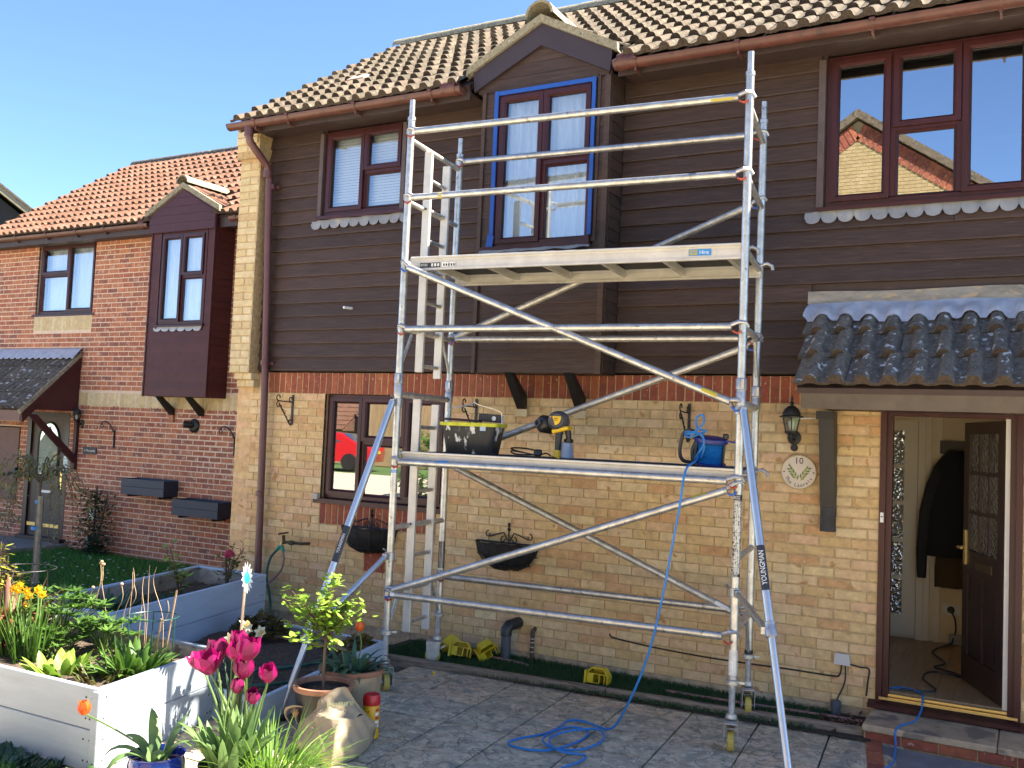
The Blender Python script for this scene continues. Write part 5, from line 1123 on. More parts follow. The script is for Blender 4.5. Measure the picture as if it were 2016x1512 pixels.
# yellow plastic brackets lying on the turf
YP = mat('yellow plastic', [(.62,.47,.02),(.58,.43,.02)], .42, nscale=14, namt=.12)
def clip():
    """hollow moulded bracket: bevelled hood, side cheeks, ribs and an open slotted front"""
    r = thing('plastic_bracket', 'x', 'bracket', (0,0,0), 'yellow plastic brackets on the turf')
    q = B(); P = [(-.075,0,.0),(-.075,0,.075),(-.045,0,.115),(.05,0,.115),(.085,0,.06),(.085,0,.0)]
    o = [Vector(p)+Vector((0,.05,0)) for p in P]; n = len(P)
    for a, c in zip(range(n-1), range(1,n)): q.prism([Vector(P[a])+Vector((0,-.055,0)),Vector(P[c])+Vector((0,-.055,0)),Vector(P[c])*.94+Vector((0,-.055,0)),Vector(P[a])*.94+Vector((0,-.055,0))], (0,.11,0))
    q.build('hood', YP, r)
    for y in (.05,): q = B(); q.prism([Vector(p)*.95+Vector((0,y,0)) for p in P], (0,.006,0)); q.build('cheek', YP, r)
    q = B(); q.box(-.092,-.078,-.065,.06,-.012,.09); q.build('flange', YP, r)
    q = B()
    for x in (-.03,.02,.06): q.box(x-.003,x+.003,-.052,.05,.005,.07)
    q.box(-.07,.08,-.05,.05,.068,.074); q.box(-.07,.02,-.05,.05,.004,.010); q.box(-.07,-.03,-.05,-.044,.01,.068); q.build('rib', YP, r)
    return r
c0 = clip(); spots = [((2.52,-.24,.045),(.5,.12,-.5),'yellow plastic bracket leaning on the wall behind another yellow bracket'),((2.66,-.36,.04),(-.25,.1,.35),'yellow plastic bracket in front, nearest the left rear castor'),((2.86,-.22,.05),(.15,-.5,.75),'yellow plastic bracket tipped over beside the thick grey pipe'),((3.93,-.38,.025),(-.12,.02,.1),'yellow plastic bracket alone on the turf by the hanging blue cable')]
for i, (p, e, lab) in enumerate(spots):
    o = c0 if i == 0 else dup(c0, p); o.location = p; o.rotation_euler = e; o['label'] = lab; o.scale = (1.05,)*3
# blue cable
CBL = mat('blue cable sheath', (.014,.17,.48), .4, nscale=30, namt=.12)
t = thing('extension_cable', 'blue extension cable hanging off the deck and coiled loosely on the patio slabs', 'cable', (4.4,-1.5,0)); q = B()
q.tube(spline([(4.83,-.98,1.80),(4.90,-1.10,1.83),(4.93,-1.25,1.80),(4.935,-1.46,1.74),(4.915,-1.50,1.50),(4.87,-1.49,1.24),(4.82,-1.48,.95),(4.76,-1.47,.67),(4.68,-1.45,.42),(4.58,-1.42,.20),(4.49,-1.38,.05),(4.42,-1.37,.011),(4.32,-1.34,.011),(4.22,-1.31,.012),(4.14,-1.36,.012),(4.15,-1.52,.011),(4.13,-1.72,.011),(4.05,-1.88,.011),(4.03,-2.0,.011),(4.12,-2.05,.011),(4.28,-2.0,.011),(4.36,-1.82,.011),(4.38,-1.62,.011),(4.33,-1.48,.013),(4.22,-1.50,.018),(4.17,-1.68,.02),(4.20,-1.86,.02),(4.33,-1.95,.02),(4.45,-1.86,.012),(4.50,-1.66,.011),(4.46,-1.50,.02),(4.38,-1.46,.026),(4.27,-1.58,.025),(4.22,-1.76,.025),(4.28,-1.92,.026),(4.40,-1.98,.02),(4.52,-1.93,.011),(4.54,-2.05,.011),(4.50,-2.25,.011),(4.52,-2.7,.011),(4.8,-3.1,.011)], 10), .0075, 8); q.build('flex', CBL, t, True)
t = thing('indoor_cable', 'blue cable coming over the brass threshold and down the doorstep', 'cable', (6.15,0,.2)); q = B()
q.tube(spline([(5.99,.16,.215),(6.06,.22,.215),(6.14,.20,.216),(6.20,.12,.215),(6.215,.03,.215),(6.215,-.03,.19),(6.215,-.09,.15),(6.19,-.25,.112),(6.12,-.42,.112),(6.10,-.505,.09),(6.105,-.53,.02),(6.12,-.70,.008),(6.13,-.95,.008),(6.05,-1.3,.012),(6.0,-2.0,.012)], 10), .0065, 8); q.build('flex', CBL, t, True)
t = thing('hall_cable', 'dark cable looping across the wooden hall floor to a plug socket', 'cable', (6.2,1.2,.22)); q = B()
q.tube(spline([(6.235,2.24,.50),(6.27,2.22,.44),(6.28,2.22,.34),(6.26,2.2,.26),(6.24,2.15,.225),(6.13,1.75,.215),(6.26,1.33,.215),(6.20,1.10,.215),(6.36,.98,.216),(6.42,.86,.216),(6.30,.92,.217),(6.18,.88,.216),(6.16,.62,.216),(6.27,.28,.215),(6.05,.17,.214)], 10), .007, 6); q.build('flex', mat('dark blue cable',(.012,.022,.04),.5), t, True)
t = thing('adaptor', 'grey adaptor block with a plug on the hall floor by the skirting', 'adaptor', (6.27,2.2,.22)); q = B(); q.obox((6.29,2.23,.255), (.13,.06,.09), ch=.006); q.build('case', mat('grey plastic',()), t); q = B(); q.lathe([(.03,0),(.032,.02),(.02,.045)], (6.235,2.283,.51), 12, (0,-1,0), True, True); q.build('plug', GAS, t, True)
# ---- coat on the hall pegs
t = thing('hanging_coat', 'long dark navy coat hanging on the hall pegs behind the open door', 'coat', (6.2,2.15,1.0))
def cloth(name, rows, m, par, seed=0, n=22):
    """draped cloth: rows of (z, x0, x1, depth) closed front and back, folded"""
    q = B(); vs = []; rn = random.Random(seed); ph = rn.uniform(0,6)
    for (z,x0,x1,dp,yc) in rows:
        for i in range(n):
            a = 2*math.pi*i/n; fold = 1+.10*math.sin(5*a+ph)+.05*math.sin(9*a+z*3); vs.append(((x0+x1)/2+(x1-x0)/2*math.cos(a)*(.97+.03*fold), yc+dp*math.sin(a)*fold, z+.004*math.sin(7*a)))
    k = len(rows); q.add(vs, [(l*n+i,l*n+(i+1)%n,(l+1)*n+(i+1)%n,(l+1)*n+i) for l in range(k-1) for i in range(n)]+[tuple(range(n-1,-1,-1)),tuple((k-1)*n+i for i in range(n))]); return q.build(name, m, par, True)
NVY = mat('navy wool', (.010,.012,.020), .9, nscale=60, namt=.2)
cloth('coat_body', [(1.00,6.00,6.42,.07,2.12),(1.2,5.99,6.44,.085,2.12),(1.45,6.0,6.44,.09,2.12),(1.65,6.03,6.42,.085,2.12),(1.80,6.08,6.40,.07,2.13),(1.90,6.15,6.36,.05,2.15),(1.95,6.2,6.32,.03,2.17)], NVY, t, 1)
cloth('coat_sleeve', [(.80,5.965,6.04,.03,2.06),(1.05,5.955,6.05,.04,2.05),(1.4,5.975,6.08,.045,2.05),(1.65,6.03,6.14,.04,2.07),(1.78,6.08,6.18,.03,2.1)], mat('charcoal lining',(.025,.024,.026),.9), t, 2)
cloth('inner_coat', [(.72,6.10,6.36,.04,2.17),(.9,6.10,6.38,.05,2.17),(1.1,6.12,6.38,.05,2.17)], mat('brown cloth', (.07,.042,.024), .9), t, 3)
# ================================================================ on the lower deck
Dz = 1.767
def yaw(p, c, a): v = Matrix.Rotation(a,3,'Z')@Vector(p); return Vector(c)+v
bc = Vector((3.11,-1.06,Dz)); t = thing('paint_bucket', 'black rectangular paint bucket spattered white with a yellow rim on the lower deck', 'bucket', tuple(bc)); a_ = PA+.08
def bucket_ring(w_, d_, z, r=.05, n=6):
    o = []
    for sx, sy, a0 in ((1,-1,-math.pi/2),(1,1,0),(-1,1,math.pi/2),(-1,-1,math.pi)):
        for i in range(n+1): a = a0+math.pi/2*i/n; o.append(yaw((sx*(w_/2-r)+r*math.cos(a), sy*(d_/2-r)+r*math.sin(a), z), bc, a_))
    return o
def shell(rings, flip=False, cap0=False, cap1=False):
    q = B(); n = len(rings[0]); vs = [p for r_ in rings for p in r_]; fs = [(l*n+i,l*n+(i+1)%n,(l+1)*n+(i+1)%n,(l+1)*n+i) for l in range(len(rings)-1) for i in range(n)]
    if cap0: fs.append(tuple(range(n-1,-1,-1)))
    if cap1: fs.append(tuple((len(rings)-1)*n+i for i in range(n)))
    q.add(vs, fs); return q
q = shell([bucket_ring(.38,.20,.0),bucket_ring(.385,.205,.01),bucket_ring(.45,.26,.225),bucket_ring(.44,.25,.225),bucket_ring(.37,.19,.015)], cap0=True, cap1=True)
q.build('tub', mat('spattered black plastic', (.016,.017,.019), .55, nscale=9, namt=.5, stretch=(1,1,.5), spots=[(10,.60,(.06,.065,.07)),(19,.60,(.6,.6,.58))]), t, True)
q = shell([bucket_ring(.455,.265,.205),bucket_ring(.475,.285,.207),bucket_ring(.478,.288,.232),bucket_ring(.44,.25,.234)]); q.build('rim', mat('yellow green rim', (.46,.47,.02), .5, nscale=14, namt=.3), t, True)
q = B(); q.tube(spline([yaw((-.232,-.02,.17),bc,a_),yaw((-.228,-.0,.28),bc,a_),yaw((-.20,0,.335),bc,a_),yaw((-.03,0,.375),bc,a_),yaw((.0,0,.395),bc,a_),yaw((.03,0,.375),bc,a_),yaw((.20,0,.33),bc,a_),yaw((.228,0,.28),bc,a_),yaw((.232,-.02,.17),bc,a_)], 5), .004, 6); q.build('wire_handle', mat('bright wire', (.7,.7,.7), .3, .9), t, True)
q = B(); q.obox(yaw((0,0,.19),bc,a_), (.40,.22,.03), Matrix.Rotation(a_,3,'Z')); q.build('paint', mat('grey plastic sheet', (.16,.165,.17), .35, nscale=9, namt=.5, bump=.5, bscale=20), t)
t = thing('paint_brush', 'wide black-handled brush laid across the paint bucket', 'brush', tuple(yaw((.12,0,.24),bc,a_))); q = B(); q.obox(yaw((.13,.02,.275),bc,a_), (.19,.035,.06), Matrix.Rotation(a_,3,'Z')@Matrix.Rotation(.05,3,'Y'), .006); q.build('handle_block', BLAB, t)
q = B(); q.lathe([(.012,0),(.018,.003),(.018,.006),(.011,.007)], yaw((.165,-.0,.272),bc,a_), 14, (0,-1,0)); q.build('socket', WHITE, t, True)
q = B(); q.obox(yaw((.13,-.135,.20),bc,a_), (.045,.012,.05), Matrix.Rotation(a_,3,'Z')); q.build('blue_tab', mat('blue tab', (.35,.45,.55), .5), t)
t = thing('mixing_stick', 'dark stick resting on the left rim of the paint bucket', 'stick', tuple(yaw((-.2,0,.24),bc,a_))); q = B(); q.tube([yaw((-.27,-.05,.258),bc,a_),yaw((-.12,.0,.255),bc,a_),yaw((.05,.05,.248),bc,a_)], .009, 6); q.build('stick', mat('stick wood',(.09,.05,.04),.7), t, True)
# spray gun: turbine head, hose port, handle, cup
gc = Vector((3.78,-.98,Dz)); t = thing('paint_sprayer', 'black and yellow electric paint spray gun standing on the lower deck', 'sprayer', tuple(gc)); G_ = mat('dark grey plastic', (.045,.048,.055), .45); YG = mat('sprayer yellow', (.72,.44,.01), .45); BG = mat('black plastic', (.014,.014,.015), .4)
g = lambda x,y,z: yaw((x,y,z),gc,.1)
q = B(); q.lathe([(.03,-.085),(.062,-.08),(.072,-.06),(.075,.0),(.07,.07),(.05,.09)], g(.015,0,.272), 22, tuple(Matrix.Rotation(.1,3,'Z')@Vector((.15,-1,.02))), True, True); q.build('motor_housing', G_, t, True)
q = B(); c = g(.015,0,.272)+Vector((.15,-1,.02)).normalized()*.0915
P = [c+Vector((.042*math.cos(a),-.001+.006*math.cos(a),.030+.0*a)) for a in (0,math.pi)]+[c+Vector((.042*math.cos(a),.006*math.cos(a),.022+.055*math.sin(a))) for a in [math.pi+math.pi*i/10 for i in range(11)]]
q.add(P, [tuple(range(len(P)))]); q.build('badge', YG, t); text('lettering','wagner',.018,c+Vector((0,-.002,.017)),FRONT,BG,t,squeeze=.9); text('lettering','W 550',.013,c+Vector((0,-.003,.0)),FRONT,BG,t)
q = B(); q.lathe([(.035,-.07),(.066,-.06),(.066,.03),(.05,.05),(.03,.055)], g(-.10,.02,.245), 20, tuple(Matrix.Rotation(.1,3,'Z')@Vector((-.55,-.8,.1))), True, True); q.build('air_intake', BG, t, True)
q = B(); q.lathe([(.026,-.01),(.028,.03),(.02,.03),(.02,.005)], g(-.125,-.03,.25), 14, tuple(Matrix.Rotation(.1,3,'Z')@Vector((-.4,-.9,.1))), True, True); q.build('hose_port', G_, t, True)
q = B(); q.obox(g(.05,-.02,.207), (.13,.11,.03), Matrix.Rotation(.1,3,'Z')@Matrix.Rotation(-.25,3,'Y'), .006); q.build('yellow_collar', YG, t)
q = B(); q.tube([g(.035,-.03,.215),g(.03,-.04,.12),g(.028,-.04,.05)], [.03,.024,.022], 12); q.build('handle', BG, t, True)
q = B(); q.tube([g(.028,-.04,.055),g(.026,-.045,.02),g(.02,-.05,.0)], [.024,.026,.032], 12); q.build('handle_foot', YG, t, True)
q = B(); q.tube([g(.085,.0,.215),g(.095,.01,.14)], [.024,.02], 10); q.lathe([(.036,0),(.038,.022),(.02,.03),(.012,.045)], g(.085,.03,.115), 14, capt=True); q.build('cup_lid', BG, t, True)
q = B(); q.lathe([(.062,0),(.066,.006),(.052,.11),(.040,.118)], g(.062,.03,.0), 20, capt=True); q.build('cup', mat('translucent cup', (.32,.36,.45), .35), t, True)
t = thing('sprayer_cable', 'black mains cable bundle with plug lying left of the spray gun', 'cable', (3.6,-.95,Dz)); q = B(); q.tube(spline([g(-.03,-.02,.01),g(-.06,-.05,.03),g(-.14,-.02,.012),g(-.30,.05,.03),g(-.36,.0,.05),g(-.30,-.06,.06),g(-.20,-.02,.055),g(-.13,.04,.03),g(-.22,.06,.012),g(-.33,.02,.012),g(-.34,-.05,.035),g(-.26,-.05,.03),g(-.15,-.03,.012)], 8), .0055, 6); q.build('flex', BC, t, True); q = B(); q.obox(g(-.135,-.02,.03), (.06,.05,.05), Matrix.Rotation(.6,3,'Z'), .008); q.build('plug', BG, t)
# cable reel lying on its side
rc = Vector((4.925,-.93,Dz)); t = thing('cable_reel', 'blue cable reel with black carrying handle standing on the right end of the lower deck', 'reel', tuple(rc)); ax = Vector((.10,-.12,1)).normalized(); RBL = mat('deep blue plastic', (.012,.02,.16), .4)
q = B(); q.lathe([(.11,0),(.115,.006),(.112,.012),(.06,.016)], rc+Vector((0,0,.012)), 26, tuple(ax), True, True); q.build('lower_flange', RBL, t, True)
q = B(); q.lathe([(.06,0),(.112,.0),(.115,.006),(.112,.03),(.10,.036),(.03,.036)], rc+Vector((0,0,.012))+ax*.15, 26, tuple(ax), True, True); q.obox(rc+ax*.175+Vector((.115,-.0,.0)), (.09,.05,.012), Matrix.Rotation(.15,3,'Y')); q.build('upper_flange', RBL, t, True)
prof = [(.07,0)]
for i in range(13): z = .008+i*.0105; prof += [(.083,z),(.090,z+.004),(.091,z+.006),(.084,z+.0102)]
q = B(); q.lathe(prof, rc+Vector((0,0,.016)), 24, tuple(ax)); q.build('wound_cable', CBL, t, True)
q = B(); q.lathe([(.014,0),(.02,.004),(.02,.03),(.014,.034)], rc+ax*.19+Vector((.10,-.01,0)), 10, tuple(ax), True, True); q.build('crank_knob', BG, t, True)
q = B(); q.tube(spline([rc+Vector((-.09,-.06,.0)),rc+Vector((-.10,-.07,.10)),rc+Vector((-.07,-.06,.19)),rc+Vector((-.11,-.05,.235)),rc+Vector((-.175,-.03,.22)),rc+Vector((-.205,-.02,.10)),rc+Vector((-.18,-.02,.03)),rc+Vector((-.09,-.03,.02))], 6), .013, 8); q.tube([rc+Vector((-.09,-.06,.02)),rc+Vector((-.07,-.06,.20))], .016, 8); q.tube([rc+Vector((-.10,-.06,.19)),rc+ax*.17], .011, 6); q.tube([rc+Vector((.10,-.02,.02)),rc+Vector((.115,-.03,.17))], .01, 6); q.build('handle', BG, t, True)
q = B(); q.tube(spline([rc+Vector((-.03,-.10,.05)),rc+Vector((.0,-.11,.14)),rc+Vector((-.04,-.10,.215)),rc+Vector((-.15,-.06,.225)),rc+Vector((-.12,-.09,.19)),rc+Vector((.0,-.09,.235)),rc+Vector((-.06,-.09,.25)),rc+Vector((-.075,-.08,.32)),rc+Vector((-.03,-.08,.345)),rc+Vector((-.02,-.09,.29)),rc+Vector((-.07,-.10,.235)),rc+Vector((-.13,-.09,.21)),rc+Vector((-.03,-.12,.22)),rc+Vector((.0,-.13,.15)),rc+Vector((-.05,-.12,.07)),rc+Vector((-.095,-.05,.033))], 8), .007, 8); q.build('tied_cable', CBL, t, True)
# security camera under eaves left out: nothing to see
# ================================================================ patio things
TERR = mat('terracotta', [(.30,.145,.085),(.27,.13,.08)], .85, nscale=9, namt=.3, bump=.2, bscale=60, spots=[(12,.66,(.42,.34,.26))])
TERD = mat('dark glazed stoneware', (.022,.019,.018), .45, nscale=7, namt=.5, spots=[(12,.7,(.06,.05,.045))])
def pot(name, label, c, R_, h, rim, body, rimm, base=.72, soil=.06, lipped=True):
    t = thing(name, label, 'pot', c); q = B(); q.lathe([(R_*base,0),(R_*base*1.02,.01),(R_*.95,h-.05),(R_*.95,h-.03),(R_*.86,h-.03),(R_*.84,h-soil-.02)], c, 36); q.build('pot_body', body, t, True)
    q = B(); q.lathe([(R_*.90,h-.04),(R_*.99,h-.036),(R_*1.03,h-.02),(R_*1.02,h-.004),(R_*.96,h),(R_*.88,h-.008),(R_*.86,h-.07)], c, 36, capb=False); q.build('rim', rimm, t, True)
    q = B(); rn = random.Random(int(c[0]*99)); vs = [Vector(c)+Vector((0,0,h-soil))]; n = 18
    for k in (1,2,3):
        for i in range(n): a = 2*math.pi*i/n; vs.append(Vector(c)+Vector((R_*.87*k/3*math.cos(a),R_*.87*k/3*math.sin(a),h-soil+rn.uniform(-.01,.012))))
    q.add(vs, [(0,1+i,1+(i+1)%n) for i in range(n)]+[(1+l*n+i,1+(l+1)*n+i,1+(l+1)*n+(i+1)%n,1+l*n+(i+1)%n) for l in range(2) for i in range(n)]); q.build('soil', SOIL, t)
    return t
tp = pot('plant_pot', 'dark pot with terracotta rim holding the small standard tree, behind the cloth bag', (3.06,-2.62,0), .185, .35, 0, TERD, TERR)
q = B()
for i in range(5): a = R(40+i*25); q.tube([(2.99,-2.79,.17),(2.99+.05*math.cos(a)*.8,-2.795,.17+.055*math.sin(a))], [.008,.003], 5)
q.build('star_motif', mat('tan motif',(.28,.16,.08),.6), tp, True)
q = B(); q.obox((3.10,-2.72,.305), (.05,.012,.03), Matrix.Rotation(.5,3,'Z')); q.obox((3.14,-2.70,.315), (.06,.03,.02), Matrix.Rotation(.3,3,'X')); q.build('plant_label', mat('slate blue tag',(.10,.13,.2),.5), tp)
pot('plant_pot', 'tan terracotta pot of grey green tulip leaves next to the castor', (2.96,-2.22,0), .21, .36, 0, mat('tan algae pot', (.36,.26,.15), .9, nscale=7, namt=.35, spots=[(9,.62,(.24,.24,.10))]), TERR, base=.78)
COB = mat('cobalt glaze', (.010,.025,.22), .12, nscale=6, namt=.4, coat=.6, spec=.6)
COD = mat('dark cobalt glaze', (.010,.014,.07), .15, nscale=6, namt=.4, coat=.6)
def glazed(label, c, R_, h, m):
    t = thing('glazed_pot', label, 'pot', c); q = B(); q.lathe([(R_*.7,0),(R_*.95,h*.35),(R_*1.05,h*.65),(R_*.98,h*.88),(R_*.92,h*.95),(R_*1.0,h*.985),(R_*1.0,h),(R_*.93,h),(R_*.86,h*.9),(R_*.86,h-.06)], c, 36); q.build('pot_body', m, t, True)
    q = B(); rn = random.Random(3); n = 16; q.add([Vector(c)+Vector((0,0,h-.05))]+[Vector(c)+Vector((R_*.88*math.cos(2*math.pi*i/n),R_*.88*math.sin(2*math.pi*i/n),h-.06)) for i in range(n)], [(0,1+i,1+(i+1)%n) for i in range(n)]); q.build('soil', SOIL, t); return t
glazed('bright cobalt blue glazed pot with the drooping orange tulip, at the planter corner', (3.14,-3.96,0), .135, .30, COB)
glazed('dark blue glazed pot holding the pink tulips', (3.47,-3.80,0), .155, .27, COD)
t = thing('plant_food_tub', 'yellow plastic tub with a red lid standing on the patio beside the bag', 'tub', (3.265,-2.40,0)); c = (3.265,-2.40,0)
YT = mat('yellow tub', (.70,.36,.01), .4, nscale=6, namt=.06)
q = B(); q.lathe([(.045,0),(.053,.006),(.053,.04),(.049,.05),(.049,.062),(.053,.07),(.053,.19),(.050,.198),(.050,.215)], c, 28, capt=True); q.build('tub', YT, t, True)
q = B(); q.lathe([(.053,.205),(.0545,.21),(.0545,.245),(.048,.268),(.042,.27),(.036,.262)], c, 28, capt=True); q.build('lid', mat('red lid', (.42,.015,.02), .35), t, True)
LR = mat('red print', (.45,.04,.03), .5)
def curved(t, a0, a1, z0, z1, r, m, name='label'): q = B(); vs = []; n = 5; [vs.extend([(c[0]+r*math.cos(a0+(a1-a0)*i/n),c[1]+r*math.sin(a0+(a1-a0)*i/n),z0),(c[0]+r*math.cos(a0+(a1-a0)*i/n),c[1]+r*math.sin(a0+(a1-a0)*i/n),z1)]) for i in range(n+1)]; q.add(vs, [(2*i,2*i+2,2*i+3,2*i+1) for i in range(n)]); return q.build(name, m, t, True)
for i, m in enumerate((BLUB,WLAB,LR,WLAB,LR)): curved(t, -.42, .12, .075+i*.024, .075+i*.024+.016, .0537, WLAB if i == 0 else m)
curved(t, -.36, -.1, .08, .09, .0541, BLUB); curved(t, -1.35, -1.2, .168, .178, .0537, LR)
# cloth shopping bag slumped on the slabs
t = thing('shopping_bag', 'beige cloth shopping bag slumped in front of the dark pot', 'bag', (3.2,-2.72,0)); CL = mat('beige cotton', [(.40,.315,.205)], .85, nscale=9, namt=.12, bump=.3, bscale=35, trans=.15)
def catrow(P, k=6): return spline(P, k)
BAGV = B()
def patch(grid, k=6, seed=0):
    rows = [catrow(r_, k) for r_ in grid]; cols = [catrow([r_[j] for r_ in rows], k) for j in range(len(rows[0]))]; n, m = len(cols[0]), len(cols)
    vs = []
    for i in range(n):
        for j in range(m):
            p = Vector(cols[j][i]); e = min(i, n-1-i, j, m-1-j); w_ = min(1, e/3)*.006; vs.append(p+Vector((math.sin(p.y*61+p.z*37),math.sin(p.x*53+p.z*47),math.sin(p.x*41+p.y*67)))*w_)
    BAGV.add(vs, [(i*m+j,i*m+j+1,(i+1)*m+j+1,(i+1)*m+j) for i in range(n-1) for j in range(m-1)])
T0 = [(3.065,-2.74,.22),(3.15,-2.80,.225),(3.23,-2.86,.235),(3.385,-2.85,.24)]; T3 = [(3.20,-2.69,.335),(3.28,-2.69,.375),(3.33,-2.66,.30),(3.37,-2.60,.205)]; RT = [(3.385,-2.85,.24),(3.40,-2.74,.225),(3.37,-2.60,.205),(3.385,-2.505,.125)]
patch([[(3.00,-2.79,.0),(3.13,-2.87,.0),(3.27,-2.94,.0),(3.40,-2.955,.0)],[(2.99,-2.80,.06),(3.12,-2.90,.07),(3.27,-2.955,.06),(3.415,-2.95,.07)],[(3.03,-2.78,.15),(3.13,-2.845,.14),(3.25,-2.89,.16),(3.405,-2.91,.16)],T0])
patch([[(3.40,-2.955,.0),(3.43,-2.80,.0),(3.39,-2.6,.0),(3.305,-2.42,.0)],[(3.415,-2.95,.07),(3.44,-2.80,.08),(3.405,-2.61,.07),(3.32,-2.44,.05)],[(3.405,-2.91,.16),(3.41,-2.78,.15),(3.395,-2.62,.15),(3.38,-2.50,.10)],RT])
patch([T0,[(3.11,-2.745,.27),(3.17,-2.78,.275),(3.27,-2.80,.285),(3.40,-2.74,.225)],[(3.15,-2.745,.31),(3.20,-2.75,.335),(3.30,-2.73,.31),(3.385,-2.67,.23)],T3])
patch([T3,[(3.13,-2.62,.2),(3.19,-2.55,.2),(3.27,-2.52,.18),(3.385,-2.505,.125)],[(3.10,-2.60,.0),(3.16,-2.52,.0),(3.24,-2.45,.0),(3.305,-2.42,.0)]])
o = BAGV.build('bag_body', CL, t, True); md = o.modifiers.new('thick','SOLIDIFY'); md.thickness = .004; md.offset = -1
for P in ([(3.07,-2.745,.22),(3.01,-2.80,.24),(2.95,-2.82,.22),(2.935,-2.81,.17),(2.975,-2.80,.12),(3.03,-2.81,.10)],[(3.09,-2.74,.23),(3.03,-2.745,.235),(2.99,-2.76,.205),(2.995,-2.78,.15),(3.03,-2.79,.12)]):
    pts = spline(P, 5); q = B(); vs = []
    for p in pts: vs += [p+Vector((.0,-.013,.008)),p+Vector((.0,.013,-.008))]
    q.add(vs, [(2*i,2*i+1,2*i+3,2*i+2) for i in range(len(pts)-1)]); o = q.build('handle', CL, t, True); md = o.modifiers.new('thick','SOLIDIFY'); md.thickness = .004
GR = mat('faded green print', (.22,.24,.12), .8)
text('lettering', 'Nature', .055, (3.315,-2.775,.300), Euler((.95,-.12,.55)).to_matrix(), GR, t)
text('lettering', 'Jan', .05, (3.20,-2.895,.15), FRONT@Matrix.Rotation(1.2,3,'Z'), GR, t)
# pinwheel daisy on a stick
t = thing('garden_windmill', 'white plastic daisy with a turquoise centre on a thin wooden stick', 'ornament', (2.62,-2.95,.1)); top = Vector((2.68,-2.95,.985))
q = B(); q.tube([(2.645,-2.95,.0),top+Vector((0,0,-.04))], .008, 8); q.build('stick', mat('pale stick',(.50,.36,.25),.7), t, True)
fd = Vector((.88,.38,.12)).normalized(); e1 = fd.cross(Vector((0,0,1))).normalized(); e2 = e1.cross(fd)
for i in range(14):
    a = 2*math.pi*i/14; d = math.cos(a)*e1+math.sin(a)*e2; s = fd.cross(d); q = B(); q.add([top+d*.02-s*.010,top+d*.02+s*.010,top+d*.07+s*.012+fd*.01,top+d*.098+fd*.012,top+d*.07-s*.012+fd*.01], [(0,1,2,3,4)]); q.build('petal', mat('white plastic petal',(.75,.76,.76),.45,trans=.3), t)
q = B(); q.lathe([(.034,-.004),(.034,.012),(.02,.02)], top, 16, tuple(fd), True, True); q.build('centre', mat('turquoise', (.01,.42,.36), .4), t, True)
# plant support ring and canes
t = thing('plant_support', 'green wire ring plant support in the near planter', 'support', (1.95,-3.0,.35)); WG = mat('green wire', (.012,.06,.05), .4)
cc = Vector((1.93,-2.98,.66)); q = B(); q.tube([cc+Vector((.16*math.cos(2*math.pi*i/28),.16*math.sin(2*math.pi*i/28),0)) for i in range(28)], .004, 6, close=True); q.build('ring', WG, t, True)
for a in (.3,2.4,4.5): q = B(); q.tube([cc+Vector((.16*math.cos(a),.16*math.sin(a),0)),cc+Vector((.15*math.cos(a),.15*math.sin(a),-.34))], .004, 6); q.build('leg', WG, t, True)
CANE = mat('dry cane', (.42,.27,.15), .7, nscale=20, namt=.3)
for p0, p1, lab in (((1.99,-2.93,.33),(2.10,-2.95,.84),'taller bare cane stuck in the near planter by the ring support'),((1.95,-2.96,.33),(2.02,-2.99,.66),'shorter bare cane stuck in the near planter by the ring support')):
    t = thing('garden_cane', lab, 'cane', p0); q = B(); q.tube([p0,p1], .0055, 6); q.build('cane', CANE, t, True)
t = thing('plant_support', 'grey wire ring support round the bronze plant at the left edge', 'support', (.85,-3.1,.35)); cc = Vector((.78,-3.1,.86)); q = B(); q.tube([cc+Vector((.2*math.cos(2*math.pi*i/28),.2*math.sin(2*math.pi*i/28),0)) for i in range(28)], .004, 6, close=True); q.build('ring', IRON, t, True); q = B(); [q.tube([cc+Vector((.2*math.cos(a),.2*math.sin(a),0)),cc+Vector((.19*math.cos(a),.19*math.sin(a),-.5))], .004, 6) for a in (.2,2.3,4.4)]; q.build('leg', IRON, t, True)
t = thing('small_debris', 'twig and dandelion at the patio corner by the left castor', 'twig', (2.75,-1.05,.01)); q = B(); q.tube([(2.62,-1.25,.01),(2.80,-1.06,.02)], .006, 5); q.build('twig', CANE, t, True); q = B(); q.lathe([(.004,.0),(.014,.02),(.012,.026)], (2.80,-.98,.03), 8, capt=True); q.build('flower_head', mat('dandelion',(.75,.5,.01),.6), t, True)
# ================================================================ plants
def leafmat(name, cols, rough=.5, tr=.35): return mat(name, cols, rough, trans=tr, nscale=20, namt=.15)
LUP = leafmat('fresh green leaf', [(.072,.16,.02),(.10,.20,.03),(.05,.12,.017),(.125,.235,.038)])
DEEP = leafmat('deep green leaf', [(.02,.06,.02),(.03,.08,.025),(.016,.045,.016)], tr=.2)
LIME = leafmat('lime leaf', [(.22,.36,.035),(.29,.42,.06),(.15,.28,.03)])
GOLD = leafmat('golden leaf', [(.36,.36,.02),(.30,.32,.02),(.42,.40,.04)])
GREY = leafmat('grey green leaf', [(.06,.13,.07),(.075,.155,.085),(.05,.10,.06)], tr=.25)
TUL = leafmat('tulip leaf', [(.12,.21,.065),(.15,.25,.08),(.10,.18,.06)], .45)
GRASS = leafmat('rush leaf', [(.12,.24,.025),(.18,.32,.04),(.085,.18,.02),(.22,.36,.08)], .45)
BRONZE = leafmat('bronze leaf', [(.20,.075,.04),(.27,.11,.055),(.14,.05,.03)], .6)
HEU = leafmat('olive brown leaf', [(.10,.075,.015),(.13,.10,.02),(.07,.05,.012)], .7)
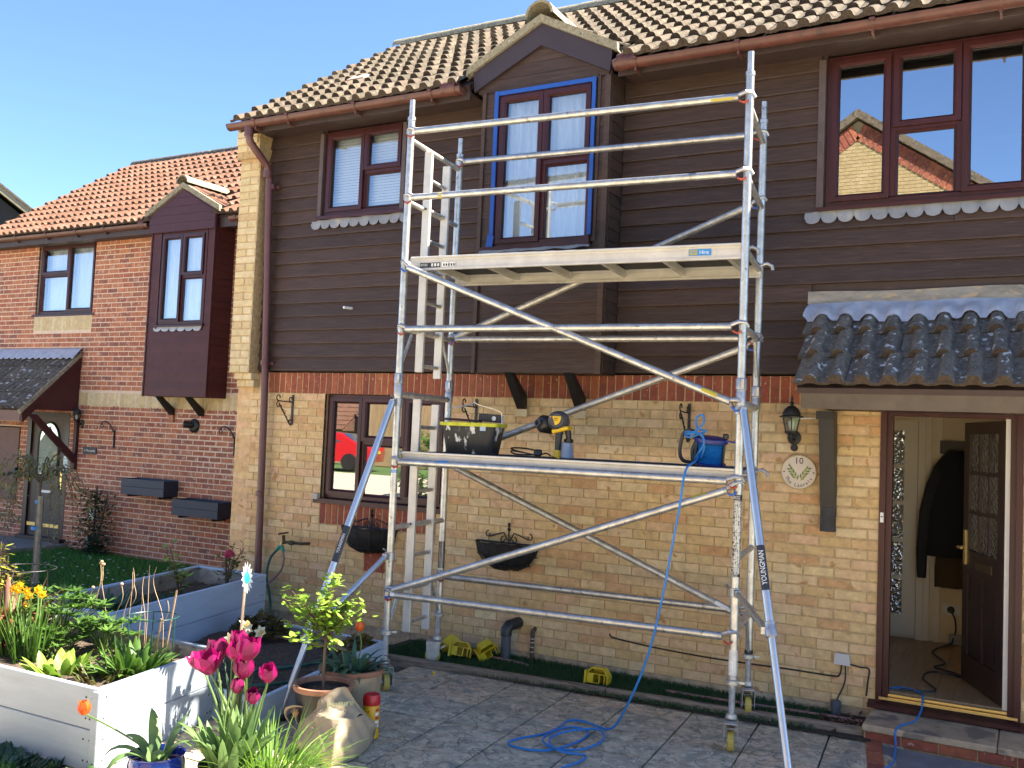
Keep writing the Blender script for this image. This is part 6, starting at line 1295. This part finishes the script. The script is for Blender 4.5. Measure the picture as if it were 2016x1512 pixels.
STEM = mat('green stem', (.10,.17,.04), .6); BARK = mat('grey bark', (.14,.12,.09), .9, nscale=20, namt=.4, bump=.6, bscale=40); TWIG = mat('brown twig', (.12,.075,.05), .8)
PINK = mat('magenta petal', [(.25,.003,.085),(.31,.006,.11),(.20,.002,.065)], .45, trans=.35, nscale=25, namt=.18, stretch=(1,1,.4)); ORNG = mat('orange petal', [(.75,.16,.01),(.7,.10,.01)], .45, trans=.35); YELP = mat('yellow petal', [(.80,.52,.01),(.80,.42,.01)], .5, trans=.3); CREAMP = mat('cream petal', [(.75,.72,.50),(.78,.76,.60)], .5, trans=.3)
def blade(b, base, az, length, width, rise, droop, seg=6, fold=.25, tip=.08, twist=0):
    """a leaf: starts at base, leaves at angle rise above the ground, bends over by droop"""
    p = Vector(base); el = rise; st = length/seg; h = Vector((math.cos(az),math.sin(az),0)); vs = []
    for i in range(seg+1):
        t = i/seg; w_ = width*(math.sin(math.pi*min(1,(.18+.82*t)))**.8 if t < 1 else 0)+width*tip*(1-t); s = Vector((-h.y,h.x,0)); d = h*math.cos(el)+Vector((0,0,math.sin(el))); n = s.cross(d)
        if twist: a = twist*t; s, n = s*math.cos(a)+n*math.sin(a), n*math.cos(a)-s*math.sin(a)
        vs += [p-s*w_*.5-n*fold*w_*-.5, p, p+s*w_*.5-n*fold*w_*-.5]; p = p+d*st; el -= droop/seg*(.4+1.2*t)
    o = len(b.v); b.v += [tuple(v) for v in vs]
    for i in range(seg):
        a = o+3*i; b.f += [(a,a+1,a+4,a+3),(a+1,a+2,a+5,a+4)]
    return p
def petal(b, c, ax, az, L, w_, flare, curl=.5):
    """cup petal of a flower whose axis is ax"""
    ax = Vector(ax).normalized(); e = ax.orthogonal().normalized(); g = ax.cross(e); rd = math.cos(az)*e+math.sin(az)*g; sd = ax.cross(rd); vs = []; n = 5
    for i in range(n+1):
        t = i/n; r_ = w_*.25+flare*L*(t**1.3)+w_*.55*math.sin(math.pi*min(1,t*1.1))*curl; wd = w_*.5*math.sin(math.pi*(.12+.80*t))**.7*(1 if t < 1 else .5); p = Vector(c)+ax*L*t+rd*r_
        vs += [p-sd*wd-rd*wd*.45, p, p+sd*wd-rd*wd*.45]
    o = len(b.v); b.v += [tuple(v) for v in vs]
    for i in range(n): a = o+3*i; b.f += [(a,a+1,a+4,a+3),(a+1,a+2,a+5,a+4)]
def tulip(base, head, pmat, label, group, open_=.12, size=.07, lean=None, leaves=2, leaflen=.28, seed=0, npet=6, lm=None):
    rn = random.Random(seed); base = Vector(base); head = Vector(head); t = thing('tulip', label, 'tulip', tuple(base), group)
    mid = (base+head)/2+Vector((rn.uniform(-.02,.02),rn.uniform(-.02,.02),.02)); q = B(); pts = spline([base,mid,head], 5); q.tube(pts, .0048, 6); q.build('stem', STEM, t, True)
    ax = lean or (head-mid).normalized()
    for k in range(npet):
        q = B(); petal(q, head-Vector(ax)*.004, ax, 2*math.pi*k/npet+rn.uniform(-.15,.15), size*rn.uniform(1.15,1.35), size*1.02, open_*rn.uniform(.8,2.2)+(.05 if k%2 else 0)); q.build('petal', pmat, t, True)
    q = B(); q.lathe([(.004,0),(.009,.004),(.006,.018)], head, 8, tuple(Vector(ax)), capt=True); q.build('heart', YELP, t, True)
    for k in range(leaves):
        q = B(); blade(q, base+Vector((rn.uniform(-.03,.03),rn.uniform(-.03,.03),0)), rn.uniform(0,6.28), leaflen*rn.uniform(.8,1.2), .055*rn.uniform(.8,1.3), R(rn.uniform(62,85)), rn.uniform(.2,1.3), 7, .35, twist=rn.uniform(-.6,.6)); q.build('leaf', lm or TUL, t, True)
    return t
PB = (3.47,-3.80,.22)
heads = [((3.19,-3.74,.665),'leftmost pink tulip, wide open, against the white planter side',.30,.075),((3.31,-3.77,.735),'tall pink tulip second from the left with cupped petals',.14,.085),((3.36,-3.86,.70),'large open pink tulip in front, third from the left',.24,.085),((3.41,-3.72,.80),'highest pink tulip with a yellow base, beside the white narcissus',.06,.075),((3.47,-3.78,.755),'ruffled open pink tulip in the middle of the clump',.26,.08),((3.59,-3.86,.80),'big pink tulip at the upper right beside the wooden stick',.16,.085),((3.55,-3.83,.70),'pink tulip just below the big upper right one',.18,.075),((3.56,-3.88,.645),'small closed pink tulip low in the middle right',.02,.055),((3.68,-3.80,.70),'rightmost pink tulip tilting right on its own stem',.14,.065),((3.63,-3.84,.60),'lowest pink tulip with pale streaks at the right',.10,.055)]
for i, (h, lab, op, sz) in enumerate(heads):
    rn = random.Random(i); b0 = (PB[0]+(h[0]-PB[0])*.22+rn.uniform(-.03,.03), PB[1]+rn.uniform(-.07,.07), PB[2])
    tulip(b0, h, PINK, lab, 'pink tulips in the dark blue pot', op, sz, Vector(((h[0]-3.45)*.8,rn.uniform(-.3,.1),1)).normalized(), 2, .33, i)
tulip((3.14,-3.93,.26), (2.62,-3.98,.40), ORNG, 'orange tulip drooping left over the corner of the white planter', 'orange tulips', .05, .055, Vector((-.1,-.05,1)).normalized(), 0, seed=41)
t = thing('tulip_leaves', 'broad drooping tulip leaves spilling over the bright blue pot', 'plant', (3.14,-3.96,.25))
for k, (az, L_, rs, dr) in enumerate(((3.3,.26,1.2,2.6),(2.6,.30,1.35,1.6),(3.9,.30,1.0,3.2),(.2,.24,1.2,1.9),(4.6,.32,.9,3.0),(1.4,.26,1.3,1.0),(5.6,.24,1.1,2.2))):
    q = B(); blade(q, (3.14+.03*math.cos(az),-3.96+.03*math.sin(az),.25), az, L_, .06, rs, dr, 8, .3); q.build('leaf', TUL, t, True)
# more strap leaves inside the tulip pot
t = thing('tulip_leaves', 'upright pale green tulip leaves filling the dark blue pot', 'plant', PB)
rn = random.Random(9)
for k in range(26):
    az = rn.uniform(0,6.28); rr = rn.uniform(.02,.12); q = B(); blade(q, (PB[0]+rr*math.cos(az),PB[1]+rr*math.sin(az),.21), az, rn.uniform(.24,.42), rn.uniform(.035,.065), R(rn.uniform(58,84)), rn.uniform(.2,1.6), 7, .35, twist=rn.uniform(-.7,.7)); q.build('leaf', TUL, t, True)
# orange tulips over the tan pot
for h, b0, lab, sd in (((2.84,-2.23,.60),(2.90,-2.22,.33),'pale orange tulip over the tan pot, left of its pair',1),((3.03,-2.25,.605),(2.98,-2.22,.33),'bright orange tulip over the tan pot, right of its pair',2)):
    tulip(b0, h, ORNG, lab, 'orange tulips', .03, .05, Vector((0,0,1)), 0, seed=sd)
t = thing('tulip_leaves', 'grey green curling tulip leaves hanging over the tan terracotta pot', 'plant', (2.96,-2.22,.3)); rn = random.Random(12)
for k in range(44):
    az = rn.uniform(0,6.28); rr = rn.uniform(.01,.14); q = B(); blade(q, (2.96+rr*math.cos(az),-2.22+rr*math.sin(az),.30), az+rn.uniform(-.4,.4), rn.uniform(.16,.30), rn.uniform(.028,.045), R(rn.uniform(35,80)), rn.uniform(1.2,3.2), 8, .3, twist=rn.uniform(-.5,.5)); q.build('leaf', GREY, t, True)
# rushy tuft at the front edge
t = thing('grassy_tuft', 'bright green grassy clump at the bottom edge in front of the cloth bag', 'plant', (3.62,-3.62,.1)); rn = random.Random(21); q = B()
for k in range(420):
    az = rn.uniform(0,6.28); rr = rn.uniform(0,.15); blade(q, (3.60+rr*math.cos(az)*1.3,-3.66+rr*math.sin(az),.10), az, rn.uniform(.22,.48), rn.uniform(.005,.011), R(rn.uniform(35,82)), rn.uniform(.3,1.9), 6, .2)
q.build('leaves', GRASS, t, True, kind='stuff')
q = B()
for k in range(60): az = rn.uniform(0,6.28); rr = rn.uniform(0,.22); p = Vector((3.66+rr*math.cos(az),-3.64+rr*math.sin(az)*.7,.16+rn.uniform(0,.09))); blade(q, p, az, rn.uniform(.03,.06), .016, .5, .5, 3, .2)
q.build('small_leaves', LIME, t, True, kind='stuff')
pot('plant_pot', 'low pot almost hidden under the bright green grassy clump', (3.62,-3.64,0), .17, .16, 0, TERD, TERR)
# standard tree in the dark pot
t = thing('standard_tree', 'small potted tree with a bare stem and a loose sunlit lime crown', 'tree', (3.06,-2.62,.3)); st0 = Vector((3.06,-2.62,.28)); st1 = Vector((3.055,-2.62,.62))
q = B(); q.tube(spline([st0,(3.05,-2.62,.42),st1],4), [.011]*4+[.009]*5 if False else .009, 8); q.build('trunk', TWIG, t, True)
rn = random.Random(31); q = B(); lf = B()
for k in range(46):
    az = rn.uniform(0,6.28); el = R(rn.uniform(5,85)); L_ = rn.uniform(.14,.36); 
    if k < 4: az = 3.2+k*.15; el = R(38); L_ = .36
    d = Vector((math.cos(az)*math.cos(el),math.sin(az)*math.cos(el),math.sin(el)*1.1)); p = st1+Vector((0,0,rn.uniform(-.05,.05))); e = p+d*L_; m_ = (p+e)/2+Vector((0,0,.02)); q.tube([p,m_,e], [.004,.003,.002], 5)
    for s in range(15):
        tt = rn.uniform(.25,1.03); c = p+(e-p)*tt+Vector((rn.gauss(0,.018),rn.gauss(0,.018),rn.gauss(0,.018))); blade(lf, c, rn.uniform(0,6.28), rn.uniform(.03,.07), rn.uniform(.022,.038), rn.uniform(-.2,.9), rn.uniform(.2,1), 3, .25)
q.build('branches', TWIG, t, True); lf.build('crown', LIME, t, True, kind='stuff')
# ---- near planter
def clump(name, label, cat, c, n, L_, W_, m, rise=(30,80), droop=(.5,1.6), rad=.08, seed=0, seg=6, fold=.3, kind='stuff', grp=None, sq=1):
    t = thing(name, label, cat, c, grp); rn = random.Random(seed); q = B()
    for k in range(n):
        az = rn.uniform(0,6.28); rr = rad*math.sqrt(rn.random()); blade(q, (c[0]+rr*math.cos(az),c[1]+rr*math.sin(az)*sq,c[2]), az+rn.uniform(-.5,.5), L_*rn.uniform(.6,1.15), W_*rn.uniform(.7,1.25), R(rn.uniform(*rise)), rn.uniform(*droop), seg, fold, twist=rn.uniform(-.5,.5))
    q.build('leaves', m, t, True, kind=kind); return t
def lupin(label, c, n, h, seed, m=LUP, spread=.2, leaf=.075):
    """clump of palmate lupin leaves on stalks"""
    t = thing('lupin', label, 'lupin', c, 'lupins in the near planter'); rn = random.Random(seed); q = B(); s = B()
    for k in range(n):
        az = rn.uniform(0,6.28); rr = spread*rn.uniform(.25,1); hh = h*rn.uniform(.45,1.05)*(1.1-.4*rr/spread); e = Vector(c)+Vector((rr*math.cos(az),rr*math.sin(az),hh)); s.tube(spline([Vector(c)+Vector((rr*.15*math.cos(az),rr*.15*math.sin(az),0)),(Vector(c)+e)/2+Vector((0,0,hh*.15)),e],3), .003, 4)
        for j in range(9): blade(q, e, 6.28*j/9+rn.uniform(-.12,.12), leaf*rn.uniform(.75,1.1), .020, R(rn.uniform(5,38)), rn.uniform(.2,.8), 4, .3)
    s.build('stalks', STEM, t, True); q.build('leaves', m, t, True, kind='stuff'); return t
lupin('largest lupin clump behind the daffodils in the near planter', (1.05,-3.0,.34), 46, .42, 1, spread=.30, leaf=.09)
lupin('lupin clump at the back right of the daffodils, against the planter wall', (1.45,-2.95,.34), 34, .28, 2, spread=.24)
lupin('small lupin at the front of the daffodils', (1.32,-3.20,.34), 22, .22, 3, spread=.18, leaf=.065)
clump('leafy_perennial', 'rounded mound of long bright green leaves in the near planter right of the hosta', 'plant', (2.0,-3.18,.34), 120, .22, .040, LUP, (25,85), (.4,1.5), .15, 5)
clump('leafy_perennial', 'low cream-edged broad-leaved plant in the middle of the near planter', 'plant', (1.66,-3.42,.34), 34, .17, .065, LIME, (30,75), (.2,1.0), .10, 6)
clump('leafy_perennial', 'small bronze green plant in front of the bright green mound', 'plant', (1.98,-3.40,.34), 70, .11, .022, leafmat('bronze green leaf',[(.09,.12,.03),(.15,.11,.04),(.06,.10,.025)]), (20,80), (.2,1.2), .11, 7)
clump('bronze_plant', 'reddish bronze perennial with curled leaves at the left edge of the near planter', 'plant', (.80,-3.22,.34), 260, .44, .045, BRONZE, (62,89), (.5,2.8), .15, 8)
clump('leafy_perennial', 'dark green leafy clump at the back of the far planter beyond the lupins', 'plant', (.45,-2.15,.34), 130, .22, .045, DEEP, (20,75), (.5,1.5), .22, 9)
def daffodil(base, head, label, m=YELP, face=None, n=6, size=.035, grp='yellow daffodils in the near planter', corona=YELP):
    base = Vector(base); head = Vector(head); t = thing('daffodil', label, 'daffodil', tuple(base), grp); q = B(); q.tube(spline([base,(base+head)/2+Vector((.01,0,.02)),head],4), .0045, 6); q.build('stem', STEM, t, True); ax = Vector(face or (.5,-.8,.1)).normalized()
    q = B(); e = ax.orthogonal().normalized(); g = ax.cross(e); c = head+ax*.012
    for k in range(n):
        a = 2*math.pi*k/n; d = math.cos(a)*e+math.sin(a)*g; s = ax.cross(d); q.add([c,c+d*size*.5+s*size*.36+ax*.004,c+d*size*1.0-ax*.004,c+d*size*.5-s*size*.36+ax*.004], [(0,1,2,3)])
    q.build('petals', m, t, True); q = B(); q.lathe([(size*.22,0),(size*.28,size*.4),(size*.36,size*.6)], c, 10, tuple(ax)); q.build('trumpet', corona, t, True); return t
dd = [((1.20,-3.28,.78),(1.30,-3.36,.35),'daffodil, the highest and rightmost of the yellow ones',(.4,-.7,.3)),((1.26,-3.30,.765),(1.31,-3.36,.35),'daffodil facing right in the rightmost pair of yellow ones',(.8,-.5,-.1)),((1.05,-3.25,.755),(1.18,-3.38,.35),'daffodil at the top of the middle yellow trio',(.3,-.9,0)),((1.08,-3.26,.725),(1.20,-3.38,.35),'daffodil in the middle of the yellow trio',(.6,-.7,0)),((1.08,-3.27,.67),(1.20,-3.36,.35),'daffodil hanging lowest of the yellow trio',(.4,-.8,-.4)),((.92,-3.22,.765),(1.05,-3.36,.35),'daffodil left of the yellow trio, behind the wire ring',(.5,-.8,.2)),((.95,-3.24,.745),(1.06,-3.36,.35),'daffodil just under the wire ring at the left',(.2,-.9,0)),((.83,-3.2,.735),(1.0,-3.40,.35),'daffodil furthest left among the bronze leaves',(.6,-.7,0))]
for h, b0, lab, fc in dd: daffodil(b0, h, 'yellow '+lab, face=fc)
clump('daffodil_leaves', 'tall thin daffodil leaves in the near planter', 'plant', (1.26,-3.36,.34), 70, .42, .012, LUP, (68,90), (.1,.5), .10, 11); clump('daffodil_leaves', 'leaning daffodil leaves at the left end of the near planter', 'plant', (1.0,-3.38,.34), 50, .40, .012, LUP, (55,88), (.1,.9), .12, 12)
# dry stalks with seed heads
DRY = mat('dry straw', (.42,.29,.17), .8)
t = thing('dry_stalks', 'thin dry pale stalks of last year\'s flowers behind the lupins', 'stalks', (1.3,-2.75,.35)); rn = random.Random(17); q = B()
for k in range(13):
    x = 1.02+k*.062+rn.uniform(-.03,.03); h = rn.uniform(.35,.62); dx = rn.uniform(-.10,.12); P = spline([(x,-2.75,.33),(x+dx*.2,-2.75,.33+h*.45),(x+dx*1.2,-2.76,.33+h*.8),(x+dx,-2.76,.33+h)],4); q.tube(P, .0019, 4)
    if k < 5: q.lathe([(.004,0),(.011,.006),(.012,.014),(.004,.02)], P[-1], 7, capt=True)
q.build('stalks', DRY, t, True, kind='stuff')
# ---- far planter
def shrub(label, c, stems, m, leafL, nl, seed, flower=None, name='shrub'):
    t = thing(name, label, 'shrub', c); rn = random.Random(seed); q = B(); lf = B(); fl = None
    for (dx,dy,h) in stems:
        e = Vector(c)+Vector((dx,dy,h)); P = spline([c,Vector(c)+Vector((dx*.35,dy*.35,h*.55)),e],5); q.tube(P, [.008-.005*i/(len(P)-1) for i in range(len(P))], 6)
        for k in range(nl):
            tt = rn.uniform(.4,1.0); p = P[min(len(P)-1,int(tt*(len(P)-1)))]; d = Vector((rn.gauss(0,.05),rn.gauss(0,.05),rn.gauss(0,.04))); q.tube([p,p+d], .002, 4); blade(lf, p+d, rn.uniform(0,6.28), leafL*rn.uniform(.7,1.2), leafL*.5, rn.uniform(-.3,.8), rn.uniform(.2,1), 3, .2)
    q.build('branches', TWIG, t, True); lf.build('foliage', m, t, True, kind='stuff')
    if flower:
        f = B()
        for k in range(16): petal(f, Vector(c)+Vector(flower)+Vector((0,0,-.01)), (rn.uniform(-.5,.5),-.7,rn.uniform(.2,.9)), k*2.4, .055, .05, .5)
        f.build('flower', mat('pink camellia',(.62,.10,.20),.5,trans=.3), t, True)
shrub('young rose with lime leaves on arching stems in the far planter', (.15,-1.15,.34), [(-.16,-.02,.38),(-.10,.05,.24),(.05,.02,.20),(-.18,.03,.42)], LIME, .075, 16, 3)
shrub('small shrub with one pink bloom at the wall end of the far planter', (.23,-.66,.34), [(.05,.03,.46),(.12,-.02,.36),(-.08,.05,.34),(.16,.05,.42),(.0,.0,.30)], LUP, .06, 14, 4, (.10,-.05,.36))
clump('leafy_perennial', 'low green seedlings along the middle of the far planter', 'plant', (.20,-1.4,.335), 90, .09, .03, DEEP, (10,70), (.2,1), .2, 13, sq=2)
# ---- low bed
t = thing('heuchera', 'olive brown ruffled plant beside the wall end of the far planter', 'plant', (1.18,-1.2,.12)); rn = random.Random(14); q = B()
for k in range(330):
    a = rn.uniform(0,6.28); u = rn.random(); p = Vector((1.18+.22*math.sqrt(u)*math.cos(a),-1.2+.22*math.sqrt(u)*math.sin(a),.13+.20*(1-u*.7)*rn.uniform(.6,1.05))); blade(q, p, a+rn.uniform(-.8,.8), .05, .055, rn.uniform(-.3,.7), rn.uniform(.3,1.4), 3, .4)
q.build('leaves', HEU, t, True, kind='stuff')
t = thing('heuchera', 'smaller olive brown ruffled plant at the bed corner behind the orange tulip', 'plant', (2.08,-1.0,.12)); q = B()
for k in range(150):
    a = rn.uniform(0,6.28); u = rn.random(); p = Vector((2.10+.14*math.sqrt(u)*math.cos(a),-1.02+.12*math.sqrt(u)*math.sin(a),.12+.14*(1-u*.7)*rn.uniform(.6,1.05))); blade(q, p, a+rn.uniform(-.8,.8), .04, .045, rn.uniform(-.3,.7), rn.uniform(.3,1.4), 3, .4)
q.build('leaves', leafmat('yellow brown leaf',[(.17,.13,.02),(.13,.10,.02),(.22,.17,.04)]), t, True, kind='stuff')
for h, b0, lab, fc in (((2.0,-2.2,.47),(2.0,-2.2,.12),'white narcissus facing the camera over the soil bed',(.5,-.8,.1)),((2.10,-2.18,.46),(2.05,-2.2,.12),'white narcissus turned right beside the facing one',(.9,-.4,0)),((2.55,-2.9,.60),(2.55,-2.9,.05),'white narcissus just behind the highest pink tulip',(.4,-.8,-.5)),((2.62,-2.88,.67),(2.6,-2.9,.05),'white narcissus leaning right behind the stick',(.6,.2,.6))):
    daffodil(b0, h, lab, CREAMP, fc, 6, .05, 'white narcissi', mat('pale trumpet',(.75,.60,.25),.5))
clump('narcissus_leaves', 'dark green narcissus leaves behind the pink tulips', 'plant', (2.62,-2.9,.02), 40, .45, .013, DEEP, (70,89), (.1,.6), .08, 15)
q = thing('wood_offcut', 'thin pale batten lying along the back of the low bed', 'batten', (1.9,-1.1,.15)); b = B(); b.obox((1.75,-1.12,.145), (.95,.04,.018), Matrix.Rotation(-.03,3,'Z')); b.build('batten', CANE, q)
clump('ground_cover', 'dark green creeping plant at the foot of the near planter', 'plant', (1.93,-3.98,.0), 620, .065, .034, DEEP, (5,75), (.2,1.2), .34, 16, seg=4)
clump('weed', 'small weed at the base of the planter corner post', 'plant', (2.5,-3.85,.0), 24, .09, .03, LUP, (20,70), (.3,1), .05, 18, seg=4)
# ---- golden shrub, weeping tree, wall climber in the neighbour's garden
shrub('golden leaved sunlit shrub at the left edge beyond the near planter', (.34,-2.98,.0), [(.0,0,.96),(.10,-.02,.90),(-.1,.05,.98),(.18,.05,.80),(-.2,0,.9),(.05,-.1,.84),(.22,-.04,.86)], GOLD, .055, 34, 5)
t = thing('weeping_tree', 'small weeping tree tied to a stake on the neighbour\'s lawn', 'tree', (-3.55,.02,-.1)); b0 = Vector((-3.60,.05,-.1)); tp_ = Vector((-3.62,.05,1.20))
q = B(); q.tube(spline([b0,(-3.62,.05,.5),tp_],5), .024, 8); q.build('trunk', BARK, t, True)
q = B(); q.tube([(-3.50,.0,-.1),(-3.53,.02,.95)], .035, 8); q.build('stake', mat('old stake', (.24,.22,.17), .9, nscale=12, namt=.4), t, True)
q = B(); q.tube([(-3.56,.0,.55),(-3.56,.0,.59)], .058, 10, caps=False); q.tube([(-3.6,.03,.86),(-3.6,.03,.90)], .034, 10, caps=False); q.build('tie', BLUB, t)
q = B(); lf = B(); rn = random.Random(6)
for k in range(13):
    az = 6.28*k/13+rn.uniform(-.3,.3); r_ = rn.uniform(.25,.75); h = rn.uniform(.3,1.0); P = spline([tp_+Vector((0,0,-.1)),tp_+Vector((r_*.45*math.cos(az),r_*.45*math.sin(az),rn.uniform(.05,.25))),tp_+Vector((r_*.9*math.cos(az),r_*.9*math.sin(az),-.15)),tp_+Vector((r_*math.cos(az),r_*math.sin(az),-h))],6); q.tube(P, [.010-.007*i/(len(P)-1) for i in range(len(P))], 5)
    for j in range(80): p = P[rn.randint(3,len(P)-1)]+Vector((rn.gauss(0,.04),rn.gauss(0,.04),rn.gauss(0,.03))); blade(lf, p, rn.uniform(0,6.28), rn.uniform(.04,.09), .022, rn.uniform(-1.2,.3), .3, 3, .2)
q.build('branches', BARK, t, True); lf.build('crown', leafmat('olive leaf',[(.20,.22,.07),(.27,.23,.09),(.14,.18,.06)]), t, True, kind='stuff')
t = thing('wall_shrub', 'dark evergreen bush growing up the red brick wall beside the neighbour\'s door', 'bush', (-5.25,2.1,-.1)); rn = random.Random(8); lf = B(); q = B(); q.tube([(-5.3,2.15,-.1),(-5.35,2.2,.9)], .015, 6); q.tube([(-5.25,2.15,-.1),(-5.1,2.2,.8)], .012, 6); q.build('stems', TWIG, t, True)
for k in range(1100):
    h = rn.random()**1.3; p = Vector((-5.28+rn.gauss(0,.20-.07*h),2.12+rn.gauss(0,.08),-.08+h*.92)); blade(lf, p, rn.uniform(0,6.28), rn.uniform(.04,.075), .035, rn.uniform(-.5,.8), .5, 3, .2)
lf.build('foliage', DEEP, t, True, kind='stuff')
# ================================================================ across the drive, seen only as reflections
t = thing('opposite_house', 'pale brick gabled house with red brick verge across the drive, mirrored in the upper window', 'house', (4.5,-13,0))
GX, GY = 3.62, -13.0; gz = 8.75; sl = .70
b = B(); b.prism([(GX-4.6,GY,-.1),(GX+4.6,GY,-.1),(GX+4.6,GY,gz-4.6*sl),(GX,GY,gz),(GX-4.6,GY,gz-4.6*sl)][::-1], (0,-6,0)); b.build('wall', mat('pale gable brick', (.33,.25,.13), .9, nscale=3, namt=.15), t)
b = B()
for i in range(46):
    for sx in (-1,1):
        d0 = .12+i*.1; d = d0+.085; X = lambda q_: GX+sx*q_; P = [(X(d0),GY+.02,gz-d0*sl),(X(d),GY+.02,gz-d*sl),(X(d-.16),GY+.02,gz-d*sl-.30),(X(d0-.16),GY+.02,gz-d0*sl-.30)]
        b.prism(P[::sx], (0,-.03,0))
b.build('verge_bricks', SB, t, kind='stuff')
for sx in (-1,1):
    P = [(GX,GY+.12,gz+.22),(GX+sx*5,GY+.12,gz+.22-5*sl),(GX+sx*5,GY+.12,gz+.04-5*sl),(GX,GY+.12,gz+.04)]; b = B(); b.prism(P[::sx], (0,-6.3,0)); b.build('roof', TILE, t)
cw = []
b = B()
for r in range(38):
    for c in range(40):
        x = GX-4.5+c*.225+(.1125 if r%2 else 0); z = gz-.45-r*.075
        if abs(x-GX) < (gz-z)/sl-.55: b.add([(x,GY+.004,z),(x+.215,GY+.004,z),(x+.215,GY+.004,z+.066),(x,GY+.004,z+.066)], [(3,2,1,0)])
b.build('brickwork', mat('dull gable brick', [(.36,.27,.13),(.32,.235,.11),(.39,.295,.155)], .9, nscale=9, namt=.2), t, kind='stuff')
t = thing('red_car', 'red car parked across the drive, mirrored in the ground floor window', 'car', (-17.6,-22,.3)); CR = mat('red car paint', (.45,.012,.015), .25, coat=.8); CG = mat('car glass', (.05,.07,.10), .05, spec=.8); ca = R(163)
def cp(x,y,z): v = Matrix.Rotation(ca,3,'Z')@Vector((x,y,0)); return (-17.6+v.x,-22+v.y,.3+z)
prof = [(-2.1,.35),(-2.15,.75),(-2.0,.98),(-1.55,1.05),(-.9,1.42),(.1,1.47),(.75,1.40),(1.45,1.02),(2.05,.86),(2.15,.6),(2.1,.32)]
b = B(); n = len(prof); vs = []
for y, k in ((-.85,.96),(-.78,1),(.78,1),(.85,.96)): vs += [cp(x*(.99 if abs(y) > .8 else 1),y*(1-.13*max(0,(z-.95))),z*k if z > .9 else z) for x,z in prof]
b.add(vs, [(l*n+i,l*n+i+1,(l+1)*n+i+1,(l+1)*n+i) for l in range(3) for i in range(n-1)]+[tuple(range(n-1,-1,-1)),tuple(3*n+i for i in range(n))]); b.build('body', CR, t, True)
b = B(); b.add([cp(-1.50,-.66,1.08),cp(-.95,-.6,1.40),cp(-.95,.6,1.40),cp(-1.50,.66,1.08)], [(0,1,2,3)]); b.v = [(v[0]-.03,v[1],v[2]+.02) for v in b.v]; b.build('rear_window', CG, t)
for y in (-.86,.86): b = B(); b.add([cp(-1.2,y*.955,1.08),cp(-.85,y*.93,1.35),(cp(.6,y*.93,1.34)),cp(1.1,y*.955,1.06)], [(0,1,2,3)]); b.build('side_window', CG, t)
for x in (-1.3,1.35):
    for y in (-.80,.80): b = B(); b.lathe([(.16,-.11),(.31,-.11),(.33,-.08),(.33,.08),(.31,.11),(.16,.11)], cp(x,y,.33), 18, tuple(Matrix.Rotation(ca,3,'Z')@Vector((0,1,0))), True, True); b.build('wheel', GAS, t, True)
b = B(); b.obox(cp(-2.14,0,.72), (.02,.5,.11), Matrix.Rotation(ca,3,'Z')); b.build('number_plate', mat('yellow plate',(.7,.5,.05),.4), t)
for y in (-.62,.62): b = B(); b.obox(cp(-2.10,y,.86), (.06,.3,.13), Matrix.Rotation(ca,3,'Z')); b.build('tail_light', mat('tail light',(.6,.02,.02),.2), t)
t = thing('timber_fence', 'pale close-boarded fence across the drive, mirrored in the ground floor window', 'fence', (-10,-27,.3))
FW = mat('fence board', [(.42,.28,.15),(.38,.25,.13),(.46,.31,.18)], .9, nscale=4, namt=.2, stretch=(4,4,.4))
q = B(); q.box(-20,4,-27.05,-27.0,.3,3.0); q.build('fence_rail', FW, t); fm = B(); fm.box(-.09,.09,0,.02,0,3.1); fme = meshof(fm, 'fence_board', FW)
for i in range(120): inst('fence_board', fme, (-19.9+i*.2,-27.0,.3), t)
t = thing('tiled_garage', 'low garage with terracotta tiled roof behind the red car, mirrored in the lower window', 'garage', (-26,-29,.3)); b = B(); b.box(-33,-20.6,-33,-26.8,.3,1.9); b.build('wall', mat('pale gable brick',()), t)
b = B(); b.prism([(-33.3,-26.5,1.8),(-33.3,-30,4.4),(-33.3,-33.3,1.8)], (12.9,0,0)); b.build('roof', TILEN, t)
gtm = tile_mesh('garage_tile', TILEN, .30, .40)
for r in range(11):
    for c in range(20):
        o = inst('garage_tile', gtm, (-20.45-c*.30,-26.45-r*.28,1.84+r*.28*.743), t); o.rotation_euler = (math.atan(.743),0,math.pi)
b = B(); b.add([(-34,-60,.35),(8,-60,.35),(8,-21,.25),(-34,-21,.25)], [(0,1,2,3)]); b.build('verge_grass', mat('reflected lawn',(.09,.16,.045),.9,nscale=3,namt=.35), kind='structure')
b = B(); b.add([(-34,-21,.25),(-1.4,-21,.25),(-1.4,-11.2,-.11),(-34,-11.2,-.11)], [(0,1,2,3)]); b.build('gravel_court', mat('gravel drive',()), kind='structure')
t = thing('green_shrub', 'round green shrub by the fence across the drive, mirrored in the right hand pane', 'shrub', (-8.1,-14.7,-.1)); rn = random.Random(19); lf = B()
for k in range(900):
    v = Vector((rn.gauss(0,1),rn.gauss(0,1),rn.gauss(0,1))).normalized()*rn.uniform(.6,1.0); p = Vector((-8.1,-14.7,.95))+Vector((v.x*.8,v.y*.8,v.z*1.0)); blade(lf, p, rn.uniform(0,6.28), .13, .09, rn.uniform(-.5,.9), .5, 3, .2)
lf.build('foliage', LUP, t, True, kind='stuff'); q = B(); q.tube([(-8.1,-14.7,-.1),(-8.1,-14.7,.6)], .05, 6); q.build('trunk', BARK, t)
